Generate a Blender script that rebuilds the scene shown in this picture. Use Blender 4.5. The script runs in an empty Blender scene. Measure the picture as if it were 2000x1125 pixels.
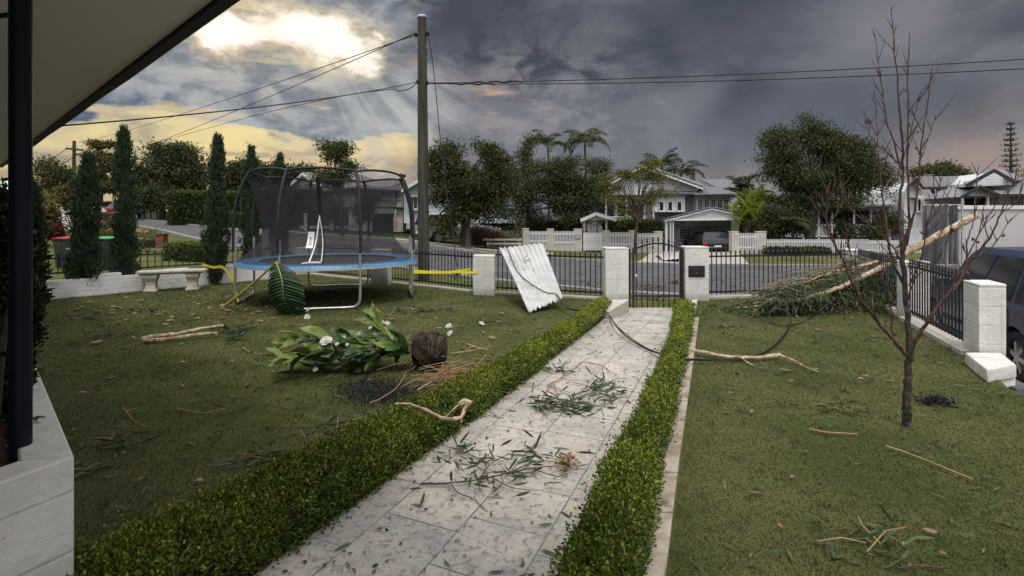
import bpy, math, random
import numpy as np
from mathutils import Vector, Matrix

random.seed(7)
RNG = np.random.default_rng(11)
R = math.radians
scene = bpy.context.scene
COL = scene.collection

# ------------------------------------------------------------------ camera
F, EYE, HZ = 1000.0, 1.5, 428.0          # focal length in px of a 2000 px frame, eye height, horizon row
cam_d = bpy.data.cameras.new('camera')
cam = bpy.data.objects.new('camera', cam_d)
COL.objects.link(cam)
cam.location = (0, 0, EYE)
cam.rotation_euler = (R(90), 0, 0)
cam_d.sensor_width = 36.0
cam_d.lens = 36.0 * F / 2000.0
cam_d.shift_y = -(562.5 - HZ) / 2000.0
cam_d.clip_start = 0.05
cam_d.clip_end = 4000
scene.camera = cam
scene.view_settings.view_transform = 'Standard'
scene.view_settings.look = 'None'
scene.view_settings.exposure = 0.0
scene.view_settings.gamma = 1.0
scene.render.resolution_x = 1024
scene.render.resolution_y = 576


def at(px, py, Y):
    return Vector(((px - 1000) / F * Y, Y, EYE - (py - HZ) / F * Y))


def gr(px, py, z=0.0):
    Y = (EYE - z) * F / (py - HZ)
    return Vector(((px - 1000) / F * Y, Y, z))


# ------------------------------------------------------------------ node helper
class NT:
    def __init__(self, tree):
        self.t = tree
        self.n = tree.nodes
        self.l = tree.links

    def node(self, typ, **kw):
        nd = self.n.new(typ)
        for k, v in kw.items():
            setattr(nd, k, v)
        return nd

    def put(self, sock, v):
        if hasattr(v, 'is_output') or isinstance(v, bpy.types.NodeSocket):
            self.l.new(v, sock)
        else:
            if sock.type == 'RGBA' and not hasattr(v, '__len__'):
                v = (v, v, v, 1)
            elif sock.type == 'RGBA' and len(v) == 3:
                v = (*v, 1)
            sock.default_value = v

    def m(self, op, a, b=0.0, c=0.0, clamp=False):
        nd = self.node('ShaderNodeMath', operation=op)
        nd.use_clamp = clamp
        self.put(nd.inputs[0], a)
        self.put(nd.inputs[1], b)
        self.put(nd.inputs[2], c)
        return nd.outputs[0]

    def mix(self, f, a, b, blend='MIX'):
        nd = self.node('ShaderNodeMixRGB', blend_type=blend)
        self.put(nd.inputs[0], f)
        self.put(nd.inputs[1], a)
        self.put(nd.inputs[2], b)
        return nd.outputs[0]

    def ss(self, x, a, b):
        nd = self.node('ShaderNodeMapRange', interpolation_type='SMOOTHSTEP')
        self.put(nd.inputs[0], x)
        nd.inputs[1].default_value = a
        nd.inputs[2].default_value = b
        nd.inputs[3].default_value = 0
        nd.inputs[4].default_value = 1
        if a > b:
            nd.inputs[1].default_value = b
            nd.inputs[2].default_value = a
            nd.inputs[3].default_value = 1
            nd.inputs[4].default_value = 0
        return nd.outputs[0]

    def noise(self, vec, scale, detail=4, rough=0.55, dist=0.0, col=False):
        nd = self.node('ShaderNodeTexNoise')
        if vec is not None:
            self.put(nd.inputs['Vector'], vec)
        nd.inputs['Scale'].default_value = scale
        nd.inputs['Detail'].default_value = detail
        nd.inputs['Roughness'].default_value = rough
        nd.inputs['Distortion'].default_value = dist
        return nd.outputs[1 if col else 0]

    def xyz(self, x, y, z):
        nd = self.node('ShaderNodeCombineXYZ')
        self.put(nd.inputs[0], x)
        self.put(nd.inputs[1], y)
        self.put(nd.inputs[2], z)
        return nd.outputs[0]

    def map(self, vec, loc=(0, 0, 0), rot=(0, 0, 0), sc=(1, 1, 1)):
        nd = self.node('ShaderNodeMapping')
        self.put(nd.inputs[0], vec)
        nd.inputs[1].default_value = loc
        nd.inputs[2].default_value = rot
        nd.inputs[3].default_value = sc
        return nd.outputs[0]


# ------------------------------------------------------------------ world: storm sky
SUN_EL, SUN_AZ = 64.0, 170.0             # degrees; azimuth clockwise from +Y: high behind the camera
world = bpy.data.worlds.new('World')
scene.world = world
world.use_nodes = True
wt = world.node_tree
wt.nodes.clear()
S = NT(wt)
out = S.node('ShaderNodeOutputWorld')
bg = S.node('ShaderNodeBackground')
S.l.new(bg.outputs[0], out.inputs[0])
sky = S.node('ShaderNodeTexSky', sky_type='NISHITA')
sky.sun_disc = False
sky.sun_elevation = R(SUN_EL)
sky.sun_rotation = R(SUN_AZ)
tc = S.node('ShaderNodeTexCoord')
sep = S.node('ShaderNodeSeparateXYZ')
S.l.new(tc.outputs['Generated'], sep.inputs[0])
dx, dy, dz = sep.outputs
az = S.m('MULTIPLY', S.m('ARCTAN2', dx, dy), 57.29578)          # degrees
el = S.m('MULTIPLY', S.m('ARCSINE', dz), 57.29578)
warp = S.noise(S.xyz(S.m('MULTIPLY', az, .05), S.m('MULTIPLY', el, .09), 0.0), 1.6, 6, .6, 0, True)
wsep = S.node('ShaderNodeSeparateXYZ')
S.l.new(warp, wsep.inputs[0])
waz = S.m('ADD', az, S.m('MULTIPLY', S.m('SUBTRACT', wsep.outputs[0], .5), 16.0))
wel = S.m('ADD', el, S.m('MULTIPLY', S.m('SUBTRACT', wsep.outputs[1], .5), 9.0))


def blob(a, e, ra, re, power=1.0):
    p = S.m('POWER', S.m('ABSOLUTE', S.m('DIVIDE', S.m('SUBTRACT', waz, a), ra)), 2.0)
    q = S.m('POWER', S.m('ABSOLUTE', S.m('DIVIDE', S.m('SUBTRACT', wel, e), re)), 2.0)
    return S.m('EXPONENT', S.m('MULTIPLY', S.m('ADD', p, q), -power))


def cl(*c):
    return (*[((x / 255 + .055) / 1.055) ** 2.4 for x in c], 1)


cA = S.noise(S.xyz(S.m('MULTIPLY', az, .045), S.m('MULTIPLY', el, .085), 3.1), 1.5, 9, .52, .35)
cB = S.noise(S.xyz(S.m('MULTIPLY', az, .06), S.m('MULTIPLY', el, .26), 7.7), 1.3, 8, .58, .5)
cD = S.noise(S.xyz(S.m('MULTIPLY', az, .11), S.m('MULTIPLY', el, .17), 9.4), 1.6, 9, .58, .4)
cC = S.noise(S.xyz(S.m('MULTIPLY', az, .16), S.m('MULTIPLY', el, .025), 1.3), 1.2, 5, .5, .25)
# storm mass, darker on top, paler curtains of rain lower down
storm = S.mix(S.ss(cA, .38, .62), cl(68, 71, 81), cl(120, 120, 127))
rain = S.mix(S.ss(cC, .38, .68), cl(92, 95, 104), cl(136, 135, 139))
storm = S.mix(S.m('MULTIPLY', S.ss(wel, 15, 3), .75), storm, rain)
storm = S.mix(S.m('MULTIPLY', blob(-6, 21, 13, 5), .75), storm, cl(70, 72, 84))
storm = S.mix(S.m('MULTIPLY', blob(24, 21, 12, 7), .85), storm, cl(58, 63, 76))
storm = S.mix(S.m('MULTIPLY', blob(37, 15.5, 8, 5), .7), storm, cl(132, 131, 136))
storm = S.mix(S.m('MULTIPLY', blob(30, 8, 14, 4), .6), storm, cl(92, 97, 110))
storm = S.mix(S.m('MULTIPLY', S.ss(el, 7, 0), S.m('MULTIPLY', S.ss(az, 15, 30), .55)), storm, cl(158, 142, 138))
storm = S.mix(S.m('MULTIPLY', blob(43, 4, 6, 3), .55), storm, cl(190, 160, 140))
storm = S.mix(S.m('MULTIPLY', S.m('MULTIPLY', blob(-1, 12.5, 4, 1.8, 1.2), S.ss(cB, .42, .6)), .8), storm, cl(236, 196, 160))
# warm broken sky on the left
lit = S.mix(S.ss(el, 1, 11), cl(224, 184, 118), cl(246, 228, 166))
lit = S.mix(S.m('MULTIPLY', S.ss(az, -26, -40), .55), lit, cl(196, 184, 152))
lit = S.mix(S.m('MULTIPLY', blob(-10, 5, 6, 3.5), .5), lit, cl(214, 168, 128))
grey = S.mix(S.ss(cD, .36, .66), cl(88, 98, 117), cl(164, 171, 178))
grey = S.mix(S.m('MULTIPLY', blob(-15.5, 9.5, 5, 5), .45), grey, cl(176, 178, 172))
cover = S.m('ADD', S.ss(wel, 6.5, 11.5), S.m('MULTIPLY', S.m('SUBTRACT', cB, .52), 2.6), clamp=True)
cover = S.m('ADD', cover, S.m('MULTIPLY', blob(-19, 9, 9, 1.5), .9), clamp=True)
cover = S.ss(cover, .18, .82)
rim = S.m('MULTIPLY', S.m('MULTIPLY', cover, S.m('SUBTRACT', 1.0, cover)), 4.0)
left = S.mix(cover, lit, grey)
left = S.mix(S.m('MULTIPLY', rim, .35), left, cl(255, 226, 170))
hole = S.m('ADD', blob(-22.8, 19.4, 7.4, 3.9, .9), S.m('ADD', S.m('MULTIPLY', blob(-15.2, 17.6, 3.4, 1.8), .8),
         S.m('MULTIPLY', blob(-30, 18.2, 4.2, 2.6), .55)), clamp=True)
hole = S.ss(S.m('ADD', hole, S.m('MULTIPLY', S.m('SUBTRACT', cD, .5), 1.35)), .24, 1.0)
left = S.mix(S.m('MULTIPLY', blob(-25, 13, 15, 8, 1.2), S.m('MULTIPLY', S.ss(cD, .42, .60), .38)), left, cl(206, 198, 180))
lit2 = S.noise(S.xyz(S.m('MULTIPLY', az, .09), S.m('MULTIPLY', el, .34), 2.2), 1.5, 8, .6, .6)
left = S.mix(S.m('MULTIPLY', S.m('MULTIPLY', S.ss(lit2, .47, .66), S.m('SUBTRACT', 1.0, S.m('MAXIMUM', hole, cover))), .72), left, cl(156, 146, 132))
left = S.mix(S.m('MULTIPLY', S.m('MULTIPLY', S.ss(lit2, .50, .36), S.m('SUBTRACT', 1.0, cover)), .6), left, cl(250, 224, 156))
left = S.mix(S.m('MULTIPLY', blob(-22, 18, 10, 6, 1.2), .45), left, cl(206, 200, 184))
storm = S.mix(S.m('MULTIPLY', S.m('MULTIPLY', blob(3, 12.5, 10, 7), S.ss(cD, .40, .58)), .85), storm, cl(146, 145, 148))
storm = S.mix(S.m('MULTIPLY', S.ss(el, 9, 1), .38), storm, cl(142, 137, 142))
lm = S.ss(S.m('ADD', waz, S.m('MULTIPLY', S.ss(el, 12, 22), 1.0)), -7, -14)
left = S.mix(hole, left, S.mix(S.ss(hole, .35, .95), (1.0, .78, .46, 1), (1.35, 1.22, 1.02, 1)))
front = S.mix(lm, storm, left)
# crepuscular shafts fanning down from the gap
fan = S.m('ARCTAN2', S.m('SUBTRACT', az, -22.5), S.m('SUBTRACT', 22.0, el))
shaft = S.noise(S.xyz(S.m('MULTIPLY', fan, 5.5), 0.0, 4.0), 1.0, 3, .5)
sm = S.m('MULTIPLY', S.m('ADD', S.m('MULTIPLY', S.ss(shaft, .46, .56), .80), .22), S.m('MULTIPLY', blob(-13.0, 10.8, 6.5, 5.5), .90))
front = S.mix(sm, front, cl(190, 191, 186))
# unseen overcast overhead and behind, brightened past the visible sky to light the yard
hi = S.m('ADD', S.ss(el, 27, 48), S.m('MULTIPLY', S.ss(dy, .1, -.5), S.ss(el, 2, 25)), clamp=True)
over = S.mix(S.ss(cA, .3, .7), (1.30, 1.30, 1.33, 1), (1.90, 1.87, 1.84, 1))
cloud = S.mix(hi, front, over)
nis = S.mix(1.0, sky.outputs[0], (.10, .10, .10, 1), 'MULTIPLY')
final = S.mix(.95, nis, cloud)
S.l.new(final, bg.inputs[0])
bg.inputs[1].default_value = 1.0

sun_d = bpy.data.lights.new('sun', 'SUN')
sun_d.energy = 1.8
sun_d.angle = R(14)
sun_d.color = (1.0, .95, .87)
sun = bpy.data.objects.new('sun', sun_d)
COL.objects.link(sun)
_a, _e = R(SUN_AZ), R(SUN_EL)
_to = Vector((math.sin(_a) * math.cos(_e), math.cos(_a) * math.cos(_e), math.sin(_e)))
sun.rotation_euler = (-_to).to_track_quat('-Z', 'Y').to_euler()
sun.location = (-20, -20, 30)


# ------------------------------------------------------------------ materials
def mat(name, c1, c2=None, scale=6.0, rough=.8, bump=0.0, bscale=40.0, metal=0.0, spec=.3, island=0.0,
        trans=0.0, detail=5, stretch=(1, 1, 1), contrast=(.35, .65), c3=None, scale3=1.0, boards=None, ribs=None,
        courses=None, grime=False):
    ma = bpy.data.materials.new(name)
    ma.use_nodes = True
    t = NT(ma.node_tree)
    b = ma.node_tree.nodes['Principled BSDF']
    b.inputs['Roughness'].default_value = rough
    b.inputs['Metallic'].default_value = metal
    b.inputs['Specular IOR Level'].default_value = spec
    co = t.node('ShaderNodeTexCoord').outputs['Object']
    v = t.map(co, sc=stretch)
    col = (*c1, 1)
    if c2 is not None:
        n = t.noise(v, scale, detail, .6)
        f = t.ss(n, *contrast)
        if island:
            g = t.node('ShaderNodeNewGeometry')
            f = t.m('ADD', t.m('MULTIPLY', g.outputs['Random Per Island'], island), t.m('MULTIPLY', f, 1 - island))
        col = t.mix(f, c1, c2)
    if c3 is not None:
        n3 = t.noise(v, scale3, 6, .65)
        col = t.mix(t.ss(n3, .56, .70), col, c3)
    if grime:
        sg_ = t.node('ShaderNodeSeparateXYZ')
        t.l.new(co, sg_.inputs[0])
        zz = t.m('SUBTRACT', sg_.outputs[2], t.m('MULTIPLY', t.noise(co, 7.0, 6, .7), .26))
        col = t.mix(t.m('MULTIPLY', t.ss(zz, .06, -.10), .62), col, (.27, .235, .165, 1))
        stv = t.xyz(t.m('MULTIPLY', sg_.outputs[0], 17), t.m('MULTIPLY', sg_.outputs[1], 17), t.m('MULTIPLY', sg_.outputs[2], 1.3))
        col = t.mix(t.m('MULTIPLY', t.ss(t.noise(stv, 1.0, 4, .6), .54, .74), .42), col, (.40, .385, .35, 1))
        chip = t.ss(t.noise(co, 34, 3, .6), .68, .71)
        col = t.mix(t.m('MULTIPLY', chip, .6), col, (.33, .30, .26, 1))
    t.put(b.inputs['Base Color'], col)
    h = None
    if bump:
        h = t.m('MULTIPLY', t.noise(v, bscale, 6, .6), bump)
    if boards:
        sp = t.node('ShaderNodeSeparateXYZ')
        t.l.new(co, sp.inputs[0])
        fr = t.m('FRACT', t.m('DIVIDE', sp.outputs[2], boards))
        hb = t.m('MULTIPLY', t.m('SUBTRACT', 1.0, fr), boards * .16)
        h = hb if h is None else t.m('ADD', h, hb)
        dk = t.m('MULTIPLY', t.ss(fr, .90, .97), .55)
        t.put(b.inputs['Base Color'], t.mix(dk, col, tuple(.35 * x for x in c1)))
    if courses:
        sp = t.node('ShaderNodeSeparateXYZ')
        t.l.new(co, sp.inputs[0])
        wob = t.m('MULTIPLY', t.noise(co, 3.0, 3), .012)
        fr = t.m('FRACT', t.m('DIVIDE', t.m('ADD', sp.outputs[2], wob), courses))
        gv = t.ss(t.m('ABSOLUTE', t.m('SUBTRACT', fr, .5)), .5 - .008 / courses, .5 - .002 / courses)
        t.put(b.inputs['Base Color'], t.mix(t.m('MULTIPLY', gv, .20), col, tuple(.45 * x for x in c1)))
        hb = t.m('MULTIPLY', gv, -.0022)
        h = hb if h is None else t.m('ADD', h, hb)
    if ribs:
        sp = t.node('ShaderNodeSeparateXYZ')
        t.l.new(co, sp.inputs[0])
        wv = t.m('SINE', t.m('MULTIPLY', t.m('ADD', sp.outputs[0], t.m('MULTIPLY', sp.outputs[1], .35)), 6.2832 / ribs))
        hb = t.m('MULTIPLY', wv, ribs * .12)
        h = hb if h is None else t.m('ADD', h, hb)
    if h is not None:
        bp = t.node('ShaderNodeBump')
        bp.inputs['Strength'].default_value = 1.0
        bp.inputs['Distance'].default_value = 1.0
        t.l.new(h, bp.inputs['Height'])
        t.l.new(bp.outputs[0], b.inputs['Normal'])
    if trans:
        tr = t.node('ShaderNodeBsdfTranslucent')
        t.put(tr.inputs[0], col)
        mx = t.node('ShaderNodeMixShader')
        mx.inputs[0].default_value = trans
        t.l.new(b.outputs[0], mx.inputs[1])
        t.l.new(tr.outputs[0], mx.inputs[2])
        o = [n for n in ma.node_tree.nodes if n.type == 'OUTPUT_MATERIAL'][0]
        t.l.new(mx.outputs[0], o.inputs[0])
    return ma


def leafmat(name, c1, c2, rough=.5, island=.75, trans=.2):
    return mat(name, c1, c2, scale=1.2, rough=rough, island=island, trans=trans, spec=.35)


M = {}
M['lawn'] = mat('lawn', (.055, .069, .022), (.098, .098, .038), scale=1.1, rough=.95, bump=.012, bscale=60, spec=.1,
                detail=9, c3=(.052, .060, .024), scale3=14)
M['blade'] = mat('blade', (.050, .063, .020), (.108, .107, .043), scale=5.5, rough=.8, island=.28, trans=.32, detail=8, contrast=(.34, .68), spec=.2,
                 c3=(.125, .105, .050), scale3=1.1)
M['yard'] = mat('yard', (.022, .027, .012), (.050, .052, .026), scale=.9, rough=.95, bump=.02, bscale=30, spec=.1, detail=9)
M['verge'] = mat('verge', (.060, .078, .022), (.115, .115, .042), scale=.9, rough=.95, bump=.02, bscale=30, spec=.1, detail=9)
M['road'] = mat('road', (.062, .064, .070), (.095, .096, .102), scale=1.3, rough=.75, bump=.004, bscale=120, spec=.3, detail=10)
M['concrete'] = mat('concrete', (.30, .27, .24), (.42, .39, .35), scale=2.5, rough=.9, bump=.003, bscale=60, detail=9)
M['kerb'] = mat('kerb', (.17, .17, .17), (.26, .25, .24), scale=3, rough=.9, bump=.004, bscale=40)
M['white_block'] = mat('white_block', (.57, .56, .54), (.67, .66, .635), scale=4, rough=.6, bump=.010, bscale=16, detail=9,
                       c3=(.46, .435, .39), scale3=2.6, courses=.2, grime=True)
M['white_brick'] = mat('white_brick', (.60, .60, .60), (.70, .70, .69), scale=4, rough=.65, bump=.008, bscale=22, detail=9,
                       c3=(.48, .47, .44), scale3=2.6, courses=.088)
M['white_paint'] = mat('white_paint', (.62, .62, .64), (.74, .74, .75), scale=2, rough=.6)
M['cream'] = mat('cream', (.42, .39, .35), (.52, .49, .45), scale=2, rough=.8, bump=.003)
M['black_steel'] = mat('black_steel', (.012, .012, .016), (.022, .022, .028), scale=9, rough=.42, spec=.5)
M['soil'] = mat('soil', (.012, .009, .007), (.035, .025, .018), scale=30, rough=1, bump=.02, bscale=60)
M['bark_mulch'] = mat('bark_mulch', (.04, .02, .012), (.11, .055, .03), scale=28, rough=.95, bump=.03, bscale=45)
M['bark'] = mat('bark', (.032, .027, .022), (.085, .072, .060), scale=7, rough=.95, bump=.02, bscale=18, stretch=(1, 1, .25))
M['pale_bark'] = mat('pale_bark', (.25, .17, .105), (.55, .44, .32), scale=15, rough=.8, bump=.012, bscale=24,
                     c3=(.13, .075, .045), scale3=13)
M['red_bark'] = mat('red_bark', (.056, .030, .026), (.115, .058, .050), scale=12, rough=.75, bump=.006, bscale=30,
                    c3=(.20, .17, .165), scale3=9)
M['stone'] = mat('stone', (.40, .365, .31), (.52, .48, .42), scale=6, rough=.85, bump=.006, bscale=40, c3=(.30, .27, .22), scale3=3)
M['sapling_bark'] = mat('sapling_bark', (.026, .020, .018), (.070, .050, .043), scale=14, rough=.85, bump=.010, bscale=34,
                        c3=(.27, .25, .24), scale3=10)
M['pole_wood'] = mat('pole_wood', (.034, .034, .025), (.070, .067, .050), scale=10, rough=.95, bump=.012, bscale=30, stretch=(1, 1, .06))
M['cable'] = mat('cable', (.010, .010, .014), rough=.5, spec=.4)
M['galv'] = mat('galv', (.44, .45, .47), (.58, .59, .61), scale=5, rough=.38, metal=.7, spec=.5)
M['sheet'] = mat('sheet', (.40, .41, .41), (.50, .505, .50), scale=3, rough=.5, spec=.4, c3=(.36, .365, .36), scale3=2.2, bump=.004, bscale=9)
M['foam_grey'] = mat('foam_grey', (.018, .018, .021), (.028, .028, .032), scale=5, rough=.6)
M['tramp_mat'] = mat('tramp_mat', (.018, .018, .022), (.026, .026, .03), scale=9, rough=.55)
M['tramp_blue'] = mat('tramp_blue', (.040, .165, .320), (.070, .225, .410), scale=5, rough=.42, bump=.02, bscale=5, spec=.5)
M['white_plastic'] = mat('white_plastic', (.72, .72, .74), (.8, .8, .82), scale=4, rough=.5)
M['yellow_tape'] = mat('yellow_tape', (.72, .60, .02), (.80, .70, .04), scale=12, rough=.45)
M['box_leaf'] = mat('box_leaf', (.030, .060, .009), (.120, .172, .022), scale=1.2, rough=.45, island=.75, trans=.2, spec=.35, c3=(.024, .046, .010), scale3=4.2)
M['box_new'] = leafmat('box_new', (.12, .17, .018), (.29, .31, .035), rough=.45)
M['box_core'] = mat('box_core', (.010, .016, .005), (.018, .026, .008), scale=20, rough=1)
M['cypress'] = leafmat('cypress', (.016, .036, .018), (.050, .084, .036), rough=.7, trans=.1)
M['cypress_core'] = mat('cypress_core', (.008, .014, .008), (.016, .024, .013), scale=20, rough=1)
M['tree_dark'] = leafmat('tree_dark', (.024, .037, .014), (.068, .090, .032), trans=.3)
M['tree_mid'] = leafmat('tree_mid', (.036, .052, .015), (.098, .118, .036), trans=.3)
M['tree_olive'] = leafmat('tree_olive', (.050, .056, .014), (.125, .120, .034))
M['tree_yellow'] = leafmat('tree_yellow', (.070, .080, .012), (.210, .190, .030))
M['tree_lime'] = leafmat('tree_lime', (.13, .19, .02), (.34, .38, .06), trans=.3)
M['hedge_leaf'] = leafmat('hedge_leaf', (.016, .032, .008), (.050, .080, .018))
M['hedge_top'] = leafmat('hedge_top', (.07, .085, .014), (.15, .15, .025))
M['red_leaf'] = leafmat('red_leaf', (.05, .010, .009), (.13, .022, .016))
M['orange_leaf'] = leafmat('orange_leaf', (.10, .05, .02), (.32, .16, .05))
M['rust_leaf'] = leafmat('rust_leaf', (.05, .022, .016), (.13, .06, .038))
M['gum_leaf'] = leafmat('gum_leaf', (.034, .066, .024), (.100, .138, .050))
M['gum_leaf_dry'] = leafmat('gum_leaf_dry', (.12, .10, .055), (.24, .19, .11))
M['gum_fresh'] = leafmat('gum_fresh', (.030, .058, .026), (.085, .125, .045))
M['dead_leaf'] = leafmat('dead_leaf', (.11, .055, .035), (.34, .21, .15), rough=.8)
M['dead_pink'] = leafmat('dead_pink', (.14, .085, .06), (.36, .26, .20), rough=.8)
M['dark_bit'] = leafmat('dark_bit', (.012, .010, .009), (.06, .045, .035), rough=.9)
M['camellia'] = leafmat('camellia', (.012, .022, .012), (.040, .062, .022), rough=.35)
M['mag_dark'] = mat('mag_dark', (.026, .062, .018), (.060, .110, .028), scale=4, rough=.32, spec=.5, island=.6, trans=.12)
M['mag_light'] = mat('mag_light', (.095, .155, .030), (.23, .30, .065), scale=4, rough=.4, spec=.4, island=.6, trans=.25)
M['petal'] = mat('petal', (.70, .69, .66), (.82, .81, .78), scale=9, rough=.7, trans=.2)
M['pink_petal'] = mat('pink_petal', (.55, .06, .14), (.70, .14, .22), scale=9, rough=.7)
M['root'] = mat('root', (.06, .042, .032), (.22, .16, .11), scale=25, rough=.95, island=.6)
M['rootball'] = mat('rootball', (.014, .010, .009), (.055, .038, .030), scale=22, rough=1, bump=.03, bscale=45)
M['grey_twig'] = mat('grey_twig', (.13, .095, .065), (.32, .25, .18), scale=14, rough=.9, island=.8)
M['straw'] = mat('straw', (.22, .13, .07), (.42, .28, .16), scale=14, rough=.85, island=.8)
M['banana'] = mat('banana', (.020, .048, .026), (.044, .088, .042), scale=3, rough=.6, spec=.2, trans=.12)
M['banana_rib'] = mat('banana_rib', (.30, .30, .06), (.38, .36, .10), scale=6, rough=.5)
M['bin_green'] = mat('bin_green', (.018, .028, .024), (.026, .036, .032), scale=6, rough=.5)
M['lid_green'] = mat('lid_green', (.05, .26, .11), (.07, .32, .14), scale=6, rough=.45)
M['lid_red'] = mat('lid_red', (.27, .025, .03), (.33, .035, .04), scale=6, rough=.45)
M['rubber'] = mat('rubber', (.012, .012, .013), (.022, .022, .024), scale=14, rough=.8)
M['glass'] = mat('glass', (.020, .022, .028), (.032, .035, .042), scale=2, rough=.08, spec=.6)
M['dim_glass'] = mat('dim_glass', (.045, .047, .055), (.065, .067, .075), scale=1, rough=.12, spec=.5)
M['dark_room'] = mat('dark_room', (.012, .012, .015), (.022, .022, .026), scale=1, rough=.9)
M['boards_grey'] = mat('boards_grey', (.34, .34, .365), (.40, .40, .425), scale=2, rough=.7, boards=.19)
M['boards_white'] = mat('boards_white', (.50, .50, .525), (.57, .57, .59), scale=2, rough=.7, boards=.19)
M['boards_blue'] = mat('boards_blue', (.38, .45, .51), (.45, .52, .57), scale=2, rough=.7, boards=.2)
M['boards_cream'] = mat('boards_cream', (.44, .40, .355), (.51, .47, .42), scale=2, rough=.75, boards=.2)
M['roof_grey'] = mat('roof_grey', (.13, .135, .155), (.18, .185, .205), scale=3, rough=.5, ribs=.3)
M['roof_pale'] = mat('roof_pale', (.20, .205, .22), (.26, .265, .28), scale=3, rough=.5, ribs=.3)
M['roof_brown'] = mat('roof_brown', (.19, .175, .165), (.25, .23, .22), scale=3, rough=.6, ribs=.3)
M['trim_dark'] = mat('trim_dark', (.022, .023, .032), (.034, .034, .044), scale=3, rough=.6)
M['trim_white'] = mat('trim_white', (.58, .58, .595), (.66, .66, .67), scale=3, rough=.6)
M['soffit'] = mat('soffit', (.80, .76, .79), (.84, .80, .83), scale=.8, rough=.7)
M['post_paint'] = mat('post_paint', (.006, .006, .014), (.010, .010, .020), scale=3, rough=.35, spec=.2)
M['shade_cloth'] = mat('shade_cloth', (.055, .06, .07), (.15, .155, .17), scale=2.2, rough=.85, bump=.05, bscale=3, stretch=(1.6, 1, .3), detail=6)
M['render_white'] = mat('render_white', (.40, .40, .415), (.45, .45, .46), scale=1.2, rough=.85, bump=.003, bscale=30)
M['brick'] = mat('brick', (.09, .04, .028), (.21, .085, .05), scale=9, rough=.9, bump=.02, bscale=12)
M['sign_yellow'] = mat('sign_yellow', (.78, .58, .01), (.85, .66, .02), scale=5, rough=.45)
M['car_navy'] = mat('car_navy', (.034, .052, .098), (.046, .066, .118), scale=2, rough=.25, spec=.6, metal=.2)
M['car_black'] = mat('car_black', (.014, .015, .02), (.02, .022, .028), scale=2, rough=.22, spec=.6)
M['car_white'] = mat('car_white', (.62, .63, .65), (.70, .70, .72), scale=2, rough=.25, spec=.6)
M['car_red'] = mat('car_red', (.13, .016, .018), (.17, .022, .024), scale=2, rough=.25, spec=.6)
M['car_blue'] = mat('car_blue', (.07, .16, .32), (.09, .2, .38), scale=2, rough=.25, spec=.6)
M['car_silver'] = mat('car_silver', (.30, .30, .31), (.36, .36, .37), scale=2, rough=.3, spec=.6, metal=.3)
M['rim'] = mat('rim', (.42, .41, .40), (.52, .51, .50), scale=6, rough=.35, metal=.7)
M['red_lamp'] = mat('red_lamp', (.42, .02, .02), (.5, .03, .03), scale=6, rough=.25)
M['amber_lamp'] = mat('amber_lamp', (.75, .25, .02), (.8, .3, .03), scale=6, rough=.25)
M['rock'] = mat('rock', (.055, .058, .068), (.12, .12, .135), scale=5, rough=.85, bump=.05, bscale=6, c3=(.22, .22, .23), scale3=3)
M['knob'] = mat('knob', (.55, .55, .56), (.62, .62, .63), scale=6, rough=.25, metal=.9)
M['bark_chip'] = mat('bark_chip', (.012, .012, .016), (.045, .04, .042), scale=8, rough=.9, island=.8)


def net_material():
    ma = bpy.data.materials.new('safety_net')
    ma.use_nodes = True
    t = NT(ma.node_tree)
    b = ma.node_tree.nodes['Principled BSDF']
    b.inputs['Base Color'].default_value = (.018, .018, .026, 1)
    b.inputs['Roughness'].default_value = .8
    tr = t.node('ShaderNodeBsdfTransparent')
    mx = t.node('ShaderNodeMixShader')
    co = t.node('ShaderNodeTexCoord').outputs['Object']
    n = t.noise(t.map(co, sc=(1, 1, .5)), 1.6, 4, .6)
    f = t.m('ADD', .46, t.m('MULTIPLY', n, .16))
    t.l.new(f, mx.inputs[0])
    t.l.new(tr.outputs[0], mx.inputs[1])
    t.l.new(b.outputs[0], mx.inputs[2])
    o = [x for x in ma.node_tree.nodes if x.type == 'OUTPUT_MATERIAL'][0]
    t.l.new(mx.outputs[0], o.inputs[0])
    return ma


M['net'] = net_material()


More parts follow.
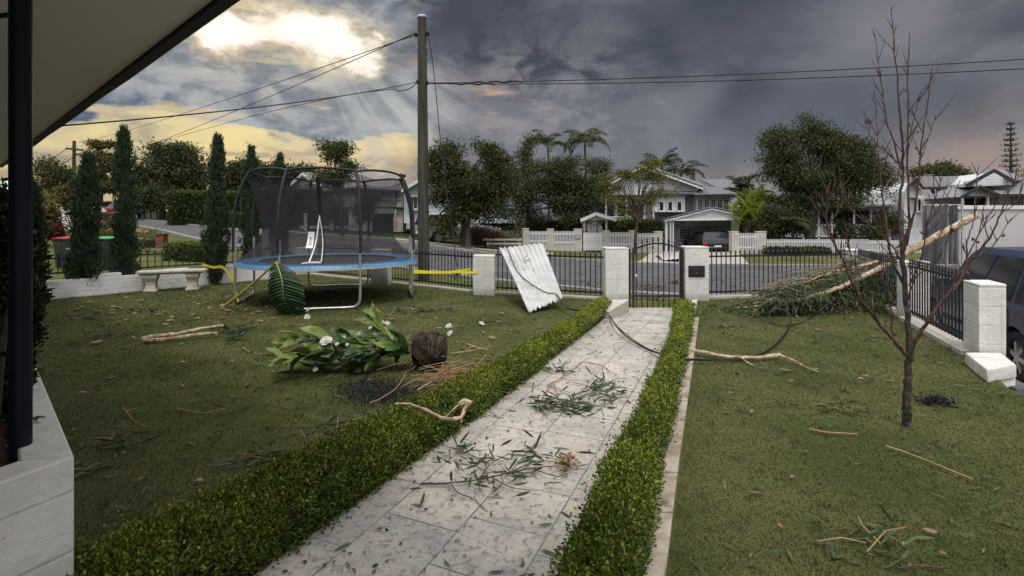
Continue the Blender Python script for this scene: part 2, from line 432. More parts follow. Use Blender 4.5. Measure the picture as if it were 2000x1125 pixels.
def paving_material(angle):
    ma = bpy.data.materials.new('travertine_paving')
    ma.use_nodes = True
    t = NT(ma.node_tree)
    b = ma.node_tree.nodes['Principled BSDF']
    co = t.node('ShaderNodeTexCoord').outputs['Object']
    v = t.map(co, rot=(0, 0, angle))
    br = t.node('ShaderNodeTexBrick')
    t.l.new(t.map(v, rot=(0, 0, R(90))), br.inputs['Vector'])
    br.offset = .5
    br.offset_frequency = 2
    br.squash = .62
    br.squash_frequency = 3
    br.inputs['Color1'].default_value = (.41, .375, .33, 1)
    br.inputs['Color2'].default_value = (.50, .46, .405, 1)
    br.inputs['Mortar'].default_value = (.13, .11, .095, 1)
    br.inputs['Scale'].default_value = 1.0
    br.inputs['Mortar Size'].default_value = .004
    br.inputs['Brick Width'].default_value = .61
    br.inputs['Row Height'].default_value = .405
    cloud = t.ss(t.noise(v, 3.2, 8, .62), .38, .66)
    c = t.mix(t.m('MULTIPLY', cloud, .75), br.outputs[0], (.29, .275, .265, 1))
    blot = t.ss(t.noise(t.map(v, loc=(4, 2, 0)), 26, 9, .76, .6), .50, .60)
    c = t.mix(t.m('MULTIPLY', blot, .58), c, (.12, .095, .08, 1))
    warm = t.ss(t.noise(t.map(v, loc=(9, 5, 0)), 2.0, 5, .6), .5, .7)
    c = t.mix(t.m('MULTIPLY', warm, .35), c, (.50, .44, .37, 1))
    vo = t.node('ShaderNodeTexVoronoi')
    t.l.new(t.map(v, sc=(1, .55, 1)), vo.inputs['Vector'])
    vo.inputs['Scale'].default_value = 62
    pit = t.m('MULTIPLY', t.ss(vo.outputs['Distance'], .20, .08), t.ss(t.noise(v, 10, 6, .7), .42, .55))
    c = t.mix(t.m('MULTIPLY', pit, .62), c, (.085, .07, .06, 1))
    t.put(b.inputs['Base Color'], c)
    b.inputs['Roughness'].default_value = .75
    hh = t.m('ADD', t.m('MULTIPLY', br.outputs['Fac'], -.004), t.m('MULTIPLY', pit, -.004))
    hh = t.m('ADD', hh, t.m('MULTIPLY', t.noise(v, 30, 6, .6), .004))
    bp = t.node('ShaderNodeBump')
    bp.inputs['Distance'].default_value = 1
    t.l.new(hh, bp.inputs['Height'])
    t.l.new(bp.outputs[0], b.inputs['Normal'])
    return ma


M['edging'] = mat('edging', (.24, .19, .15), (.42, .36, .30), scale=6, rough=.85, bump=.006, bscale=30, c3=(.13, .105, .09), scale3=7, detail=9)
M['orange_plastic'] = mat('orange_plastic', (.70, .12, .02), (.78, .16, .03), scale=5, rough=.5)
M['paving'] = paving_material(R(23.5))


# ------------------------------------------------------------------ mesh builder
class MB:
    def __init__(self):
        self.v, self.f, self.mi = [], [], []

    def face(self, pts, mi=0):
        n = len(self.v)
        self.v += [tuple(p) for p in pts]
        self.f.append(tuple(range(n, n + len(pts))))
        self.mi.append(mi)

    def box(self, c, s, rz=0.0, mi=0, taper=1.0):
        hx, hy, hz = s[0] / 2, s[1] / 2, s[2] / 2
        ca, sa = math.cos(rz), math.sin(rz)
        n = len(self.v)
        for z, k in ((-hz, 1.0), (hz, taper)):
            for x, y in ((-hx, -hy), (hx, -hy), (hx, hy), (-hx, hy)):
                x, y = x * k, y * k
                self.v.append((c[0] + x * ca - y * sa, c[1] + x * sa + y * ca, c[2] + z))
        for q in ((0, 3, 2, 1), (4, 5, 6, 7), (0, 1, 5, 4), (1, 2, 6, 5), (2, 3, 7, 6), (3, 0, 4, 7)):
            self.f.append(tuple(n + i for i in q))
            self.mi.append(mi)
        return self

    def bar(self, a, b, w, h=None, mi=0, up=(0, 0, 1)):
        """a rectangular bar from a to b, w across, h along up"""
        h = w if h is None else h
        a, b = Vector(a), Vector(b)
        d = (b - a).normalized()
        u = Vector(up)
        s = d.cross(u)
        if s.length < 1e-4:
            s = d.cross(Vector((0, 1, 0)))
        s.normalize()
        u = s.cross(d).normalized()
        n = len(self.v)
        for p in (a, b):
            for i, j in ((-1, -1), (1, -1), (1, 1), (-1, 1)):
                self.v.append(tuple(p + s * (i * w / 2) + u * (j * h / 2)))
        for q in ((3, 2, 1, 0), (4, 5, 6, 7), (0, 1, 5, 4), (1, 2, 6, 5), (2, 3, 7, 6), (3, 0, 4, 7)):
            self.f.append(tuple(n + i for i in q))
            self.mi.append(mi)
        return self

    def tube(self, pts, rad, sides=8, mi=0, caps=True):
        pts = [Vector(p) for p in pts]
        if not hasattr(rad, '__len__'):
            rad = [rad] * len(pts)
        n0 = len(self.v)
        prev = None
        for i, p in enumerate(pts):
            d = (pts[min(i + 1, len(pts) - 1)] - pts[max(i - 1, 0)])
            d = d.normalized() if d.length > 1e-9 else Vector((0, 0, 1))
            if prev is None:
                a = d.orthogonal().normalized()
            else:
                a = (prev - d * prev.dot(d))
                a = a.normalized() if a.length > 1e-6 else d.orthogonal().normalized()
            prev = a
            b = d.cross(a)
            for k in range(sides):
                t = 2 * math.pi * k / sides
                self.v.append(tuple(p + (a * math.cos(t) + b * math.sin(t)) * rad[i]))
        for i in range(len(pts) - 1):
            for k in range(sides):
                q = n0 + i * sides
                self.f.append((q + k, q + (k + 1) % sides, q + sides + (k + 1) % sides, q + sides + k))
                self.mi.append(mi)
        if caps:
            self.f.append(tuple(n0 + k for k in reversed(range(sides))))
            self.mi.append(mi)
            e = n0 + (len(pts) - 1) * sides
            self.f.append(tuple(e + k for k in range(sides)))
            self.mi.append(mi)
        return self

    def lathe(self, c, prof, sides=16, mi=0):
        n0 = len(self.v)
        for r, z in prof:
            for k in range(sides):
                t = 2 * math.pi * k / sides
                self.v.append((c[0] + r * math.cos(t), c[1] + r * math.sin(t), c[2] + z))
        for i in range(len(prof) - 1):
            for k in range(sides):
                q = n0 + i * sides
                self.f.append((q + k, q + (k + 1) % sides, q + sides + (k + 1) % sides, q + sides + k))
                self.mi.append(mi)
        self.f.append(tuple(n0 + k for k in reversed(range(sides))))
        self.mi.append(mi)
        e = n0 + (len(prof) - 1) * sides
        self.f.append(tuple(e + k for k in range(sides)))
        self.mi.append(mi)
        return self

    def prism(self, poly, off, mi=0):
        """closed solid: polygon poly (3-D points) swept by off"""
        off = Vector(off)
        n = len(self.v)
        k = len(poly)
        nor = Vector((0, 0, 0))
        P = [Vector(p) for p in poly]
        for i in range(k):
            nor += P[i].cross(P[(i + 1) % k])
        if nor.dot(off) > 0:
            P.reverse()
        self.v += [tuple(p) for p in P] + [tuple(p + off) for p in P]
        self.f.append(tuple(range(n, n + k)))
        self.f.append(tuple(n + k + i for i in reversed(range(k))))
        self.mi += [mi, mi]
        for i in range(k):
            j = (i + 1) % k
            self.f.append((n + j, n + i, n + k + i, n + k + j))
            self.mi.append(mi)
        return self

    def grid(self, fn, nu, nv, mi=0):
        n = len(self.v)
        for i in range(nu + 1):
            for j in range(nv + 1):
                self.v.append(tuple(fn(i / nu, j / nv)))
        for i in range(nu):
            for j in range(nv):
                a = n + i * (nv + 1) + j
                self.f.append((a, a + nv + 1, a + nv + 2, a + 1))
                self.mi.append(mi)
        return self

    def pbox(self, x0, y0, x1, y1, Y, d, mi=0):
        """box whose front face spans two photo positions at distance Y and that goes back d"""
        a, b = at(x0, y0, Y), at(x1, y1, Y)
        return self.box(((a.x + b.x) / 2, Y + d / 2, (a.z + b.z) / 2), (abs(b.x - a.x), d, abs(a.z - b.z)), mi=mi)

    def mesh(self, name, off=None, smooth=True):
        me = bpy.data.meshes.new(name)
        v = np.array(self.v, dtype=np.float64).reshape(-1, 3)
        if off is not None and len(v):
            v = v - np.array(off)
        me.from_pydata(v.tolist(), [], self.f)
        me.polygons.foreach_set('material_index', self.mi)
        if smooth:
            me.polygons.foreach_set('use_smooth', [True] * len(self.f))
            me.set_sharp_from_angle(angle=R(40))
        me.update()
        return me


def np_mesh(name, V, T, mi=None):
    me = bpy.data.meshes.new(name)
    n, k = len(V), len(T)
    me.vertices.add(n)
    me.vertices.foreach_set('co', np.ascontiguousarray(V, dtype=np.float32).ravel())
    me.loops.add(3 * k)
    me.loops.foreach_set('vertex_index', np.ascontiguousarray(T, dtype=np.int32).ravel())
    me.polygons.add(k)
    me.polygons.foreach_set('loop_start', np.arange(0, 3 * k, 3, dtype=np.int32))
    if mi is not None:
        me.polygons.foreach_set('material_index', np.ascontiguousarray(mi, dtype=np.int32))
    me.update(calc_edges=True)
    me.validate()
    return me


def unit(a):
    return a / np.maximum(np.linalg.norm(a, axis=1, keepdims=True), 1e-9)


def leaves(P, D, L, W, fold=.25, curl=0.0, mi=None, N=None):
    """kite-shaped leaves: base points P, directions D, lengths L, widths W -> vertices, triangles, material index"""
    n = len(P)
    L = np.broadcast_to(np.asarray(L, float), (n,))[:, None]
    W = np.broadcast_to(np.asarray(W, float), (n,))[:, None]
    D = unit(D)
    r = RNG.normal(size=(n, 3)) if N is None else N
    S_ = unit(np.cross(D, r))
    U = np.cross(S_, D)
    mid = P + D * L * .45 + U * curl * L
    V = np.empty((n, 4, 3))
    V[:, 0] = P
    V[:, 1] = mid + S_ * W / 2 + U * W * fold
    V[:, 2] = P + D * L
    V[:, 3] = mid - S_ * W / 2 + U * W * fold
    b = np.arange(n)[:, None] * 4
    T = np.concatenate([b + np.array([[0, 1, 2]]), b + np.array([[0, 2, 3]])], axis=1).reshape(-1, 3)
    m = None if mi is None else np.repeat(mi, 2)
    return V.reshape(-1, 3), T, m


def leaves6(P, D, L, W, fold=.2, curl=.1, mi=None, N=None):
    """rounder leaves of four faces with a curl along their length"""
    n = len(P)
    L = np.broadcast_to(np.asarray(L, float), (n,))[:, None]
    W = np.broadcast_to(np.asarray(W, float), (n,))[:, None]
    D = unit(D)
    r = RNG.normal(size=(n, 3)) if N is None else N
    S_ = unit(np.cross(D, r))
    U = np.cross(S_, D)
    V = np.empty((n, 6, 3))
    cr = curl * L * (.3 + 1.2 * RNG.random((n, 1)))
    sk = 1 + .25 * RNG.normal(size=(n, 1))
    V[:, 0] = P
    for i, (t, w, s) in enumerate(((.28, .42, 1), (.66, .44, 1), (1.0, 0, 0), (.66, .44, -1), (.28, .42, -1)), 1):
        c = cr * (4 * t * (1 - t))
        V[:, i] = P + D * L * t + S_ * W * w * s * (sk if s > 0 else 2 - sk) + U * (W * fold * abs(s) - c + cr * .6)
    b = np.arange(n)[:, None] * 6
    T = np.concatenate([b + np.array([[a, c, d]]) for a, c, d in ((0, 1, 5), (1, 2, 4), (1, 4, 5), (2, 3, 4))], axis=1).reshape(-1, 3)
    return V.reshape(-1, 3), T, None if mi is None else np.repeat(mi, 4)


def rdir(n, up=0.0):
    d = unit(RNG.normal(size=(n, 3)))
    d[:, 2] += up
    return unit(d)


# ------------------------------------------------------------------ object helpers
def tag(o, label=None, cat=None, group=None, kind=None):
    if label:
        o['label'] = label
    if cat:
        o['category'] = cat
    if group:
        o['group'] = group
    if kind:
        o['kind'] = kind
    return o


def thing(name, label, cat, loc=(0, 0, 0), rz=0.0, group=None):
    o = bpy.data.objects.new(name, None)
    o.empty_display_size = .2
    COL.objects.link(o)
    o.location = loc
    o.rotation_euler = (0, 0, rz)
    return tag(o, label, cat, group)


def base_of(o):
    v = Vector((0, 0, 0))
    while o is not None:
        v += Vector(o.location)
        o = o.parent
    return v


def link(name, me, mats, parent=None, loc=None):
    for m_ in (mats if isinstance(mats, (list, tuple)) else [mats]):
        me.materials.append(M[m_] if isinstance(m_, str) else m_)
    o = bpy.data.objects.new(name, me)
    COL.objects.link(o)
    if parent is not None:
        o.parent = parent
    if loc is not None:
        o.location = loc
    return o


def part(name, mb, mats, parent, world=True, smooth=True, bevel=0.0):
    """a part in world coordinates (parent not rotated) or in the parent's own coordinates"""
    off = base_of(parent) if world else None
    o = link(name, mb.mesh(name, off, smooth), mats, parent)
    if bevel:
        bv = o.modifiers.new('edge', 'BEVEL')
        bv.width = bevel
        bv.segments = 2
        bv.limit_method = 'ANGLE'
    return o


def npart(name, V, T, mats, parent, mi=None, world=True):
    if world:
        V = V - np.array(base_of(parent))
    return link(name, np_mesh(name, V, T, mi), mats, parent)


def solo(name, mb, mats, label, cat, base, group=None, bevel=0.0, smooth=True):
    o = link(name, mb.mesh(name, base, smooth), mats, None, base)
    if bevel:
        bv = o.modifiers.new('edge', 'BEVEL')
        bv.width = bevel
        bv.segments = 2
        bv.limit_method = 'ANGLE'
    return tag(o, label, cat, group)


def struct(name, mb, mats, kind='structure', smooth=False):
    o = link(name, mb.mesh(name, None, smooth), mats)
    o['kind'] = kind
    return o


def copy_tree(o, parent=None):
    c = o.copy()
    COL.objects.link(c)
    if parent is not None:
        c.parent = parent
    for ch in list(o.children):
        copy_tree(ch, c)
    return c


def lerp(a, b, t):
    return a + (b - a) * t


def poly_at(pts, t):
    """point at fraction t along a polyline"""
    L = [0.0]
    for a, b in zip(pts, pts[1:]):
        L.append(L[-1] + (Vector(b) - Vector(a)).length)
    s = t * L[-1]
    for i in range(len(pts) - 1):
        if s <= L[i + 1] or i == len(pts) - 2:
            k = (s - L[i]) / max(L[i + 1] - L[i], 1e-9)
            return Vector(pts[i]).lerp(Vector(pts[i + 1]), k)


def smooth_line(pts, n=6):
    """Catmull-Rom through the points"""
    P = [Vector(p) for p in pts]
    P = [P[0] * 2 - P[1]] + P + [P[-1] * 2 - P[-2]]
    o = []
    for i in range(1, len(P) - 2):
        for k in range(n):
            t = k / n
            a, b, c, d = P[i - 1], P[i], P[i + 1], P[i + 2]
            o.append(.5 * ((2 * b) + (c - a) * t + (2 * a - 5 * b + 4 * c - d) * t * t + (3 * b - a - 3 * c + d) * t ** 3))
    o.append(P[-2])
    return o


# ------------------------------------------------------------------ the ground
# the plot's boundary: left wall line, front fence line, right fence line
BOUND = [(-13.2, 4.0), (-11.2, 6.6), (-8.83, 9.62), (-6.35, 12.77), (-5.66, 14.15), (-1.57, 11.2), (-.845, 10.56), (1.76, 9.62),
         (3.78, 9.72), (6.95, 10.3), (5.95, 7.73), (5.0, 5.45), (4.45, 4.6), (4.2, 3.5), (4.1, 2.0), (4.2, 0.5), (4.6, -4)]


def bound_y(px):
    u = (px - 1000) / F
    best = None
    for (x0, y0), (x1, y1) in zip(BOUND, BOUND[1:]):
        d = (x1 - x0) - u * (y1 - y0)
        if abs(d) < 1e-9:
            continue
        t = (u * y0 - x0) / d
        if -1e-6 <= t <= 1 + 1e-6:
            Y = y0 + t * (y1 - y0)
            if Y > .3 and (best is None or Y > best):
                best = Y
    return best if best else 3.0


T_px = [-700, 0, 150, 267, 402, 589, 800, 940, 1185, 1340, 1650, 2000, 2900]
T_B = [70, 58, 48, 37, 25, 20, 15.2, 13.5, 12.4, 12.1, 12.0, 12.4, 13]
T_Bz = [2.6, 2.1, 1.55, 1.0, .32, .08, -.02, -.12, -.29, -.35, -.38, -.62, -.75]
T_C = [84, 72, 60, 48, 36, 28, 24, 22.5, 21, 20.6, 20.2, 20.4, 21]
T_Cz = [3.2, 2.7, 2.0, 1.45, .92, .57, .37, -.01, -.30, -.37, -.38, -.4, -.45]
T_D = [92, 80, 67, 56, 42, 34, 30, 28, 27.5, 27.4, 27.4, 27.6, 28]
T_Dz = [3.4, 2.9, 2.2, 1.65, 1.1, .75, .42, -.02, -.30, -.35, -.32, -.3, -.3]
T_Gz = [3.5, 3.0, 2.3, 1.75, 1.2, .85, .5, .1, -.5, -.78, -.5, -.3, -.2]
T_A = [-700, 0, 600, 900, 1000, 1185, 1340, 1600, 1700, 1790, 2000, 2900]
T_Az = [.05, .0, -.05, -.10, -.16, -.25, -.27, -.35, -.75, -1.0, -1.2, -1.25]
T_E = [-700, 402, 940, 1340, 2900]
T_Ez = [3.8, 1.8, .6, .3, .5]


def smooth_interp(px, xs, ys):
    r = 0.0
    for k, w in ((-45, .2), (-20, .2), (0, .2), (20, .2), (45, .2)):
        r += w * float(np.interp(px + k, xs, ys))
    return r


def rows(px):
    """the cross-section of the ground along the view direction px: [(Y, z)] at boundary, kerb, kerb, fences, far"""
    A = bound_y(px)
    return [(A, float(np.interp(px, T_A, T_Az))),
            (max(smooth_interp(px, T_px, T_B), A + .5), smooth_interp(px, T_px, T_Bz)),
            (smooth_interp(px, T_px, T_C), smooth_interp(px, T_px, T_Cz)),
            (smooth_interp(px, T_px, T_D), smooth_interp(px, T_px, T_Dz)),
            (smooth_interp(px, T_px, T_D) + 8, smooth_interp(px, T_px, T_Gz)),
            (110.0, smooth_interp(px, T_E, T_Ez)), (900.0, 1.2)]


def ground_z(px, Y):
    r = rows(px)
    return float(np.interp(Y, [a for a, b in r], [b for a, b in r]))


def on_ground(px, Y, dz=0.0):
    return Vector(((px - 1000) / F * Y, Y, ground_z(px, Y) + dz))


def strip(name, i, n, mats, dz=0.0, p0=-700, p1=2900, step=20, f0=0.0, f1=1.0):
    mb = MB()
    pxs = list(range(p0, p1 + 1, step))

    def fn(a, b):
        px = pxs[min(int(round(a * (len(pxs) - 1))), len(pxs) - 1)]
        r = rows(px)
        t = f0 + (f1 - f0) * b
        Y = lerp(r[i][0], r[i + 1][0], t)
        return ((px - 1000) / F * Y, Y, lerp(r[i][1], r[i + 1][1], t) + dz)
    mb.grid(fn, len(pxs) - 1, n)
    return struct(name, mb, mats, smooth=True)


strip('verge', 0, 6, 'verge')
strip('road', 1, 8, 'road')
strip('far_verge', 2, 6, 'verge')
strip('far_ground', 3, 6, 'yard')
strip('back_ground', 4, 4, 'yard')
strip('horizon_ground', 5, 3, 'yard')
strip('footpath', 2, 2, 'concrete', dz=.012, p0=540, p1=1080, f0=.42, f1=.62)
for i, nm in ((1, 'near_kerb'), (2, 'far_kerb')):
    mb = MB()
    pl = []
    for px in range(-60, 2401, 20):
        r = rows(px)[i]
        pl.append(((px - 1000) / F * r[0], r[0], r[1]))
    for a, b in zip(pl, pl[1:]):
        mb.bar((a[0], a[1], a[2] + .03), (b[0], b[1], b[2] + .03), .28, .1)
    struct(nm, mb, 'kerb')
# the crossover to the carport opposite
mb = MB()


def drv(a, b):
    px = lerp(lerp(1236, 1468, a), lerp(1288, 1434, a), b ** .6)
    r = rows(px)
    Y = lerp(r[2][0] - .1, r[3][0] + 6.5, b)
    return ((px - 1000) / F * Y, Y, ground_z(px, Y) + .03)


mb.grid(drv, 10, 12)
struct('driveway', mb, 'concrete')
# the side drive below the right fence, where the car stands
mb = MB()
DRV = [(5.2, 2.0, -1.0), (12, 2.0, -1.0), (14, 8, -.9), (14.5, 12.2, -.42), (8.0, 12.2, -.40), (6.9, 9.9, -.72), (6.1, 7.5, -.84), (5.25, 5.3, -.92)]
n = len(mb.v)
mb.face([(x, y, z + .03) for x, y, z in DRV])
struct('side_driveway', mb, 'concrete')

# lawn: one sheet inside the boundary
mb = MB()
LW = [(-13.2, 4.0, 0)]
lawn_poly = [(x, y) for x, y in BOUND] + [(4.6, -8), (-14, -8)]


def inside(x, y, poly):
    c = False
    for (x0, y0), (x1, y1) in zip(poly, poly[1:] + poly[:1]):
        if (y0 > y) != (y1 > y) and x < (x1 - x0) * (y - y0) / (y1 - y0) + x0:
            c = not c
    return c


mb.face([(x, y, -.012) for x, y in lawn_poly])
me = mb.mesh('lawn', None, False)
lawn = link('lawn', me, 'lawn')
lawn['kind'] = 'structure'
# the bank that falls from the lawn to the side drive
mb = MB()
bk = [(6.95, 10.3), (5.95, 7.73), (5.0, 5.45), (4.45, 4.6), (4.2, 3.5), (4.1, 2.0), (4.2, 0.5)]
for (x0, y0), (x1, y1) in zip(bk, bk[1:]):
    mb.face([(x0, y0, -.012), (x0 + .35, y0 - .1, -1.05), (x1 + .35, y1 - .1, -1.05), (x1, y1, -.012)])
struct('bank', mb, 'soil')

# path: sinks a little towards the gate
PL = [(-1.62, 1.0), (-1.08, 2.15), (-.47, 3.44), (-.07, 4.30), (.22, 5.0), (.55, 5.8), (.97, 6.86), (1.45, 8.15), (1.78, 9.1), (1.90, 9.55)]
PR = [(-.16, 1.0), (.15, 1.765), (.43, 2.465), (.78, 3.26), (1.26, 4.41), (1.78, 5.7), (2.36, 7.3), (2.84, 8.9), (2.98, 9.55)]
HR = [(.06, 1.0), (.36, 1.75), (.62, 2.4), (1.005, 3.4), (1.56, 4.8), (2.31, 6.7), (3.03, 8.6)]


def xa(line, y):
    return float(np.interp(y, [p[1] for p in line], [p[0] for p in line]))


def path_z(y):
    return float(np.interp(y, [5.8, 9.3], [.008, -.15]))


# the lawn must not cover the sunken end of the path: cut that strip out of the sheet
bpy.data.objects.remove(lawn)
cutL = [(xa(PL, y) - .03, y) for y in (5.8, 6.6, 7.4, 8.2, 9.0, 9.55)]
cutR = [(xa(PR, y) + .05, y) for y in (9.55, 9.0, 8.2, 7.4, 6.6, 5.8)]
fi = [i for i, p in enumerate(BOUND) if p == (1.76, 9.62)][0]
lp = BOUND[:fi] + [(1.74, 9.62)] + list(reversed(cutL)) + list(reversed(cutR)) + [(3.02, 9.68)] + BOUND[fi + 1:] + [(4.6, -8), (-14, -8)]
mb = MB()
import mathutils
tri = mathutils.geometry.tessellate_polygon([[Vector((x, y, 0)) for x, y in lp]])
for t in tri:
    q = [lp[i] for i in t]
    ar = (q[1][0] - q[0][0]) * (q[2][1] - q[0][1]) - (q[2][0] - q[0][0]) * (q[1][1] - q[0][1])
    if ar < 0:
        q.reverse()
    mb.face([(x, y, -.012) for x, y in q])
struct('lawn', mb, 'lawn')
# earth beside the sunken path
mb = MB()
for L_ in (cutL, list(reversed(cutR))):
    for a, b in zip(L_, L_[1:]):
        mb.bar((a[0], a[1], -.13), (b[0], b[1], -.13), .05, .22)
struct('path_side_earth', mb, 'soil')

ys = [1.0 + .19 * i for i in range(46)]
mb = MB()
mb.grid(lambda a, b: (lerp(xa(PL, 1 + 8.55 * a), xa(PR, 1 + 8.55 * a), b), 1 + 8.55 * a, path_z(1 + 8.55 * a)), 60, 4)
struct('path', mb, 'paving')
SL = [(-.04, 1.0), (.49, 2.15), (.88, 3.18), (1.58, 4.95), (2.70, 7.77)]
SR = [(.12, 1.0), (.645, 2.15), (1.04, 3.18), (1.737, 4.95), (2.84, 7.77)]
mb = MB()
for k in range(17):
    y0, y1 = 1.0 + k * .395, 1.0 + (k + 1) * .395 - .006
    x = lambda l, y: xa(l, y)
    top = [(x(SL, y0), y0), (x(SR, y0), y0), (x(SR, y1), y1), (x(SL, y1), y1)]
    mb.prism([(a, b, .022 + .004 * (k % 3)) for a, b in top], (0, 0, -.09))
struct('path_edging', mb, 'edging')
# soil strips under the hedges
mb = MB()
mb.grid(lambda a, b: (lerp(xa(PL, 1 + 7.4 * a) - .46 + .16 * a, xa(PL, 1 + 7.4 * a) + .005, b), 1 + 7.4 * a, .002 - .02 * max(0, a - .65)), 40, 2)
mb.grid(lambda a, b: (lerp(xa(PR, 1 + 7.0 * a) - .005, max(xa(SL, 1 + 7.0 * a) + .01, xa(PR, 1 + 7.0 * a) + .05), b), 1 + 7.0 * a, .003), 40, 2)
struct('garden_bed', mb, 'soil')


# ------------------------------------------------------------------ grass blades of the lawn (nobody could count them)
def scatter_lawn(n, y0, y1, pw):
    """random points on the lawn seen by the camera, denser near it"""
    Y = y0 * (y1 / y0) ** (RNG.random(n) ** pw)
    u = -1.08 + 2.2 * RNG.random(n)
    X = u * Y
    return X, Y


def lawn_mask(X, Y, margin=.0):
    xl = np.interp(Y, [p[1] for p in PL], [p[0] for p in PL]) - .40
    xr = np.interp(Y, [p[1] for p in SR], [p[0] for p in SR]) + .015
    ok = (X < xl) | (X > xr) | (Y > 9.8)
    bl = np.interp(Y, [4.0, 6.6, 9.62, 12.77, 14.15], [-13.2, -11.2, -8.83, -6.35, -5.66])
    br = np.interp(Y, [.5, 2.0, 3.5, 4.6, 5.45, 7.73, 9.4, 9.5, 14.2], [4.2, 4.1, 4.2, 4.4, 4.95, 5.9, 6.55, 6.6, -5.7])
    fr = np.interp(X, [-5.66, -1.57, -.845, 1.76, 3.78, 6.95], [14.1, 11.15, 10.5, 9.55, 9.6, 10.2])
    return ok & (X > bl + .05) & (X < br) & (Y < fr) & ~((X > xl) & (X < xr) & (Y < 9.6))


X, Y = scatter_lawn(420000, 1.15, 14, 1.15)
k = lawn_mask(X, Y)
X, Y = X[k], Y[k]
n = len(X)
# tufts: pull blades towards random clump centres
X += RNG.normal(size=n) * .006
P = np.stack([X, Y, np.full(n, -.014)], 1)
D = np.stack([RNG.normal(size=n) * .8, RNG.normal(size=n) * .8, .55 + RNG.random(n)], 1)
sz = np.clip(.009 + .0016 * Y, .010, .030) * (.6 + .8 * RNG.random(n))
wd_b = sz * .2 + .0012 * Y * .35
# longer tufts the mower missed
nt2 = 420
Xt, Yt = scatter_lawn(nt2, 1.2, 11, 1.0)
kt = lawn_mask(Xt, Yt)
Xt, Yt = np.repeat(Xt[kt], 16), np.repeat(Yt[kt], 16)
P2 = np.stack([Xt + RNG.normal(size=len(Xt)) * .022, Yt + RNG.normal(size=len(Xt)) * .022, np.full(len(Xt), -.014)], 1)
P = np.concatenate([P, P2])
D = np.concatenate([D, np.stack([RNG.normal(size=len(Xt)) * .6, RNG.normal(size=len(Xt)) * .6, .8 + RNG.random(len(Xt))], 1)])
sz = np.concatenate([sz, (.022 + .026 * RNG.random(len(Xt))) * (1 + .03 * Yt)])
wd_b = np.concatenate([wd_b, np.full(len(Xt), .0030) + .0004 * Yt])
V, T, m_ = leaves(P, D, sz, wd_b, fold=.1)
o = link('grass', np_mesh('grass', V, T), 'blade')
o['kind'] = 'stuff'


# ------------------------------------------------------------------ veranda roof, post, planter
EA, ED = Vector((-1.43, 2.57, 2.62)), Vector((-1.136, 1.0, 0)).normalized()
EN = Vector((-ED.y, ED.x, 0))          # out from the house? (towards the yard side)
if EN.dot(Vector((1, 1, 0))) < 0:
    EN = -EN
p0, p1 = EA - ED * 3.2, EA + ED * 12.5
root = thing('veranda_roof', 'pale soffit of the veranda roof with dark fascia overhead', 'roof', EA)
mb = MB()
mb.prism([p0 - EN * .03, p1 - EN * .03, p1 - EN * 7, p0 - EN * 7], (0, 0, .10))
part('soffit', mb, 'soffit', root)
mb = MB()
mb.bar(p0 + Vector((0, 0, .045)), p1 + Vector((0, 0, .045)), .045, .15)
part('fascia', mb, 'trim_dark', root)
mb = MB()
g0, g1 = p0 + EN * .07 + Vector((0, 0, .075)), p1 + EN * .07 + Vector((0, 0, .075))
mb.tube([g0.lerp(g1, i / 14) + Vector((0, 0, .006 * math.sin(i * 2.3))) for i in range(15)], .05, 10)
part('gutter', mb, 'trim_dark', root)
mb = MB()
mb.prism([p0 + EN * .02 + Vector((0, 0, .16)), p1 + EN * .02 + Vector((0, 0, .16)), p1 - EN * 7 + Vector((0, 0, 1.5)), p0 - EN * 7 + Vector((0, 0, 1.5))], (0, 0, .05))
part('roof_sheet', mb, 'roof_grey', root)

PT = at(40, 864, 1.79)
root = thing('veranda_post', 'dark steel veranda post standing in the white planter', 'post', PT)
mb = MB()
mb.tube([(PT.x, PT.y, PT.z - .06), (PT.x, PT.y, 2.62)], .0315, 20)
part('post', mb, 'post_paint', root)
mb = MB()
mb.tube([(PT.x - .42, PT.y + .10, PT.z - .06), (PT.x - .42, PT.y + .10, 2.62)], .03, 16)
part('post', mb, 'post_paint', root)
for yy in (26, 694, 818):
    z = 1.5 - (yy - HZ) / F * 1.79
    mb = MB()
    mb.tube([(PT.x, PT.y, z), (PT.x - .42, PT.y + .10, z)], .009, 8)
    part('rail', mb, 'post_paint', root)

mb = MB()
hw0, hw1 = EA - ED * 3.2 - EN * 3.9, EA + ED * 12.5 - EN * 3.9
mb.prism([(hw0.x, hw0.y, -.3), (hw1.x, hw1.y, -.3), (hw1.x - EN.x * .2, hw1.y - EN.y * .2, -.3), (hw0.x - EN.x * .2, hw0.y - EN.y * .2, -.3)], (0, 0, 2.9))
part('house_wall', mb, 'white_block', bpy.data.objects['veranda_roof'])

mb = MB()
q_ = [p0 - EN * .75, p1 - EN * .75, p1 - EN * 3.88, p0 - EN * 3.88]
mb.face([(v.x, v.y, .012) for v in q_][::-1])
struct('porch_floor', mb, 'concrete')

# planter of white blocks
pz = .71
c0 = Vector((-1.462, 1.71, 0))                   # outer corner nearest the lawn
e1 = Vector((-2.46, 2.66, 0)) - c0               # along the lawn side
e1n = e1.normalized()
e2 = at(0, 945, 1.5)
e2 = Vector((-1.52, 1.52, 0)) - c0               # along the porch side
e2n = Vector((-.40, -.91, 0)).normalized()
L1, L2, W = 1.9, 1.3, .128
root = thing('planter', 'painted white block planter under the dark veranda post', 'planter', c0)


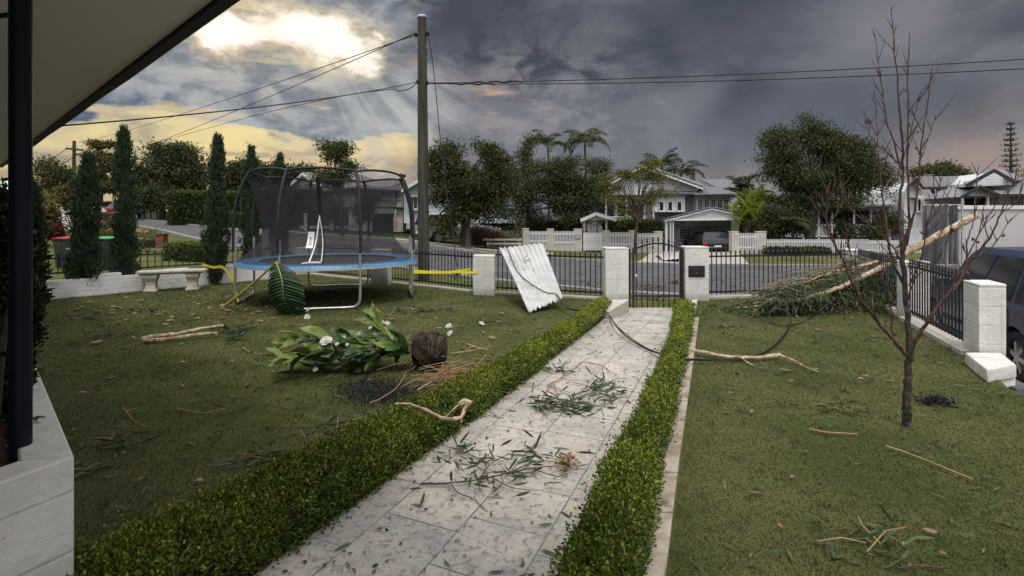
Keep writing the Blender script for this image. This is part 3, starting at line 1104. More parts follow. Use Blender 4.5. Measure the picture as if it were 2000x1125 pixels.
def slab_ring(z0, z1):
    mb = MB()
    A, B_ = c0, c0 + e1n * L1
    nin = Vector((-e1n.y, e1n.x, 0))
    if nin.dot(e2n) < 0:
        nin = -nin
    C_ = c0 + e2n * L2
    nin2 = Vector((-e2n.y, e2n.x, 0))
    if nin2.dot(e1n) < 0:
        nin2 = -nin2
    # inner corner
    den = e1n.x * e2n.y - e1n.y * e2n.x
    q = nin2 * W - nin * W
    s = (q.x * e2n.y - q.y * e2n.x) / den
    inner = c0 + nin * W + e1n * s
    up = Vector((0, 0, z1 - z0))
    o_ = Vector((0, 0, z0))
    mb.prism([A + o_, B_ + o_, B_ + nin * W + o_, inner + o_], up)
    mb.prism([C_ + o_, A + o_, inner + o_, C_ + nin2 * W + o_], up)
    return mb, inner, B_ + nin * W, C_ + nin2 * W


mb, inn, ib, ic = slab_ring(-.05, pz)
part('wall', mb, 'white_block', root, bevel=.008)
mb = MB()
far = ib + (ic - inn)
mb.prism([(inn.x, inn.y, pz - .10), (ib.x, ib.y, pz - .10), (far.x, far.y, pz - .10), (ic.x, ic.y, pz - .10)], (0, 0, .05))
part('soil', mb, 'bark_mulch', root)
o = root
# loose bark on the soil of the planter
n = 900
a_, b_ = RNG.random(n), RNG.random(n)
P = np.array(inn) + a_[:, None] * np.array(ib - inn) * .95 + b_[:, None] * np.array(ic - inn) * .6
P[:, 2] = pz - .055
V, T, _m = leaves(P, rdir(n, .2), .022 + .02 * RNG.random(n), .011, .3)
npart('bark_mulch', V, T, 'dead_leaf', root)['kind'] = 'stuff'

c = gr(69, 823, pz + .004)
mb = MB()
for a, l_ in ((.3, .035), (1.6, .03), (2.6, .026)):
    d = Vector((math.cos(a), math.sin(a), .15))
    s = Vector((-d.y, d.x, 0))
    mb.grid(lambda u, v: c + d * (l_ * u) + s * (.010 * (v - .5) * 2 * math.sin(math.pi * (.08 + .9 * u))) + Vector((0, 0, .010 * u * (1 - u) * 4 + .003)), 4, 2)
solo('leaf_sprig', mb, 'gum_fresh', 'tiny dark sprig of leaves on the planter rim', 'sprig', c)

# the dark leafy shrub growing in the planter
sb = at(15, 800, 2.15)
root = thing('shrub', 'dark glossy leafed shrub growing in the white planter', 'shrub', (sb.x, sb.y, pz - .06))
pts, rr = [], []
for cx, cy, r, n in ((-8, 470, .15, 420), (10, 560, .13, 520), (20, 510, .11, 400), (34, 575, .10, 420), (12, 660, .12, 420), (36, 650, .075, 240),
                     (-30, 600, .2, 500), (44, 610, .06, 150), (-40, 440, .17, 500), (-30, 720, .16, 400), (14, 720, .09, 200), (34, 735, .05, 110), (30, 480, .06, 120)):
    c = at(cx, cy, 2.25)
    n = int(n * 3.2)
    pts.append(np.array(c) + rdir(n) * (RNG.random((n, 1)) ** .4) * r * np.array([.95, .9, 1.25]) * (1 + .10 * RNG.normal(size=(n, 1))))
P = np.concatenate(pts)
V, T, _m = leaves(P, rdir(len(P), .35), .034 + .022 * RNG.random(len(P)), .021, .2, .08)
npart('foliage', V, T, 'camellia', root)
mb = MB()
for k in range(7):
    e = at(-40 + 14 * k, 520 + 30 * (k % 3), 2.25)
    mb.tube(smooth_line([(sb.x - .05, sb.y, pz - .08), (sb.x * .5 + e.x * .5, sb.y, pz + .3), e], 4), [.014] * 8 + [.006], 6)
part('stem', mb, 'bark', root)


# ------------------------------------------------------------------ block piers, walls, kerbs under the fences
def pier(name, label, corners, z0, z1, group='white block fence piers', cap=.0):
    b = Vector((sum(c[0] for c in corners) / 4, sum(c[1] for c in corners) / 4, max(z0, -.02)))
    root = thing(name, label, 'pier', b, 0, group)
    mb = MB()
    mb.prism([(x, y, z0) for x, y in corners], (0, 0, z1 - .035 - z0))
    part('shaft', mb, 'white_block', root, bevel=.010)
    mb = MB()
    g = .002
    cc = [(x + (x - b.x) * .012, y + (y - b.y) * .012) for x, y in corners]
    mb.prism([(x, y, z1 - .035) for x, y in cc], (0, 0, .035))
    part('cap', mb, 'white_block', root, bevel=.010)
    return root


def sq(px0, px1, Y, d, sl=0.0):
    x0, x1 = (px0 - 1000) / F * Y, (px1 - 1000) / F * Y
    return [(x0, Y), (x1, Y - sl), (x1 + .0, Y + d - sl), (x0 + .0, Y + d)]


gp = pier('gate_pier', 'white block pier on the latch side of the black gate', sq(1183, 1228, 9.45, .40), -.35, 1.5 - .056 * 9.45)
gq = pier('gate_pier', 'white block gate pier holding the black letterbox', sq(1339, 1385, 9.45, .40), -.35, 1.5 - .054 * 9.45)
pier('fence_pier', 'short white block pier wrapped by the yellow strap', sq(924, 966, 10.2, .42, .09), -.3, 1.5 - .071 * 10.2)
pier('fence_pier', 'white block pier seen beneath the trampoline', sq(723, 760, 11.75, .42, .12), -.2, .80)
pier('fence_pier', 'white block pier at the far end of the yard behind the net', sq(577, 611, 14.0, .42, .1), -.2, 1.5 - .056 * 14.0)
pier('fence_pier', 'white corner pier behind the fallen gum branch', sq(1664, 1699, 10.15, .42), -.5, 1.5 - .060 * 10.15)
dv = Vector((.36, .93, 0)).normalized()
q0 = Vector((5.86, 7.60, 0))
q1 = q0 + dv * .36
q3 = q0 + Vector((.36, -.02, 0))
pier('fence_pier', 'white block pier between the bare tree and the blue car', [(q0.x - .03, q0.y), (q3.x - .03, q3.y), (q1.x + .33, q1.y - .02), (q1.x - .03, q1.y)], -.95, 1.5 - .082 * 7.7)
c_ = Vector((4.94, 5.415, 0))
pier('fence_pier', 'nearest white block pier, beside the wheel of the blue car', [(4.94, 5.415), (5.215, 5.40), (5.385, 5.78), (5.11, 5.80)], -1.0, .815)

# letterbox in the right gate pier
root = gq
mb = MB()
mb.pbox(1345, 519, 1377, 541, 9.432, .03)
lb = part('letterbox', mb, 'black_steel', root, bevel=.004)
mb = MB()
mb.pbox(1346.5, 535.5, 1375.5, 537, 9.418, .016)
part('slot_rim', mb, 'trim_dark', lb)
mb = MB()
kb = at(1360, 532.6, 9.42)
mb.tube([(kb.x, kb.y + .012, kb.z), (kb.x, kb.y - .012, kb.z)], .012, 12)
part('lock', mb, 'knob', lb)

# sloping wing walls each side of the gate step
for lab, pts in (('low white wing wall running down from the latch pier to the path', [(1197, 585), (1228, 585), (1190, 609), (1174, 607)]),
                 ('low white wing wall below the letterbox pier', [(1338, 585), (1362, 585), (1357, 611), (1331, 607)])):
    zs = [.10, .10, .02, .02]
    P3 = []
    for (px, py), z in zip(pts, zs):
        Y = (EYE - z) * F / (py - HZ)
        P3.append(Vector(((px - 1000) / F * Y, Y, z)))
    b = sum(P3, Vector()) / 4
    mb = MB()
    lo = [Vector((p.x, p.y, -.3)) for p in P3]
    mb.face(P3)
    mb.face(lo[::-1])
    for i in range(4):
        j = (i + 1) % 4
        mb.face([lo[i], lo[j], P3[j], P3[i]])
    me_ = mb
    o = solo('wing_wall', mb, 'white_block', lab, 'low wall', (b.x, b.y, 0), 'wing walls beside the gate', smooth=False)

# stepped low block at the end of the right fence
b0 = gr(1929, 746)
root = thing('step_block', 'low white stepped block in front of the nearest pier', 'block', (b0.x, b0.y, -.3))
mb = MB()
mb.prism([(4.40, 4.74, -.02), (4.83, 4.90, -.02), (5.12, 5.36, -.02), (4.74, 5.36, -.02)], (0, 0, .125))
part('upper_course', mb, 'white_block', root, bevel=.012)
mb = MB()
mb.prism([(4.50, 4.80, -.6), (4.85, 4.93, -.6), (5.10, 5.34, -.6), (4.76, 5.34, -.6)], (0, 0, .575))
part('lower_course', mb, 'white_block', root, bevel=.012)


def kerbline(label, pts, z1, w=.16, z0=-.45):
    b = Vector(pts[0])
    mb = MB()
    for a, c in zip(pts, pts[1:]):
        mb.bar((a[0], a[1], (z0 + z1) / 2), (c[0], c[1], (z0 + z1) / 2), w, z1 - z0)
    solo('plinth', mb, 'white_block', label, 'plinth', (b.x, b.y, 0), 'plinths under the metal fences', bevel=.008)


kerbline('white plinth under the fence behind the trampoline legs', [(-5.5, 14.0), (-3.3, 12.45)], .03)
kerbline('white plinth under the fence between trampoline and strapped pier', [(-2.85, 12.08), (-1.57, 11.2), (-.85, 10.62)], .03)
kerbline('white plinth under the fence behind the leaning metal sheet', [(-.36, 10.42), (1.74, 9.66)], .03)
kerbline('white plinth under the fence beside the letterbox', [(3.64, 9.72), (6.75, 10.28)], .04)
kerbline('white plinth under the fence beside the blue car', [(5.90, 7.64), (5.07, 5.62)], .05, .22, -1.0)
kerbline('white plinth under the short fence behind the branch leaves', [(6.85, 10.18), (6.05, 7.9)], .05, .22, -1.0)

# low stepped brick wall along the left side
WA, WB = Vector((-11.2, 6.6, 0)), Vector((-5.9, 13.35, 0))
wd = (WB - WA).normalized()
wl = (WB - WA).length
root = thing('brick_wall', 'low white painted brick wall with stepped top on the left side', 'wall', WA)
mb = MB()
t = 0.0
i = 0
while t < wl - .01:
    e = min(t + (.46 if i % 2 else .80), wl)
    h = .40 if i % 2 else .335
    a, b = WA + wd * t, WA + wd * e
    mb.bar((a.x, a.y, (h - .3) / 2), (b.x, b.y, (h - .3) / 2), .20, h + .3)
    t = e
    i += 1
part('wall', mb, 'white_brick', root, smooth=False)


# ------------------------------------------------------------------ black steel fences
def spear(h, r=.0105):
    mb = MB()
    mb.tube([(0, 0, 0), (0, 0, h - .085)], r, 6)
    mb.lathe((0, 0, h - .09), [(.006, 0), (.021, .010), (.021, .02), (.009, .028), (.009, .034), (.026, .05), (.016, .066), (.001, .09)], 6)
    return mb


def steel_fence(label, pts, z0, z1, spacing=.112, rails=(.05, .12), post=False):
    """pts: ground points along the run; z0/z1 foot and tip of the pickets; rails measured in from the ends"""
    b = Vector((pts[0][0], pts[0][1], z0))
    root = thing('steel_fence', label, 'fence', b, 0, 'black steel spear-top fences')
    for rz in (z0 + rails[0], z1 - rails[1]):
        mb = MB()
        for a, c in zip(pts, pts[1:]):
            mb.bar((a[0], a[1], rz), (c[0], c[1], rz), .024, .032)
        part('rail', mb, 'black_steel', root)
    total = sum((Vector(a) - Vector(c)).length for a, c in zip([Vector((p[0], p[1], 0)) for p in pts], [Vector((p[0], p[1], 0)) for p in pts[1:]]))
    k = int(total / spacing)
    me_ = spear(z1 - z0).mesh('picket')
    me_.materials.append(M['black_steel'])
    P3 = [Vector((p[0], p[1], 0)) for p in pts]
    for i in range(k + 1):
        p = poly_at(P3, min(1, (i + .5) / (k + 1)))
        o = bpy.data.objects.new('picket', me_)
        COL.objects.link(o)
        o.parent = root
        o.location = (p.x - b.x, p.y - b.y, 0)
    return root


wn = Vector((-wd.y, wd.x, 0)) * .13
a, b = WA + wn, WB + wn
steel_fence('black spear-top fence above the low wall on the left', [a, b], .43, .84, .135, (.03, .10))
steel_fence('black spear-top fence behind the trampoline net', [(-5.25, 13.86), (-3.38, 12.52)], .05, .86, .101)
steel_fence('black spear-top fence between trampoline and strapped pier', [(-2.86, 12.10), (-1.57, 11.2), (-.80, 10.60)], .06, .84, .101)
steel_fence('black spear-top fence behind the leaning metal sheet', [(-.33, 10.42), (1.73, 9.68)], .06, .90, .101)
steel_fence('black spear-top fence running right from the letterbox', [(3.66, 9.74), (6.72, 10.28)], .06, .91, .101)
steel_fence('black spear-top fence in front of the blue car', [(5.885, 7.59), (5.12, 5.74)], .10, .93, .105)
steel_fence('short black spear-top fence behind the branch leaves', [(6.84, 10.12), (6.02, 7.95)], .10, .93, .101)

# gate
GY = 9.52
root = thing('garden_gate', 'black arched steel garden gate between two white piers', 'gate', at(1284, 604, GY))
mb = MB()


def gx(px):
    return (px - 1000) / F * GY


def gz(py):
    return EYE - (py - HZ) / F * GY


mb.bar((gx(1237), GY, gz(604)), (gx(1237), GY, gz(484)), .035, .035)
mb.bar((gx(1331), GY, gz(604)), (gx(1331), GY, gz(484)), .035, .035)
arc = [(gx(1237 + 94 * i / 12), GY, gz(487 - 11.5 * math.sin(math.pi * i / 12))) for i in range(13)]
for p, q in zip(arc, arc[1:]):
    mb.bar(p, q, .022, .028)
mb.bar((gx(1238), GY, gz(578)), (gx(1330), GY, gz(578)), .022, .028)
part('frame', mb, 'black_steel', root)
for i in range(9):
    px = 1239 + 10.6 * (i + .4)
    top = 487 - 11.5 * math.sin(math.pi * (px - 1237) / 94) - 14
    h = gz(top) - gz(604)
    o = link('bar', spear(h).mesh('bar'), 'black_steel', root)
    o.location = Vector((gx(px), GY, gz(604))) - Vector(root.location)
mb = MB()
k0 = at(1242.5, 538.5, GY - .03)
mb.lathe((k0.x, k0.y, k0.z - .03), [(.004, 0), (.022, .008), (.031, .03), (.022, .052), (.004, .06)], 14)
mb.tube([(k0.x, k0.y + .03, k0.z), (k0.x, k0.y, k0.z)], .012, 8)
part('knob', mb, 'knob', root)
mb = MB()
mb.bar((gx(1231), GY + .05, gz(604)), (gx(1231), GY + .05, gz(487)), .03, .03)
mb.bar((gx(1336.5), GY + .05, gz(604)), (gx(1336.5), GY + .05, gz(487)), .03, .03)
part('hinge_post', mb, 'black_steel', root)


# ------------------------------------------------------------------ clipped box hedges
def box_hedge(label, lineA, lineB, y0, y1, hfun, n, newfun, base):
    """hedge between two edge lines; hfun(y) height; leaves thrown over a lumpy rounded box"""
    mb = MB()
    st = 44

    def core(a, b):
        y = lerp(y0 + .03, y1 - .03, a)
        xl, xr, h = xa(lineA, y) + .05, xa(lineB, y) - .05, hfun(y) - .04
        c = 2 * b
        q = [(xl, 0), (xl, h * .82), (lerp(xl, xr, .2), h), (lerp(xl, xr, .8), h), (xr, h * .82), (xr, 0)]
        s = b * 5
        i = min(int(s), 4)
        f = s - i
        return (lerp(q[i][0], q[i + 1][0], f), y, lerp(q[i][1], q[i + 1][1], f))
    mb.grid(core, st, 10, mi=0)
    cm = mb.mesh('core', base, False)
    Y = y0 * (y1 / y0) ** RNG.random(n)
    A = np.interp(Y, [p[1] for p in lineA], [p[0] for p in lineA])
    B_ = np.interp(Y, [p[1] for p in lineB], [p[0] for p in lineB])
    H = np.array([hfun(y) for y in Y])
    # lumps: clipped plants side by side
    lump = np.sin(Y * 19 + 3 * np.sin(Y * 3.1)) * .5 + np.sin(Y * 7.3 + 1.2) * .5
    H = H * (1 + .06 * lump)
    wd_ = (B_ - A)
    s = RNG.random(n) * (2 * H + wd_)
    X = np.where(s < H, A, np.where(s < H + wd_, A + (s - H), B_))
    Z = np.where(s < H, s, np.where(s < H + wd_, H, H - (s - H - wd_)))
    # round the top edges
    t = np.clip((X - A) / wd_, 0, 1)
    edge = np.minimum(t, 1 - t) * wd_
    Z = np.where(edge < .05, np.minimum(Z, H - .05 + np.sqrt(np.maximum(0, .05 ** 2 - (.05 - edge) ** 2)) * 1.0 + .0), Z)
    nx = np.where(s < H, -1.0, np.where(s < H + wd_, 0.0, 1.0))
    nz = np.where((s >= H) & (s < H + wd_), 1.0, .25)
    N_ = np.stack([nx, np.zeros(n), nz], 1)
    P = np.stack([X, Y, Z], 1)
    bump = (RNG.random(n) ** 2) * .07 - .035
    l3 = np.sin(X * 38 + 2 * np.sin(Y * 9)) * np.sin(Y * 34 + 1.3 * np.sin(X * 11)) * np.sin(Z * 30 + X * 9 + 1) + .6 * np.sin(X * 17 + Y * 13) * np.sin(Y * 15 - Z * 12)
    P = P + N_ * ((bump + .026 * l3)[:, None]) + RNG.normal(size=(n, 3)) * .012
    P[:, 2] = np.maximum(P[:, 2], .01)
    D = unit(N_ * .8 + RNG.normal(size=(n, 3)) * .65 + np.array([0, 0, .35]))
    sz = (.013 + .0016 * Y) * (.7 + .6 * RNG.random(n))
    pn = np.array([newfun(y) for y in Y]) * (.35 + 1.1 * np.clip(Z / H, 0, 1) ** 2)
    patch = .6 + .8 * (np.sin(Y * 5.1 + 2 * X) > 0)
    mi = np.where(RNG.random(n) < pn * patch, 1, 0)
    # hollows where twigs show, and fresh shoots that missed the last clipping
    hol = np.sin(Y * 8.3 + X * 3 + Z * 9) * np.sin(Y * 5.1 - X * 7 + 2) + .7 * np.sin(Z * 21 + Y * 17) * np.sin(X * 19 - Y * 6)
    kp = (hol < .95) | (RNG.random(n) < .22)
    P, D, sz, mi = P[kp], D[kp], sz[kp], mi[kp]
    tops = np.where(P[:, 2] > .8 * np.interp(P[:, 1], Y[np.argsort(Y)][::200], H[np.argsort(Y)][::200]))[0]
    ch = RNG.choice(tops, 520)
    kk = 7
    sp_ = np.repeat(P[ch], kk, axis=0)
    hh = np.tile(np.linspace(.1, 1, kk), len(ch)) * np.repeat(.02 + .045 * RNG.random(len(ch)), kk)
    ln = np.repeat(RNG.normal(size=(len(ch), 2)) * .35, kk, axis=0)
    sp_ = sp_ + np.stack([ln[:, 0] * hh, ln[:, 1] * hh, hh], 1)
    P = np.concatenate([P, sp_])
    D = np.concatenate([D, unit(RNG.normal(size=sp_.shape) * .7 + np.array([0, 0, .7]))])
    sz = np.concatenate([sz, (.012 + .0015 * sp_[:, 1]) * (.7 + .5 * RNG.random(len(sp_)))])
    mi = np.concatenate([mi, (RNG.random(len(sp_)) < .65).astype(int)])
    V, T, m2 = leaves(P, D, sz, sz * .62, .2, .05, mi)
    root = thing('box_hedge', label, 'hedge', base, 0, 'clipped box hedges along the path')
    npart('foliage', V, T, ['box_leaf', 'box_new'], root, m2)
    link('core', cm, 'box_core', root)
    tb = MB()
    for q in range(420):
        y = y0 * (y1 / y0) ** RNG.random()
        xl, xr, h = xa(lineA, y), xa(lineB, y), hfun(y)
        x = lerp(xl, xr, RNG.random())
        s_ = RNG.random() < .5
        p = Vector((xl + .05 if s_ else xr - .05, y, h * (.1 + .6 * RNG.random())))
        e = p + Vector(((-1 if s_ else 1) * (.05 + .02 * RNG.random()), RNG.normal() * .05, .05 + .07 * RNG.random()))
        tb.tube([p, p.lerp(e, .6) + Vector((0, 0, .01)), e], [.0028, .002, .0012], 4)
    part('twigs', tb, 'straw', root)['kind'] = 'stuff'
    return root


HL = [(xa(PL, y) - float(np.interp(y, [1.0, 2.0, 2.5, 3.45, 5.0, 6.5, 8.8], [.46, .41, .36, .30, .24, .20, .19])), y) for y in (1.0, 1.6, 2.15, 2.8, 3.44, 4.3, 5.0, 5.8, 6.86, 8.15, 9.1)]
box_hedge('clipped box hedge on the left side of the stone path', HL, PL, 1.25, 8.75, lambda y: float(np.interp(y, [1.2, 3, 5, 8.8], [.275, .245, .185, .12])),
          160000, lambda y: float(np.interp(y, [1.2, 4, 6, 8.8], [.20, .28, .50, .85])), Vector((PL[2][0] - .2, PL[2][1], 0)))
box_hedge('clipped box hedge between the stone path and its edging', PR, HR, 1.35, 8.35, lambda y: float(np.interp(y, [1.2, 3, 5, 8.4], [.28, .26, .20, .16])),
          120000, lambda y: float(np.interp(y, [1.2, 4, 6, 8.4], [.24, .34, .48, .58])), Vector((PR[3][0] + .15, PR[3][1], 0)))


# ------------------------------------------------------------------ trampoline
TC = Vector((-3.52, 9.95, 0))
TR_, MH, NT_ = 1.60, .715, 2.36
root = thing('trampoline', 'round blue padded trampoline with black safety net and curved poles', 'trampoline', TC)


def tp(ang, r, z):
    """ang measured from the side that faces the camera, to the right"""
    return Vector((TC.x + r * math.sin(R(ang)), TC.y - r * math.cos(R(ang)), z))


mb = MB()
mb.tube([tp(a, TR_ + .01, MH - .045) for a in range(0, 361, 6)], .02, 8)
part('frame', mb, 'galv', root)
mb = MB()
mb.grid(lambda a, b: tp(360 * a, .01 + (TR_ - .34) * b, MH - .03 - .03 * (1 - b * b)), 64, 8)
part('jumping_mat', mb, 'tramp_mat', root)


def padfn(a, b):
    ang = 360 * a
    r = lerp(TR_ - .34, TR_ + .06, b)
    z = MH + .012 + .018 * math.sin(math.pi * min(1, b * 1.1)) + .006 * math.sin(a * 60) * b - (.055 if b > .9 else 0)
    return tp(ang, r, z)


mb = MB()
mb.grid(padfn, 120, 10)
part('pad', mb, 'tramp_blue', root)
mb = MB()
for k in range(80):
    mb.bar(tp(4.5 * k, TR_ - .33, MH - .035), tp(4.5 * k, TR_ - .01, MH - .04), .018, .018)
part('springs', mb, 'galv', root)
mb = MB()
mb.grid(lambda a, b: tp(360 * a, TR_ + .065 + .004 * math.sin(a * 200), MH - .04 - .022 * b), 120, 1)
part('skirt', mb, 'cream', root)
ANG = [-9.3 + 45 * k for k in range(8)]


def pole_pts(a):
    pts = [tp(a, TR_ + .07, .05), tp(a, TR_ + .075, .7), tp(a, TR_ + .08, 1.35)]
    for t in (.2, .4, .6, .8, 1.0):
        z = 1.35 + (NT_ - 1.35) * t
        pts.append(tp(a, TR_ + .08 - .26 * t ** 2.2, z))
    return pts


for a in ANG:
    mb = MB()
    pp = smooth_line(pole_pts(a), 3)
    hi_ = [p for p in pp if p.z > MH + .02]
    mb.tube(hi_, .025, 12)
    part('pole', mb, 'foam_grey', root)
for k in range(4):
    a0, a1 = ANG[2 * k], ANG[2 * k + 1]
    p0, p1 = tp(a0, TR_ + .05, 0), tp(a1, TR_ + .05, 0)
    u = Vector((0, 0, 1))
    d = (p1 - p0).normalized()
    pts = [p0 + u * 1.15, p0 + u * .6, p0 + u * .16, p0 + u * .055 + d * .05, p0 + u * .024 + d * .16, (p0 + p1) / 2 + u * .024, p1 + u * .024 - d * .16,
           p1 + u * .055 - d * .05, p1 + u * .16, p1 + u * .6, p1 + u * 1.15]
    mb = MB()
    mb.tube(smooth_line(pts, 4), .022, 10)
    part('leg', mb, 'galv', root)
mb = MB()
tops = [tp(a, TR_ - .18, NT_) for a in ANG]
ring = []
for i in range(8):
    p, q = tops[i], tops[(i + 1) % 8]
    for t in (0, .12, .3, .5, .7, .88):
        out_ = ((p + q) / 2 - Vector((TC.x, TC.y, NT_))).normalized()
        ring.append(p.lerp(q, t) + out_ * .10 * math.sin(math.pi * t) + Vector((0, 0, -.045 + .05 * math.sin(math.pi * t) ** .5)))
mb.tube(ring + [ring[0]], .021, 8)
part('top_ring', mb, 'foam_grey', root)


def netfn(a, b):
    ang = 360 * a + ANG[0]
    ph = (a * 8) % 1.0
    sag = math.sin(math.pi * ph)
    z = lerp(MH + .03, NT_ - .08 - .075 * sag ** .8, b)
    # flares out to the pad at the foot and to the poles at the head
    r = TR_ - .37 + .38 * max(0, 1 - b / .32) ** 1.6 + .25 * max(0, (b - .45) / .55) ** 1.5 - .09 * sag * b ** .5
    r += .012 * math.sin(a * 90 + b * 7)
    return tp(ang, r, z)


mb = MB()
mb.grid(netfn, 160, 14)
part('safety_net', mb, 'net', root)


def net_at(ang, b, dr=.012):
    p = Vector(netfn(((ang - ANG[0]) % 360) / 360, b))
    c = Vector((TC.x, TC.y, p.z))
    return p + (p - c).normalized() * dr


DA = 11.0
mb = MB()
for i in range(10):
    b0_, b1_ = lerp(.56, 1.0, i / 10), lerp(.56, 1.0, (i + 1) / 10)
    p, q = net_at(DA, b0_), net_at(DA, b1_)
    mb.bar(p, q, .060, .012, up=(0, -1, 0))
part('zip_strip', mb, 'rubber', root)
mb = MB()
l, r_ = [], []
for i in range(13):
    t = i / 12
    b_ = .03 + .53 * t
    l.append(net_at(DA - 4.2 * (1 - t) ** .85, b_, .02))
    r_.append(net_at(DA + 2.6 * math.sin(math.pi * (1 - t) * .62) + .6 * (1 - t), b_, .02))
for ln in (l, r_):
    for p, q in zip(ln, ln[1:]):
        mb.bar(p, q, .020, .010, up=(0, -1, 0))
mb.bar(l[0], r_[0], .02, .03)
mb.bar(l[0], net_at(DA - 8, .02, .03), .02, .02)
part('door_trim', mb, 'white_plastic', root)
mb = MB()
mb.tube([p + Vector((.015, -.004, 0)) for p in r_], .011, 6)
part('door_zip', mb, 'rubber', root)
# printed notice sheet tied to the outside of the net
mb = MB()
mb.grid(lambda a, b: net_at(lerp(1.6, 6.6, a), lerp(.365, .18, b), .016 + .006 * math.sin(a * 5 + b * 3)), 6, 8)
nt = part('notice', mb, 'white_plastic', root)
mb = MB()
for w, bb in ((.7, .30), (.5, .285), (.62, .26), (.55, .24), (.66, .22)):
    mb.bar(net_at(4.1 - 1.9 * w, bb, .026), net_at(4.1 + 1.9 * w, bb, .026), .004, .007)
part('print', mb, 'foam_grey', nt)

# yellow straps
mb = MB()


def ribbon(mb, pts, w, up=(0, 0, 1), tw=0.0):
    P = smooth_line(pts, 6)
    for i, (a, b) in enumerate(zip(P, P[1:])):
        u = Vector(up)
        u.rotate(Matrix.Rotation(tw * i / len(P), 3, (b - a).normalized()))
        mb.bar(a, b, .004, w, up=u)


pr = tp(80, TR_ + .09, .50)
ribbon(mb, [pr, at(872, 532, 9.95), at(924, 535 - 3, 10.17), at(968, 527, 10.15)], .05)
ribbon(mb, [pr + Vector((0, 0, .03)), at(865, 532, 10.4), at(924, 525, 10.7)], .045)
st = solo('strap', mb, 'yellow_tape', 'yellow webbing strap tying the trampoline leg to the white pier', 'strap', pr, 'yellow tie-down straps')
mb = MB()
k = at(893, 536, 10.0)
mb.box(k, (.05, .03, .04), .3)
for i in range(5):
    e = k + Vector((RNG.normal() * .06, RNG.normal() * .03, -.05 - .09 * RNG.random()))
    mb.tube(smooth_line([k, k + Vector((RNG.normal() * .05, 0, .02)), e], 4), .006, 5)
part('ratchet', mb, 'rubber', st)
mb = MB()
pl_ = tp(-55, TR_ + .09, .40)
ribbon(mb, [pl_, at(436, 523, 9.6), at(415, 522, 10.3), at(394, 516, 11.6)], .05)
ribbon(mb, [pl_, at(452, 528, 9.0), pl_ + Vector((.10, .0, -.35))], .03)
solo('strap', mb, 'yellow_tape', 'yellow webbing strap running left from the trampoline past the cypress', 'strap', pl_, 'yellow tie-down straps')

# ------------------------------------------------------------------ banana leaf on the trampoline
tip = gr(574, 611, .02)
topc = at(540, 512, 8.10)
foot = gr(436, 600, .02)
root = thing('banana_leaf', 'large torn banana leaf leaning against the trampoline edge', 'leaf', foot)
mb = MB()
stem = smooth_line([foot, foot.lerp(topc, .45) + Vector((0, 0, -.03)), topc], 8)
mb.tube(stem, [lerp(.030, .016, i / (len(stem) - 1)) for i in range(len(stem))], 8)
part('stalk', mb, 'banana_rib', root)
mid = smooth_line([topc, topc.lerp(tip, .35) + Vector((.06, -.16, .03)), topc.lerp(tip, .72) + Vector((-.01, -.15, .02)), tip], 10)
mb = MB()
mb.tube(mid, [lerp(.014, .004, i / (len(mid) - 1)) for i in range(len(mid))], 6)
part('midrib', mb, 'banana_rib', root)
mb = MB()
for side in (-1, 1):
    t = 0.02
    while t < .985:
        dt = min(random.choice((.03, .05, .06, .10)), .99 - t)

        def strip_fn(a, b, t=t, dt=dt, side=side, j=random.uniform(-.05, .03), k=random.uniform(.84, 1.03)):
            s = t + dt * a * 1.0
            p = poly_at(mid, s)
            w = (.33 if side > 0 else .27) * (math.sin(math.pi * min(1, .06 + s * .92)) ** .55) * k
            return p + Vector((side * w * b, .10 * b * b - .03 * math.sin(b * 3) + j * b * .5 + .012 * math.sin(s * 120), (-.03 + .05 * (1 - s)) * b - .10 * b * b + j * b * .3))
        mb.grid(strip_fn, 5, 6)
        t += dt
part('blade', mb, 'banana', root)

# ------------------------------------------------------------------ stone bench
bc = Vector((-7.16, 10.80, 0))
brz = math.atan2(.45, 1.05)
root = thing('garden_bench', 'curved-leg cast stone garden bench against the low white wall', 'bench', bc, brz)
mb = MB()
mb.box((0, 0, .405), (1.22, .36, .05))
mb.box((0, 0, .366), (1.14, .29, .03))
part('seat', mb, 'stone', root, world=False, bevel=.012)
for s in (-1, 1):
    mb = MB()
    prof = [(.20, .0), (.20, .035), (.165, .05), (.15, .09), (.135, .14), (.145, .20), (.18, .26), (.195, .29), (.195, .35)]
    n0 = None
    for (h, z), (h2, z2) in zip(prof, prof[1:]):
        x = s * .37
        wa, wb = .24 * h / .2, .24 * h2 / .2
        mb.face([(x - wa / 2, -h * .75, z), (x + wa / 2, -h * .75, z), (x + wb / 2, -h2 * .75, z2), (x - wb / 2, -h2 * .75, z2)])
        mb.face([(x + wa / 2, h * .75, z), (x - wa / 2, h * .75, z), (x - wb / 2, h2 * .75, z2), (x + wb / 2, h2 * .75, z2)])
        mb.face([(x + wa / 2, -h * .75, z), (x + wa / 2, h * .75, z), (x + wb / 2, h2 * .75, z2), (x + wb / 2, -h2 * .75, z2)])
        mb.face([(x - wa / 2, h * .75, z), (x - wa / 2, -h * .75, z), (x - wb / 2, -h2 * .75, z2), (x - wb / 2, h2 * .75, z2)])
    part('leg', mb, 'stone', root, world=False)

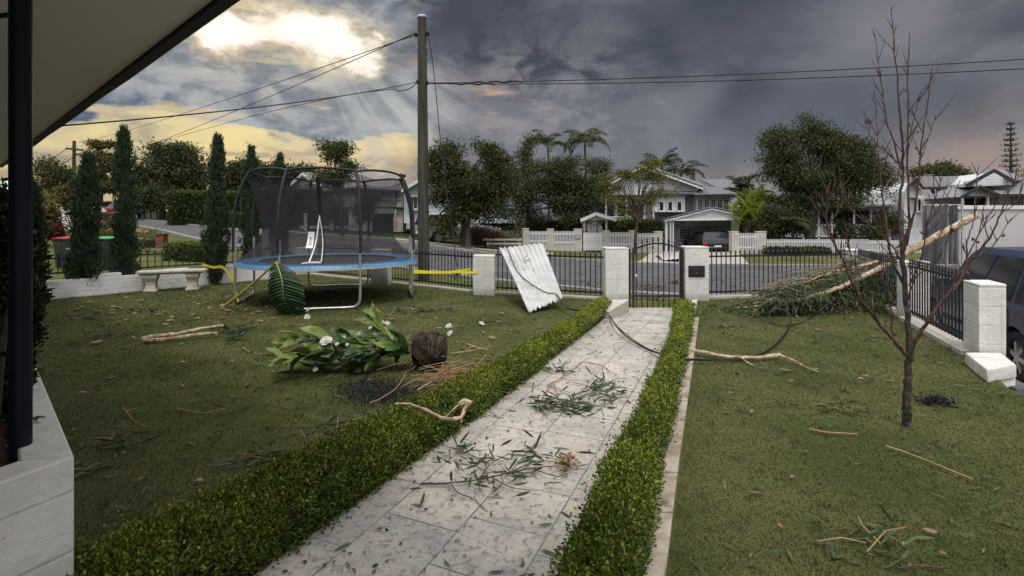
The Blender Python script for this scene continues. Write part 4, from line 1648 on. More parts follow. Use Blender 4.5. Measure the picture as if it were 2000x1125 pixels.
# ------------------------------------------------------------------ wheelie bins beyond the wall
for px, Y, lid, lab in ((206, 14.3, 'lid_green', 'dark wheelie bin with green lid beyond the low wall'), (144, 14.4, 'lid_red', 'dark wheelie bin with red lid beyond the low wall')):
    b = on_ground(px, Y)
    b.z = .0
    root = thing('wheelie_bin', lab, 'bin', b, .12, 'wheelie bins beyond the left wall')
    mb = MB()
    mb.box((0, 0, .48), (.50, .60, .90), taper=1.16)
    mb.box((0, 0, .935), (.61, .72, .04))
    for s in (-1, 1):
        mb.box((s * .15, -.335, .5), (.03, .03, .75))
    part('body', mb, 'bin_green', root, world=False, bevel=.015)
    mb = MB()
    mb.grid(lambda a, c: ((a - .5) * .63, (c - .5) * .74, .965 + .055 * math.sin(math.pi * a) ** .4 * math.sin(math.pi * c) ** .4 + (.005 * math.sin(a * 30))), 12, 10)
    mb.box((0, 0, .965), (.63, .74, .022))
    part('lid', mb, lid, root, world=False)
    for s in (-1, 1):
        mb = MB()
        mb.tube([(s * .22, .30, .1), (s * .29, .30, .1)], .1, 14)
        part('wheel', mb, 'rubber', root, world=False)
    mb = MB()
    mb.box((.09, -.355, .66), (.10, .006, .10))
    mb.box((.09, -.352, .58), (.06, .005, .02))
    part('emblem', mb, 'galv', root, world=False)


# ------------------------------------------------------------------ slender cypress columns
def cypress(label, px, py_top, Y, rad, base_z=None, n=11000, lean=0.0, py_base=None):
    z0 = ground_z(px, Y) if base_z is None else base_z
    b = Vector(((px - 1000) / F * Y, Y, z0))
    H = EYE - (py_top - HZ) / F * Y - z0
    root = thing('cypress', label, 'cypress', b, 0, 'slender cypress columns along the left wall')
    mb = MB()
    mb.tube([(b.x, b.y, z0 - .05), (b.x, b.y, z0 + .3), (b.x + lean, b.y, z0 + H * .9)], [.05, .045, .008], 8)
    part('trunk', mb, 'bark', root)

    def prof(t):
        return np.interp(t, [0, .03, .10, .3, .55, .78, .92, 1.0], [.25, .55, .95, 1.0, .92, .68, .36, .02]) * rad
    nt_ = int(n / 26)
    c1_, c2_, c3_ = RNG.random(3) * 6.283
    kx = 1 + .12 * RNG.normal()
    tz = RNG.random(nt_) ** 1.05 * .985
    th = RNG.random(nt_) * 2 * math.pi
    lum = 1 + .24 * np.sin(th * 2 + tz * 9 * kx + c1_) + .17 * np.sin(th * 5 - tz * 21 * kx + c2_) + .10 * np.sin(tz * 37 + c3_) + RNG.normal(size=nt_) * .13
    rr = prof(tz) * lum * (.80 + .2 * RNG.random(nt_))
    ctr = np.stack([b.x + lean * tz + rr * np.cos(th), b.y + rr * np.sin(th), z0 + .07 + tz * (H - .12)], 1)
    outw = np.stack([np.cos(th), np.sin(th), np.zeros(nt_)], 1)
    k = np.repeat(np.arange(nt_), 26)
    P = ctr[k] + RNG.normal(size=(len(k), 3)) * np.array([.022, .022, .055])
    D = unit(outw[k] * .38 + np.array([0, 0, 1.0]) + RNG.normal(size=(len(k), 3)) * .30)
    L = .055 + .05 * RNG.random(len(k))
    V, T, _m = leaves(P, D, L, .017 + .010 * RNG.random(len(k)), .15)
    npart('foliage', V, T, 'cypress', root)
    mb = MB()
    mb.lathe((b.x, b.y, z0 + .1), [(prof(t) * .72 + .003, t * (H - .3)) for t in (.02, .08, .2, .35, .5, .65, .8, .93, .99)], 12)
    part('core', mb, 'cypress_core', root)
    return root


cypress('broad cypress in front of the red lidded bin', 161, 298, 10.15, .215, 0, lean=.12)
cypress('tallest cypress, standing just left of the stone bench', 246, 244, 10.75, .185, 0, lean=-.05)
cypress('cypress column standing between stone bench and trampoline', 421, 262, 11.75, .20, 0, lean=.05)
cypress('dark cypress behind the left edge of the trampoline net', 491, 284, 13.2, .25, 0, 7000)
cypress('cypress seen through the trampoline net beside its left poles', 546, 299, 14.2, .27, -.05, 7000)
cypress('cypress half hidden by the dark veranda post', 64, 350, 9.4, .17, 0, 7000)

# ------------------------------------------------------------------ timber power pole and its lines
PB = on_ground(828, 13.2)
PX = lambda py: lerp(828, 824, (540 - py) / 510)
ptop = at(824, 32, 13.2)
root = thing('power_pole', 'tall weathered timber power pole behind the trampoline', 'power pole', PB)
mb = MB()
mb.tube([PB - Vector((0, 0, .3)), PB.lerp(ptop, .5), ptop], [.155, .135, .112], 18)
part('pole', mb, 'pole_wood', root)
mb = MB()
mb.lathe((ptop.x, ptop.y, ptop.z - .01), [(.118, -.03), (.122, 0), (.10, .03), (.02, .045)], 14)
part('cap', mb, 'galv', root)
att = []
for py, dxp, nm in ((68, -12, 'insulator'), (66, 11, 'insulator'), (160, -9, 'insulator'), (162, 9, 'insulator')):
    c = at(PX(py) + dxp, py, 13.15)
    mb = MB()
    mb.lathe((c.x, c.y, c.z - .05), [(.02, 0), (.045, .015), (.03, .03), (.05, .05), (.03, .07), (.04, .09), (.012, .11)], 10)
    mb.bar((c.x, c.y, c.z), (PX(py) / F * 13.15 - 13.15, 13.2, c.z), .03, .03)
    part(nm, mb, 'rubber', root)
    att.append(c)
mb = MB()
for py in (66, 92, 112, 150, 158):
    for s in (-1, 1):
        c = at(PX(py) + s * 8.5, py, 13.2)
        mb.tube([(c.x - s * .03, c.y, c.z), (c.x + s * .035, c.y, c.z)], .012, 6)
part('bolts', mb, 'galv', root)

ob = at(143, 405, 52)
ot = at(145, 275, 52)
root = thing('power_pole', 'distant power pole with crossarm above the yellow street sign', 'power pole', (ob.x, ob.y, ground_z(143, 52)))
mb = MB()
mb.tube([(ob.x, ob.y, ground_z(143, 52) - .2), ot], [.19, .14], 10)
part('pole', mb, 'pole_wood', root)
mb = MB()
mb.bar(at(129, 290, 52), at(162, 293, 51.7), .14, .18)
part('crossarm', mb, 'pole_wood', root)
mb = MB()
for x in (131, 140, 151, 160):
    c = at(x, 289, 51.8)
    mb.tube([c, c + Vector((0, 0, .28))], .07, 8)
part('insulators', mb, 'trim_white', root)
sg = at(139, 386, 51.2)
root = thing('street_sign', 'yellow diamond warning sign on the distant power pole', 'sign', sg)
mb = MB()
s = .55
mb.prism([(sg.x - s, sg.y, sg.z), (sg.x, sg.y, sg.z - s), (sg.x + s, sg.y, sg.z), (sg.x, sg.y, sg.z + s)], (0, .04, 0))
part('plate', mb, 'sign_yellow', root)
mb = MB()
mb.bar((sg.x - .22, sg.y - .012, sg.z + .05), (sg.x + .22, sg.y - .012, sg.z + .05), .05, .09)
mb.bar((sg.x - .05, sg.y - .012, sg.z - .2), (sg.x - .05, sg.y - .012, sg.z + .2), .05, .09)
part('symbol', mb, 'rubber', root)


def wire(label, pts, r=.011, sag=.0, n=18, knots=None):
    pts = [Vector(p) for p in pts]
    if len(pts) == 2:
        P = [pts[0].lerp(pts[1], i / n) - Vector((0, 0, 4 * sag * (i / n) * (1 - i / n))) for i in range(n + 1)]
    else:
        P = smooth_line(pts, 6)
    mb = MB()
    mb.tube(P, r, 6)
    if knots:
        for (i0, i1) in knots:
            mb.tube([P[i0].lerp(P[i1], t / 8) + Vector((0, 0, .02 * math.sin(t * 2.2))) for t in range(9)], r * 2.0, 6)
    return solo('power_line', mb, 'cable', label, 'power line', P[0], 'overhead power lines')


wire('upper left power line, from the pole head to the crossarm pole', [att[0], at(152, 279, 51.8)], .013, .25)
wire('steeper line falling from the pole head to the round trees on the left', [att[0] + Vector((0, 0, .05)), at(262, 294, 34)], .013, .12)
eav = at(121, 245.5, 5.86)
wire('service line from the timber pole to the veranda fascia', [att[2], eav], .010, .10)
wire('line with a curled joint left of the timber pole', [att[2] + Vector((.02, 0, .02)), at(800, 173, 13.3), at(778, 178, 13.6), at(758, 175, 14), at(640, 193, 17), at(470, 233, 24), at(272, 288, 34)], .012)
wire('upper power line running right across the storm sky', [att[3], at(2250, 99, 10)], .011, .12, 24, [(2, 4)])
wire('lower power line running right across the storm sky', [att[3] + Vector((0, 0, -.015)), at(2250, 120, 9.5)], .011, .14, 24, [(1, 3)])
gnd = on_ground(897, 12.2, .3)
wire('loose stay wire hanging down the right of the timber pole', [att[1], at(846, 130, 13.1), at(860, 270, 12.9), at(872, 370, 12.7), at(884, 455, 12.5), at(892, 520, 12.2)], .012)
wire('thin line from the distant crossarm down to the far left', [at(132, 289, 51.8), at(60, 330, 50)], .03, .2)
wire('second thin line below the distant crossarm', [at(155, 300, 51.6), at(55, 346, 50)], .03, .2)

# ------------------------------------------------------------------ corrugated sheet leaning on the fence, and the fallen cable
ST = [Vector((-.255, 10.22, .92)), Vector((.60, 10.02, 1.03)), Vector((.27, 8.12, .0)), Vector((.87, 8.72, .15))]   # TL TR BL BR


def sheet_pt(u, v, lift=0.0):
    p = ST[0].lerp(ST[1], u).lerp(ST[2].lerp(ST[3], u), v)
    nrm = (ST[1] - ST[0]).cross(ST[2] - ST[0]).normalized()
    if nrm.y > 0:
        nrm = -nrm
    rag = 0.0
    if v > .97:
        rag = .018 * math.sin(u * 43) + .012 * math.sin(u * 17)
    return p + nrm * (.013 * math.sin(u * 2 * math.pi * 9) + .05 * math.sin(v * 2.6) * (1 - u) + lift) + (ST[2] - ST[0]).normalized() * rag


mb = MB()
mb.grid(lambda a, b: sheet_pt(a, b), 96, 30)
sh = solo('roof_sheet', mb, 'sheet', 'bent white corrugated roofing sheet leaning on the front fence', 'roof sheet', ST[2])
so = sh.modifiers.new('thickness', 'SOLIDIFY')
so.thickness = .003
# small torn leaves stuck on the sheet
P, D = [], []
for u, v in ((.46, .30), (.50, .31), (.44, .33), (.42, .31), (.17, .27), (.2, .29), (.48, .27), (.6, .52), (.3, .44)):
    for k in range(3):
        P.append(sheet_pt(u + .02 * RNG.normal(), v + .012 * RNG.normal(), .022))
        D.append((RNG.normal(), RNG.normal() * .3, RNG.normal()))
V, T, _m = leaves(np.array(P), np.array(D), .07, .014, .1)
o = npart('stuck_leaves', V, T, 'gum_leaf', sh)

pts = [sheet_pt(.16, -.01, .03), sheet_pt(.17, .16, .03), sheet_pt(.15, .34, .03), sheet_pt(.18, .52, .03), sheet_pt(.34, .70, .03), sheet_pt(.62, .86, .03), sheet_pt(.86, .93, .04),
       gr(1108, 602, .07), gr(1150, 607, .06), gr(1176, 607, .05), at(1189, 613, 8.55), gr(1203, 636, .03), gr(1228, 661, .03), gr(1262, 681, .03), gr(1291, 692, .06),
       gr(1312, 697, .2), gr(1338, 704, .10), gr(1352, 703, .03), gr(1400, 704, .014), gr(1452, 702, .014), gr(1500, 685, .014), gr(1533, 655, .014), gr(1544, 630, .03), gr(1537, 611, .12),
       gr(1518, 603, .16), gr(1504, 612, .10), gr(1507, 628, .02), gr(1530, 636, .014), gr(1572, 627, .02), gr(1612, 598, .25), at(1650, 568, 8.6), at(1688, 540, 8.9), at(1740, 512, 9.2)]
pts2 = [p + Vector((.02 * math.sin(i * 1.7), .012 * math.cos(i * 1.3), .012)) for i, p in enumerate(pts)]
mb = MB()
mb.tube(smooth_line(pts, 7), .0085, 8)
mb.tube(smooth_line(pts2[6:26], 7), .0065, 8)
solo('fallen_cable', mb, 'cable', 'black fallen service cable looping across sheet, path and right lawn', 'cable', pts[18])

# ------------------------------------------------------------------ the bare young tree on the right lawn
TB = gr(1771, 831)
BY = TB.y
root = thing('bare_tree', 'leafless red-stemmed young tree on the right lawn', 'tree', TB)


def bp(px, py, dy=0.0):
    return at(px, py, BY + dy)


def limb(mb, pp, r0, r1, dy0=0.0, dy1=0.0, sides=8):
    P = smooth_line([bp(x, y, lerp(dy0, dy1, i / (len(pp) - 1))) for i, (x, y) in enumerate(pp)], 5)
    n = len(P)
    mb.tube([p + Vector((RNG.normal(), RNG.normal(), RNG.normal())) * min(.003, r1) for p in P], [max(.0022, .68 * lerp(r0, r1, (i / (n - 1)) ** .8)) for i in range(n)], sides)
    return P


mb = MB()
limb(mb, [(1771, 838), (1772, 826), (1771, 800), (1772, 770), (1774, 730), (1776, 695), (1777, 670)], .052, .030)
TRK = limb(mb, [(1776, 690), (1774, 630), (1768, 560), (1762, 500), (1760, 450)], .030, .022, 0, .05)
part('trunk', mb, 'sapling_bark', root)
LIMBS = [
    ([(1776, 698), (1745, 665), (1712, 625), (1675, 575), (1652, 520), (1628, 470), (1612, 425), (1622, 385), (1632, 345)], .022, .004, 0, -.25),
    ([(1628, 470), (1608, 440), (1590, 402)], .008, .003, -.2, -.3), ([(1610, 425), (1600, 400), (1592, 375)], .007, .003, -.2, -.3),
    ([(1614, 430), (1618, 400), (1612, 360)], .006, .003, -.2, -.15),
    ([(1777, 695), (1800, 645), (1826, 605), (1866, 560), (1900, 505), (1932, 468), (1955, 415), (1975, 365), (1990, 325)], .022, .003, 0, -.3),
    ([(1818, 615), (1852, 575), (1870, 540), (1905, 470), (1945, 400), (1992, 345)], .013, .003, -.1, -.2),
    ([(1866, 560), (1886, 520), (1890, 470), (1903, 420), (1911, 322)], .011, .003, -.2, -.1), ([(1900, 505), (1940, 480), (1975, 425)], .008, .003, -.2, -.3),
    ([(1932, 468), (1920, 420), (1932, 375)], .006, .002, -.2, -.2), ([(1955, 415), (1985, 395), (2010, 330)], .006, .002, -.2, -.3),
    ([(1768, 560), (1748, 520), (1735, 470), (1730, 420), (1722, 380), (1718, 320), (1713, 250), (1708, 175)], .016, .003, .05, .2),
    ([(1722, 380), (1742, 345), (1760, 330), (1735, 300), (1700, 265), (1684, 215)], .008, .003, .1, .25),
    ([(1760, 470), (1757, 400), (1764, 330), (1760, 250), (1752, 150), (1745, 70), (1739, 10)], .020, .003, .05, .1),
    ([(1762, 500), (1775, 430), (1772, 330), (1773, 240), (1773, 150), (1775, 66)], .017, .003, .05, 0),
    ([(1760, 330), (1748, 285), (1732, 235), (1722, 165), (1713, 110), (1708, 64)], .010, .003, .08, .1),
    ([(1770, 480), (1786, 410), (1795, 330), (1802, 260), (1812, 200), (1817, 150)], .014, .003, .05, -.1),
    ([(1795, 300), (1812, 270), (1828, 226)], .007, .002, -.05, -.1), ([(1772, 310), (1778, 260), (1788, 220), (1795, 190)], .006, .002, 0, -.1),
    ([(1764, 520), (1742, 480), (1700, 440), (1668, 415), (1645, 365), (1638, 325)], .010, .003, .05, .2),
    ([(1735, 470), (1700, 415), (1690, 360)], .007, .002, .1, .15), ([(1668, 415), (1650, 395), (1640, 350)], .005, .002, .15, .2),
    ([(1775, 560), (1800, 500), (1810, 440), (1826, 390), (1840, 345)], .010, .003, 0, -.2),
    ([(1810, 440), (1838, 400), (1860, 365)], .006, .002, -.1, -.2), ([(1800, 500), (1838, 455), (1876, 350)], .007, .002, -.1, -.2),
    ([(1772, 590), (1790, 540), (1830, 510), (1855, 455), (1862, 400)], .009, .002, 0, -.25),
    ([(1745, 665), (1740, 600), (1728, 545), (1720, 500)], .008, .003, 0, -.15), ([(1712, 625), (1690, 560), (1662, 500), (1650, 440)], .007, .002, -.1, -.2),
]
tips = []
for (pp, r0, r1, d0, d1) in LIMBS:
    mb = MB()
    P = limb(mb, pp, r0, r1, d0, d1, 7)
    # side twigs
    for k in range(int(len(P) * .36)):
        i = random.randrange(len(P) // 5, len(P) - 1)
        p = P[i]
        d = (P[i + 1] - P[i]).normalized()
        s = Vector((RNG.normal(), RNG.normal() * .6, .55 + .4 * RNG.random())).normalized()
        dd = (d * .6 + s).normalized()
        L = .05 + .17 * RNG.random()
        q = p + dd * L * .5 + Vector((0, 0, .01))
        e = p + dd * L + Vector((0, 0, L * .2))
        mb.tube([p, q, e], [.0034, .0026, .0012], 5)
        tips.append(e)
        if RNG.random() < .4:
            e2 = q + (dd + Vector((RNG.normal() * .5, RNG.normal() * .4, .3))).normalized() * L * .5
            mb.tube([q, e2], [.003, .0013], 5)
            tips.append(e2)
    part('branch', mb, 'red_bark', root)
mb = MB()
for (px, py) in ((1765, 178), (1786, 260), (1776, 243), (1696, 238), (1792, 295), (1758, 480), (1762, 486), (1754, 492), (1802, 455), (1905, 470), (1960, 460), (1858, 452)):
    c = np.array(bp(px, py, -.02))
    V = c + RNG.normal(size=(3, 3)) * .03
    a = Vector(c)
    u, w = Vector((RNG.normal(), RNG.normal(), RNG.normal())).normalized(), Vector((RNG.normal(), RNG.normal(), RNG.normal())).normalized()
    mb.grid(lambda s, t: a + u * (.05 * (s - .5)) + w * (.035 * (t - .5) * math.sin(math.pi * (.1 + .8 * s))) + Vector((0, 0, .012 * math.sin(s * 6))), 4, 3)
part('withered_leaves', mb, 'rust_leaf', root)
c0_ = gr(1828, 785)
n = 420
rr = np.abs(RNG.normal(size=n)) * .10
th = RNG.random(n) * 6.283
P = np.stack([c0_.x + rr * np.cos(th) * 1.15, c0_.y + rr * np.sin(th) * .75, .004 + .03 * np.exp(-rr * 14) * RNG.random(n)], 1)
V, T, _m = leaves(P, rdir(n, .1), .022 + .02 * RNG.random(n), .014, .4)
o = tag(link('dark_mulch', np_mesh('dark_mulch', V, T), 'bark_chip'), kind='stuff')


# ------------------------------------------------------------------ fallen gum branch over the right fence
def twig_leaf_batch(P0, n, spread, D0, L=.14, W=.017, droop=.5):
    k = RNG.integers(0, len(P0), n)
    P = np.array(P0)[k] + RNG.normal(size=(n, 3)) * spread
    D = np.array(D0)[k] * .55 + RNG.normal(size=(n, 3)) * .55 - np.array([0, 0, droop])
    return P, D


FB = at(1480, 604, 8.9)
root = thing('gum_branch', 'huge broken gum branch lying over the right corner fence', 'branch', gr(1560, 610))
mb = MB()
main = smooth_line([at(1905, 421, 8.7), at(1850, 451, 8.72), at(1800, 479, 8.78), at(1765, 497, 8.85), at(1735, 516, 8.9)], 6)
mb.tube([p + Vector((RNG.normal(), RNG.normal(), RNG.normal())) * .006 for p in main], [lerp(.060, .052, i / (len(main) - 1)) for i in range(len(main))], 12)
# splintered end
e = main[0]
for k in range(9):
    a = k * .7
    q = e + Vector((.02 * math.cos(a), .03 * math.sin(a), .03 * math.sin(a * 1.7)))
    mb.tube([q - Vector((.05, 0, -.02)), q + Vector((.03 + .06 * RNG.random(), .01, .02 + .03 * RNG.random()))], [.016, .002], 5)
lowl = smooth_line([at(1738, 514, 8.9), at(1690, 538, 8.5), at(1640, 561, 8.2), at(1600, 575, 8.05), at(1560, 585, 8.0), at(1500, 595, 8.0), at(1440, 602, 8.1)], 6)
mb.tube([p + Vector((RNG.normal(), RNG.normal(), RNG.normal())) * .005 for p in lowl], [lerp(.050, .010, (i / (len(lowl) - 1)) ** .8) for i in range(len(lowl))], 10)
upl = smooth_line([at(1768, 496, 8.85), at(1735, 505, 8.95), at(1690, 517, 8.8), at(1640, 529, 8.6), at(1585, 546, 8.45), at(1530, 566, 8.4), at(1460, 590, 8.4)], 6)
mb.tube([p + Vector((RNG.normal(), RNG.normal(), RNG.normal())) * .005 for p in upl], [lerp(.042, .007, (i / (len(upl) - 1)) ** .7) for i in range(len(upl))], 10)
part('limb', mb, 'pale_bark', root)
# branchlets streaming left, each with hanging leaves
mb = MB()
P0, D0 = [], []
for src, k0, k1, cnt in ((lowl, .15, .80, 46), (upl, .15, .80, 58)):
    for i in range(cnt):
        t = lerp(k0, k1, RNG.random())
        p = poly_at(src, t)
        L = .35 + .60 * RNG.random()
        d = Vector((-1.0, .30 + .34 * RNG.normal(), -.08 + .17 * RNG.normal())).normalized()
        e = p + d * L
        e.z = max(.05, e.z - .20 * RNG.random())
        m1 = p.lerp(e, .5) + Vector((0, RNG.normal() * .06, .06 + RNG.normal() * .05))
        m1.z = max(.06, m1.z)
        q = smooth_line([p, m1, e], 5)
        mb.tube(q, [lerp(.008, .0026, j / (len(q) - 1)) for j in range(len(q))], 5)
        for j in range(2, len(q)):
            for rep_ in range(2):
                P0.append(q[j])
                D0.append((q[j] - q[j - 1]).normalized())
part('branchlets', mb, 'grey_twig', root)
# leafy curtain that hangs down by the corner, and low heap in front
for i in range(210):
    px = lerp(1540, 1744, RNG.random() ** .8)
    py = lerp(lerp(548, 512, (px - 1540) / 204), 606, RNG.random())
    p = at(px, py, 8.75 + .45 * RNG.random())
    p.z = max(.08, p.z)
    for j in range(3):
        P0.append(p + Vector((RNG.normal() * .06, RNG.normal() * .06, -.04 * j)))
        D0.append(Vector((RNG.normal() * .4, RNG.normal() * .4, -1)).normalized())
for i in range(230):
    px = lerp(1372, 1742, RNG.random())
    p = at(px, lerp(lerp(592, 566, (px - 1372) / 370), 617, RNG.random()), 8.15 + .5 * RNG.random())
    p.z = max(.05, p.z)
    P0.append(p)
    D0.append(Vector((-.5 + RNG.normal() * .4, RNG.normal() * .4, -.6)).normalized())
    P0.append(p + Vector((RNG.normal() * .06, RNG.normal() * .05, -.03)))
    D0.append(Vector((-.5 + RNG.normal() * .4, RNG.normal() * .4, -.6)).normalized())
P, D = twig_leaf_batch(P0, 14500, .05, D0)
P[:, 2] = np.maximum(P[:, 2], .03)
# the heap thins out towards its low left end and its top edge
ppx, ppy = 1000 + P[:, 0] / P[:, 1] * F, HZ + (EYE - P[:, 2]) / P[:, 1] * F
top_ = np.interp(ppx, [1370, 1440, 1500, 1560, 1640, 1745], [592, 574, 560, 538, 518, 508])
pk = np.clip((ppy - top_) / 42, 0, 1) ** 1.1
pk = np.where((ppx > 1650), np.maximum(pk, .35), pk)
kp = RNG.random(len(P)) < pk
P, D = P[kp], D[kp]
n = len(P)
mi = (RNG.random(n) < .16).astype(int)
V, T, m2 = leaves(P, D, .10 + .07 * RNG.random(n), .014 + .010 * RNG.random(n), .12, .06, mi)
V[:, 2] = np.maximum(V[:, 2], .006)
npart('foliage', V, T, ['gum_leaf', 'gum_leaf_dry'], root, m2)


# ------------------------------------------------------------------ smaller fallen wood
def stick(name, label, cat, pts, r0, r1, matn='pale_bark', group=None, forks=(), leafpts=None, nl=0, ll=.1, lm='gum_fresh', knob=0.0, lw=.15):
    P = smooth_line(pts, 5)
    base = Vector((P[0].x, P[0].y, 0))
    root = thing(name, label, cat, base, 0, group)
    mb = MB()
    n = len(P)
    mb.tube([p + Vector((RNG.normal(), RNG.normal(), abs(RNG.normal()))) * r0 * .18 for p in P], [lerp(r0, r1, i / (n - 1)) * (1 + .12 * RNG.normal()) for i in range(n)], 9)
    for fpts, a, b in forks:
        Q = smooth_line(fpts, 5)
        mb.tube(Q, [lerp(a, b, i / (len(Q) - 1)) for i in range(len(Q))], 7)
    part('wood', mb, matn, root)
    if leafpts:
        k = RNG.integers(0, len(leafpts), nl)
        A = np.array([tuple(p) for p in leafpts])[k] + RNG.normal(size=(nl, 3)) * np.array([.07, .06, .03])
        A[:, 2] = np.abs(A[:, 2]) + .01
        D = RNG.normal(size=(nl, 3)) * np.array([1, .8, .3]) + np.array([.5, 0, .05])
        V, T, _m = leaves6(A, D, ll * (.7 + .6 * RNG.random(nl)), ll * lw, .12, .08)
        V[:, 2] = np.maximum(V[:, 2], .004)
        npart('foliage', V, T, lm, root)
    return root


stick('forked_log', 'pale forked broken branch lying on the left lawn', 'branch', [gr(277, 664, .04), gr(300, 658, .05), gr(345, 653, .05), gr(390, 643, .06), gr(436, 636, .08)], .030, .018,
      forks=[([gr(280, 665, .03), gr(320, 663, .03), gr(355, 658, .04), gr(390, 653, .04), gr(424, 651, .05)], .026, .020)],
      leafpts=[gr(440, 640, .05), gr(460, 650, .04), gr(455, 660, .03), gr(470, 638, .04)], nl=170, ll=.13)
stick('fallen_stick', 'pale knobbly branch lying across the edging onto the right lawn', 'branch', [gr(1338, 682, .04), gr(1375, 689, .03), gr(1420, 697, .025), gr(1470, 699, .03), gr(1524, 694, .03)], .019, .020,
      forks=[([gr(1524, 694, .03), gr(1552, 705, .03), gr(1572, 716, .02), gr(1598, 726, .02)], .012, .004), ([gr(1448, 699, .03), gr(1462, 709, .015), gr(1472, 713, .01)], .010, .004),
             ([gr(1585, 722, .02), gr(1600, 719, .03)], .004, .002)])
stick('fallen_stick', 'straight pale stick on the right lawn below the bare tree', 'stick', [gr(1730, 871, .012), gr(1780, 888, .012), gr(1840, 912, .012), gr(1899, 936, .012)], .006, .0045, 'straw', 'loose sticks on the right lawn')
stick('fallen_stick', 'short pale stick on the right lawn left of the bare tree', 'stick', [gr(1580, 838, .012), gr(1610, 844, .012), gr(1640, 846, .014), gr(1675, 848, .012)], .007, .005, 'straw', 'loose sticks on the right lawn')
stick('fallen_stick', 'reddish twig near the bottom edge of the right lawn', 'stick', [gr(1752, 1110, .01), gr(1790, 1105, .01), gr(1845, 1109, .01)], .004, .003, 'red_bark', 'loose sticks on the right lawn')
stick('curved_branch', 'pale curved branch with knotted end on the left hedge', 'branch', [at(772, 789, 3.28), at(800, 790, 3.26), at(835, 803, 3.14), at(868, 818, 3.04), at(900, 816, 3.04), at(907, 800, 3.10), at(915, 788, 3.14)], .008, .013,
      forks=[([at(870, 815, 3.05), at(885, 800, 3.08), at(900, 786, 3.13)], .005, .004), ([at(902, 815, 3.05), at(901, 826, 3.04)], .007, .003),
             ([at(898, 790, 3.13), at(907, 784, 3.14), at(920, 788, 3.14)], .020, .017)])
stick('broken_stick', 'short peeled stick lying behind the uprooted plant', 'stick', [gr(735, 619, .05), gr(748, 629, .04), gr(762, 640, .03), gr(772, 650, .02)], .018, .012)
stick('lawn_twig', 'thin brown twig with green leaves left of the uprooted plant', 'twig', [gr(474, 679, .01), gr(490, 688, .015), gr(505, 691, .015), gr(530, 690, .01)], .006, .003, 'straw',
      leafpts=[gr(520, 692, .02), gr(540, 690, .02), gr(530, 696, .01)], nl=26, ll=.1)
stick('lawn_twig', 'forked brown twig on the left lawn near the hedge', 'twig', [gr(240, 796, .01), gr(250, 808, .012), gr(262, 822, .012), gr(282, 833, .01)], .004, .002, 'straw',
      forks=[([gr(246, 803, .012), gr(265, 797, .012)], .003, .0015)])
stick('lawn_twig', 'long thin twig lying across the middle of the left lawn', 'twig', [gr(345, 797, .01), gr(372, 803, .012), gr(400, 806, .012), gr(440, 798, .01)], .004, .0025, 'straw',
      leafpts=[gr(470, 792, .01), gr(490, 793, .01), gr(444, 800, .01)], nl=12, ll=.1)
for lab, (cx, cy), nl, sp in (('dark leafy sprig at the lawn edge of the left hedge', (515, 902), 60, .07), ('green leafy sprig on the lawn above the hedge', (660, 838), 46, .11),
                             ('green leafy sprig lying by the white planter', (232, 866), 40, .08), ('sprig of dark leaves below the planter corner', (165, 925), 22, .06),
                             ('small green sprig near the cypress trees', (200, 655), 26, .09), ('green sprig behind the forked log', (600, 640), 22, .09),
                             ('green twig heap right of the trampoline', (822, 606), 150, .15), ('leafy twig heap left of the front hedge end', (975, 632), 40, .10),
                             ('green sprig beside the path edging on the right lawn', (1420, 640), 30, .10), ('long leaf sprig on the lower right lawn', (1690, 1060), 26, .10),
                             ('leafy sprig at centre of the right lawn', (1640, 800), 20, .09)):
    c = gr(cx, cy)
    root = thing('leafy_sprig', lab, 'sprig', c, 0, 'torn leafy sprigs on the lawn')
    mb = MB()
    for k in range(max(3, nl // 14)):
        a = RNG.random() * 6.28
        l_ = sp * (1 + RNG.random())
        q = c + Vector((math.cos(a) * l_ * 1.3, math.sin(a) * l_ * .8, .02 + .03 * RNG.random()))
        mb.tube([c + Vector((RNG.normal() * sp * .5, RNG.normal() * sp * .4, .012)), c.lerp(q, .5) + Vector((0, 0, .02)), q], [.003, .0025, .0015], 5)
    part('twig', mb, 'straw', root)
    A = np.array(c) + RNG.normal(size=(nl, 3)) * np.array([sp * 1.3, sp * .8, .012])
    A[:, 2] = np.abs(A[:, 2]) + .01
    V, T, _m = leaves6(A, RNG.normal(size=(nl, 3)) * np.array([1, .7, .22]), .085 + .05 * RNG.random(nl), .015, .15, .08)
    V[:, 2] = np.maximum(V[:, 2], .004)
    npart('foliage', V, T, 'gum_fresh', root)

# two leafy gum branches dropped on the path
stick('path_branch', 'leafy gum branch lying across the middle of the path', 'branch', [gr(1070, 752, .02), gr(1096, 738, .03), gr(1130, 712, .03), gr(1140, 706, .02), gr(1180, 716, .02), gr(1190, 728, .02)], .006, .003, 'straw',
      forks=[([gr(1096, 738, .03), gr(1140, 752, .03), gr(1180, 762, .02)], .004, .002), ([gr(1075, 750, .02), gr(1060, 775, .03), gr(1052, 795, .02)], .004, .002),
             ([gr(1080, 745, .03), gr(1090, 775, .03), gr(1100, 798, .02)], .004, .002), ([gr(1070, 752, .02), gr(1120, 770, .03), gr(1160, 795, .02)], .004, .002)],
      leafpts=[gr(1050, 785, .03), gr(1062, 792, .03), gr(1082, 796, .03), gr(1095, 795, .03), gr(1110, 800, .03), gr(1150, 790, .03), gr(1130, 795, .03), gr(1155, 762, .03), gr(1175, 765, .03), gr(1190, 770, .03), gr(1160, 752, .03), gr(1085, 722, .02)],
      nl=210, ll=.125, lw=.14)
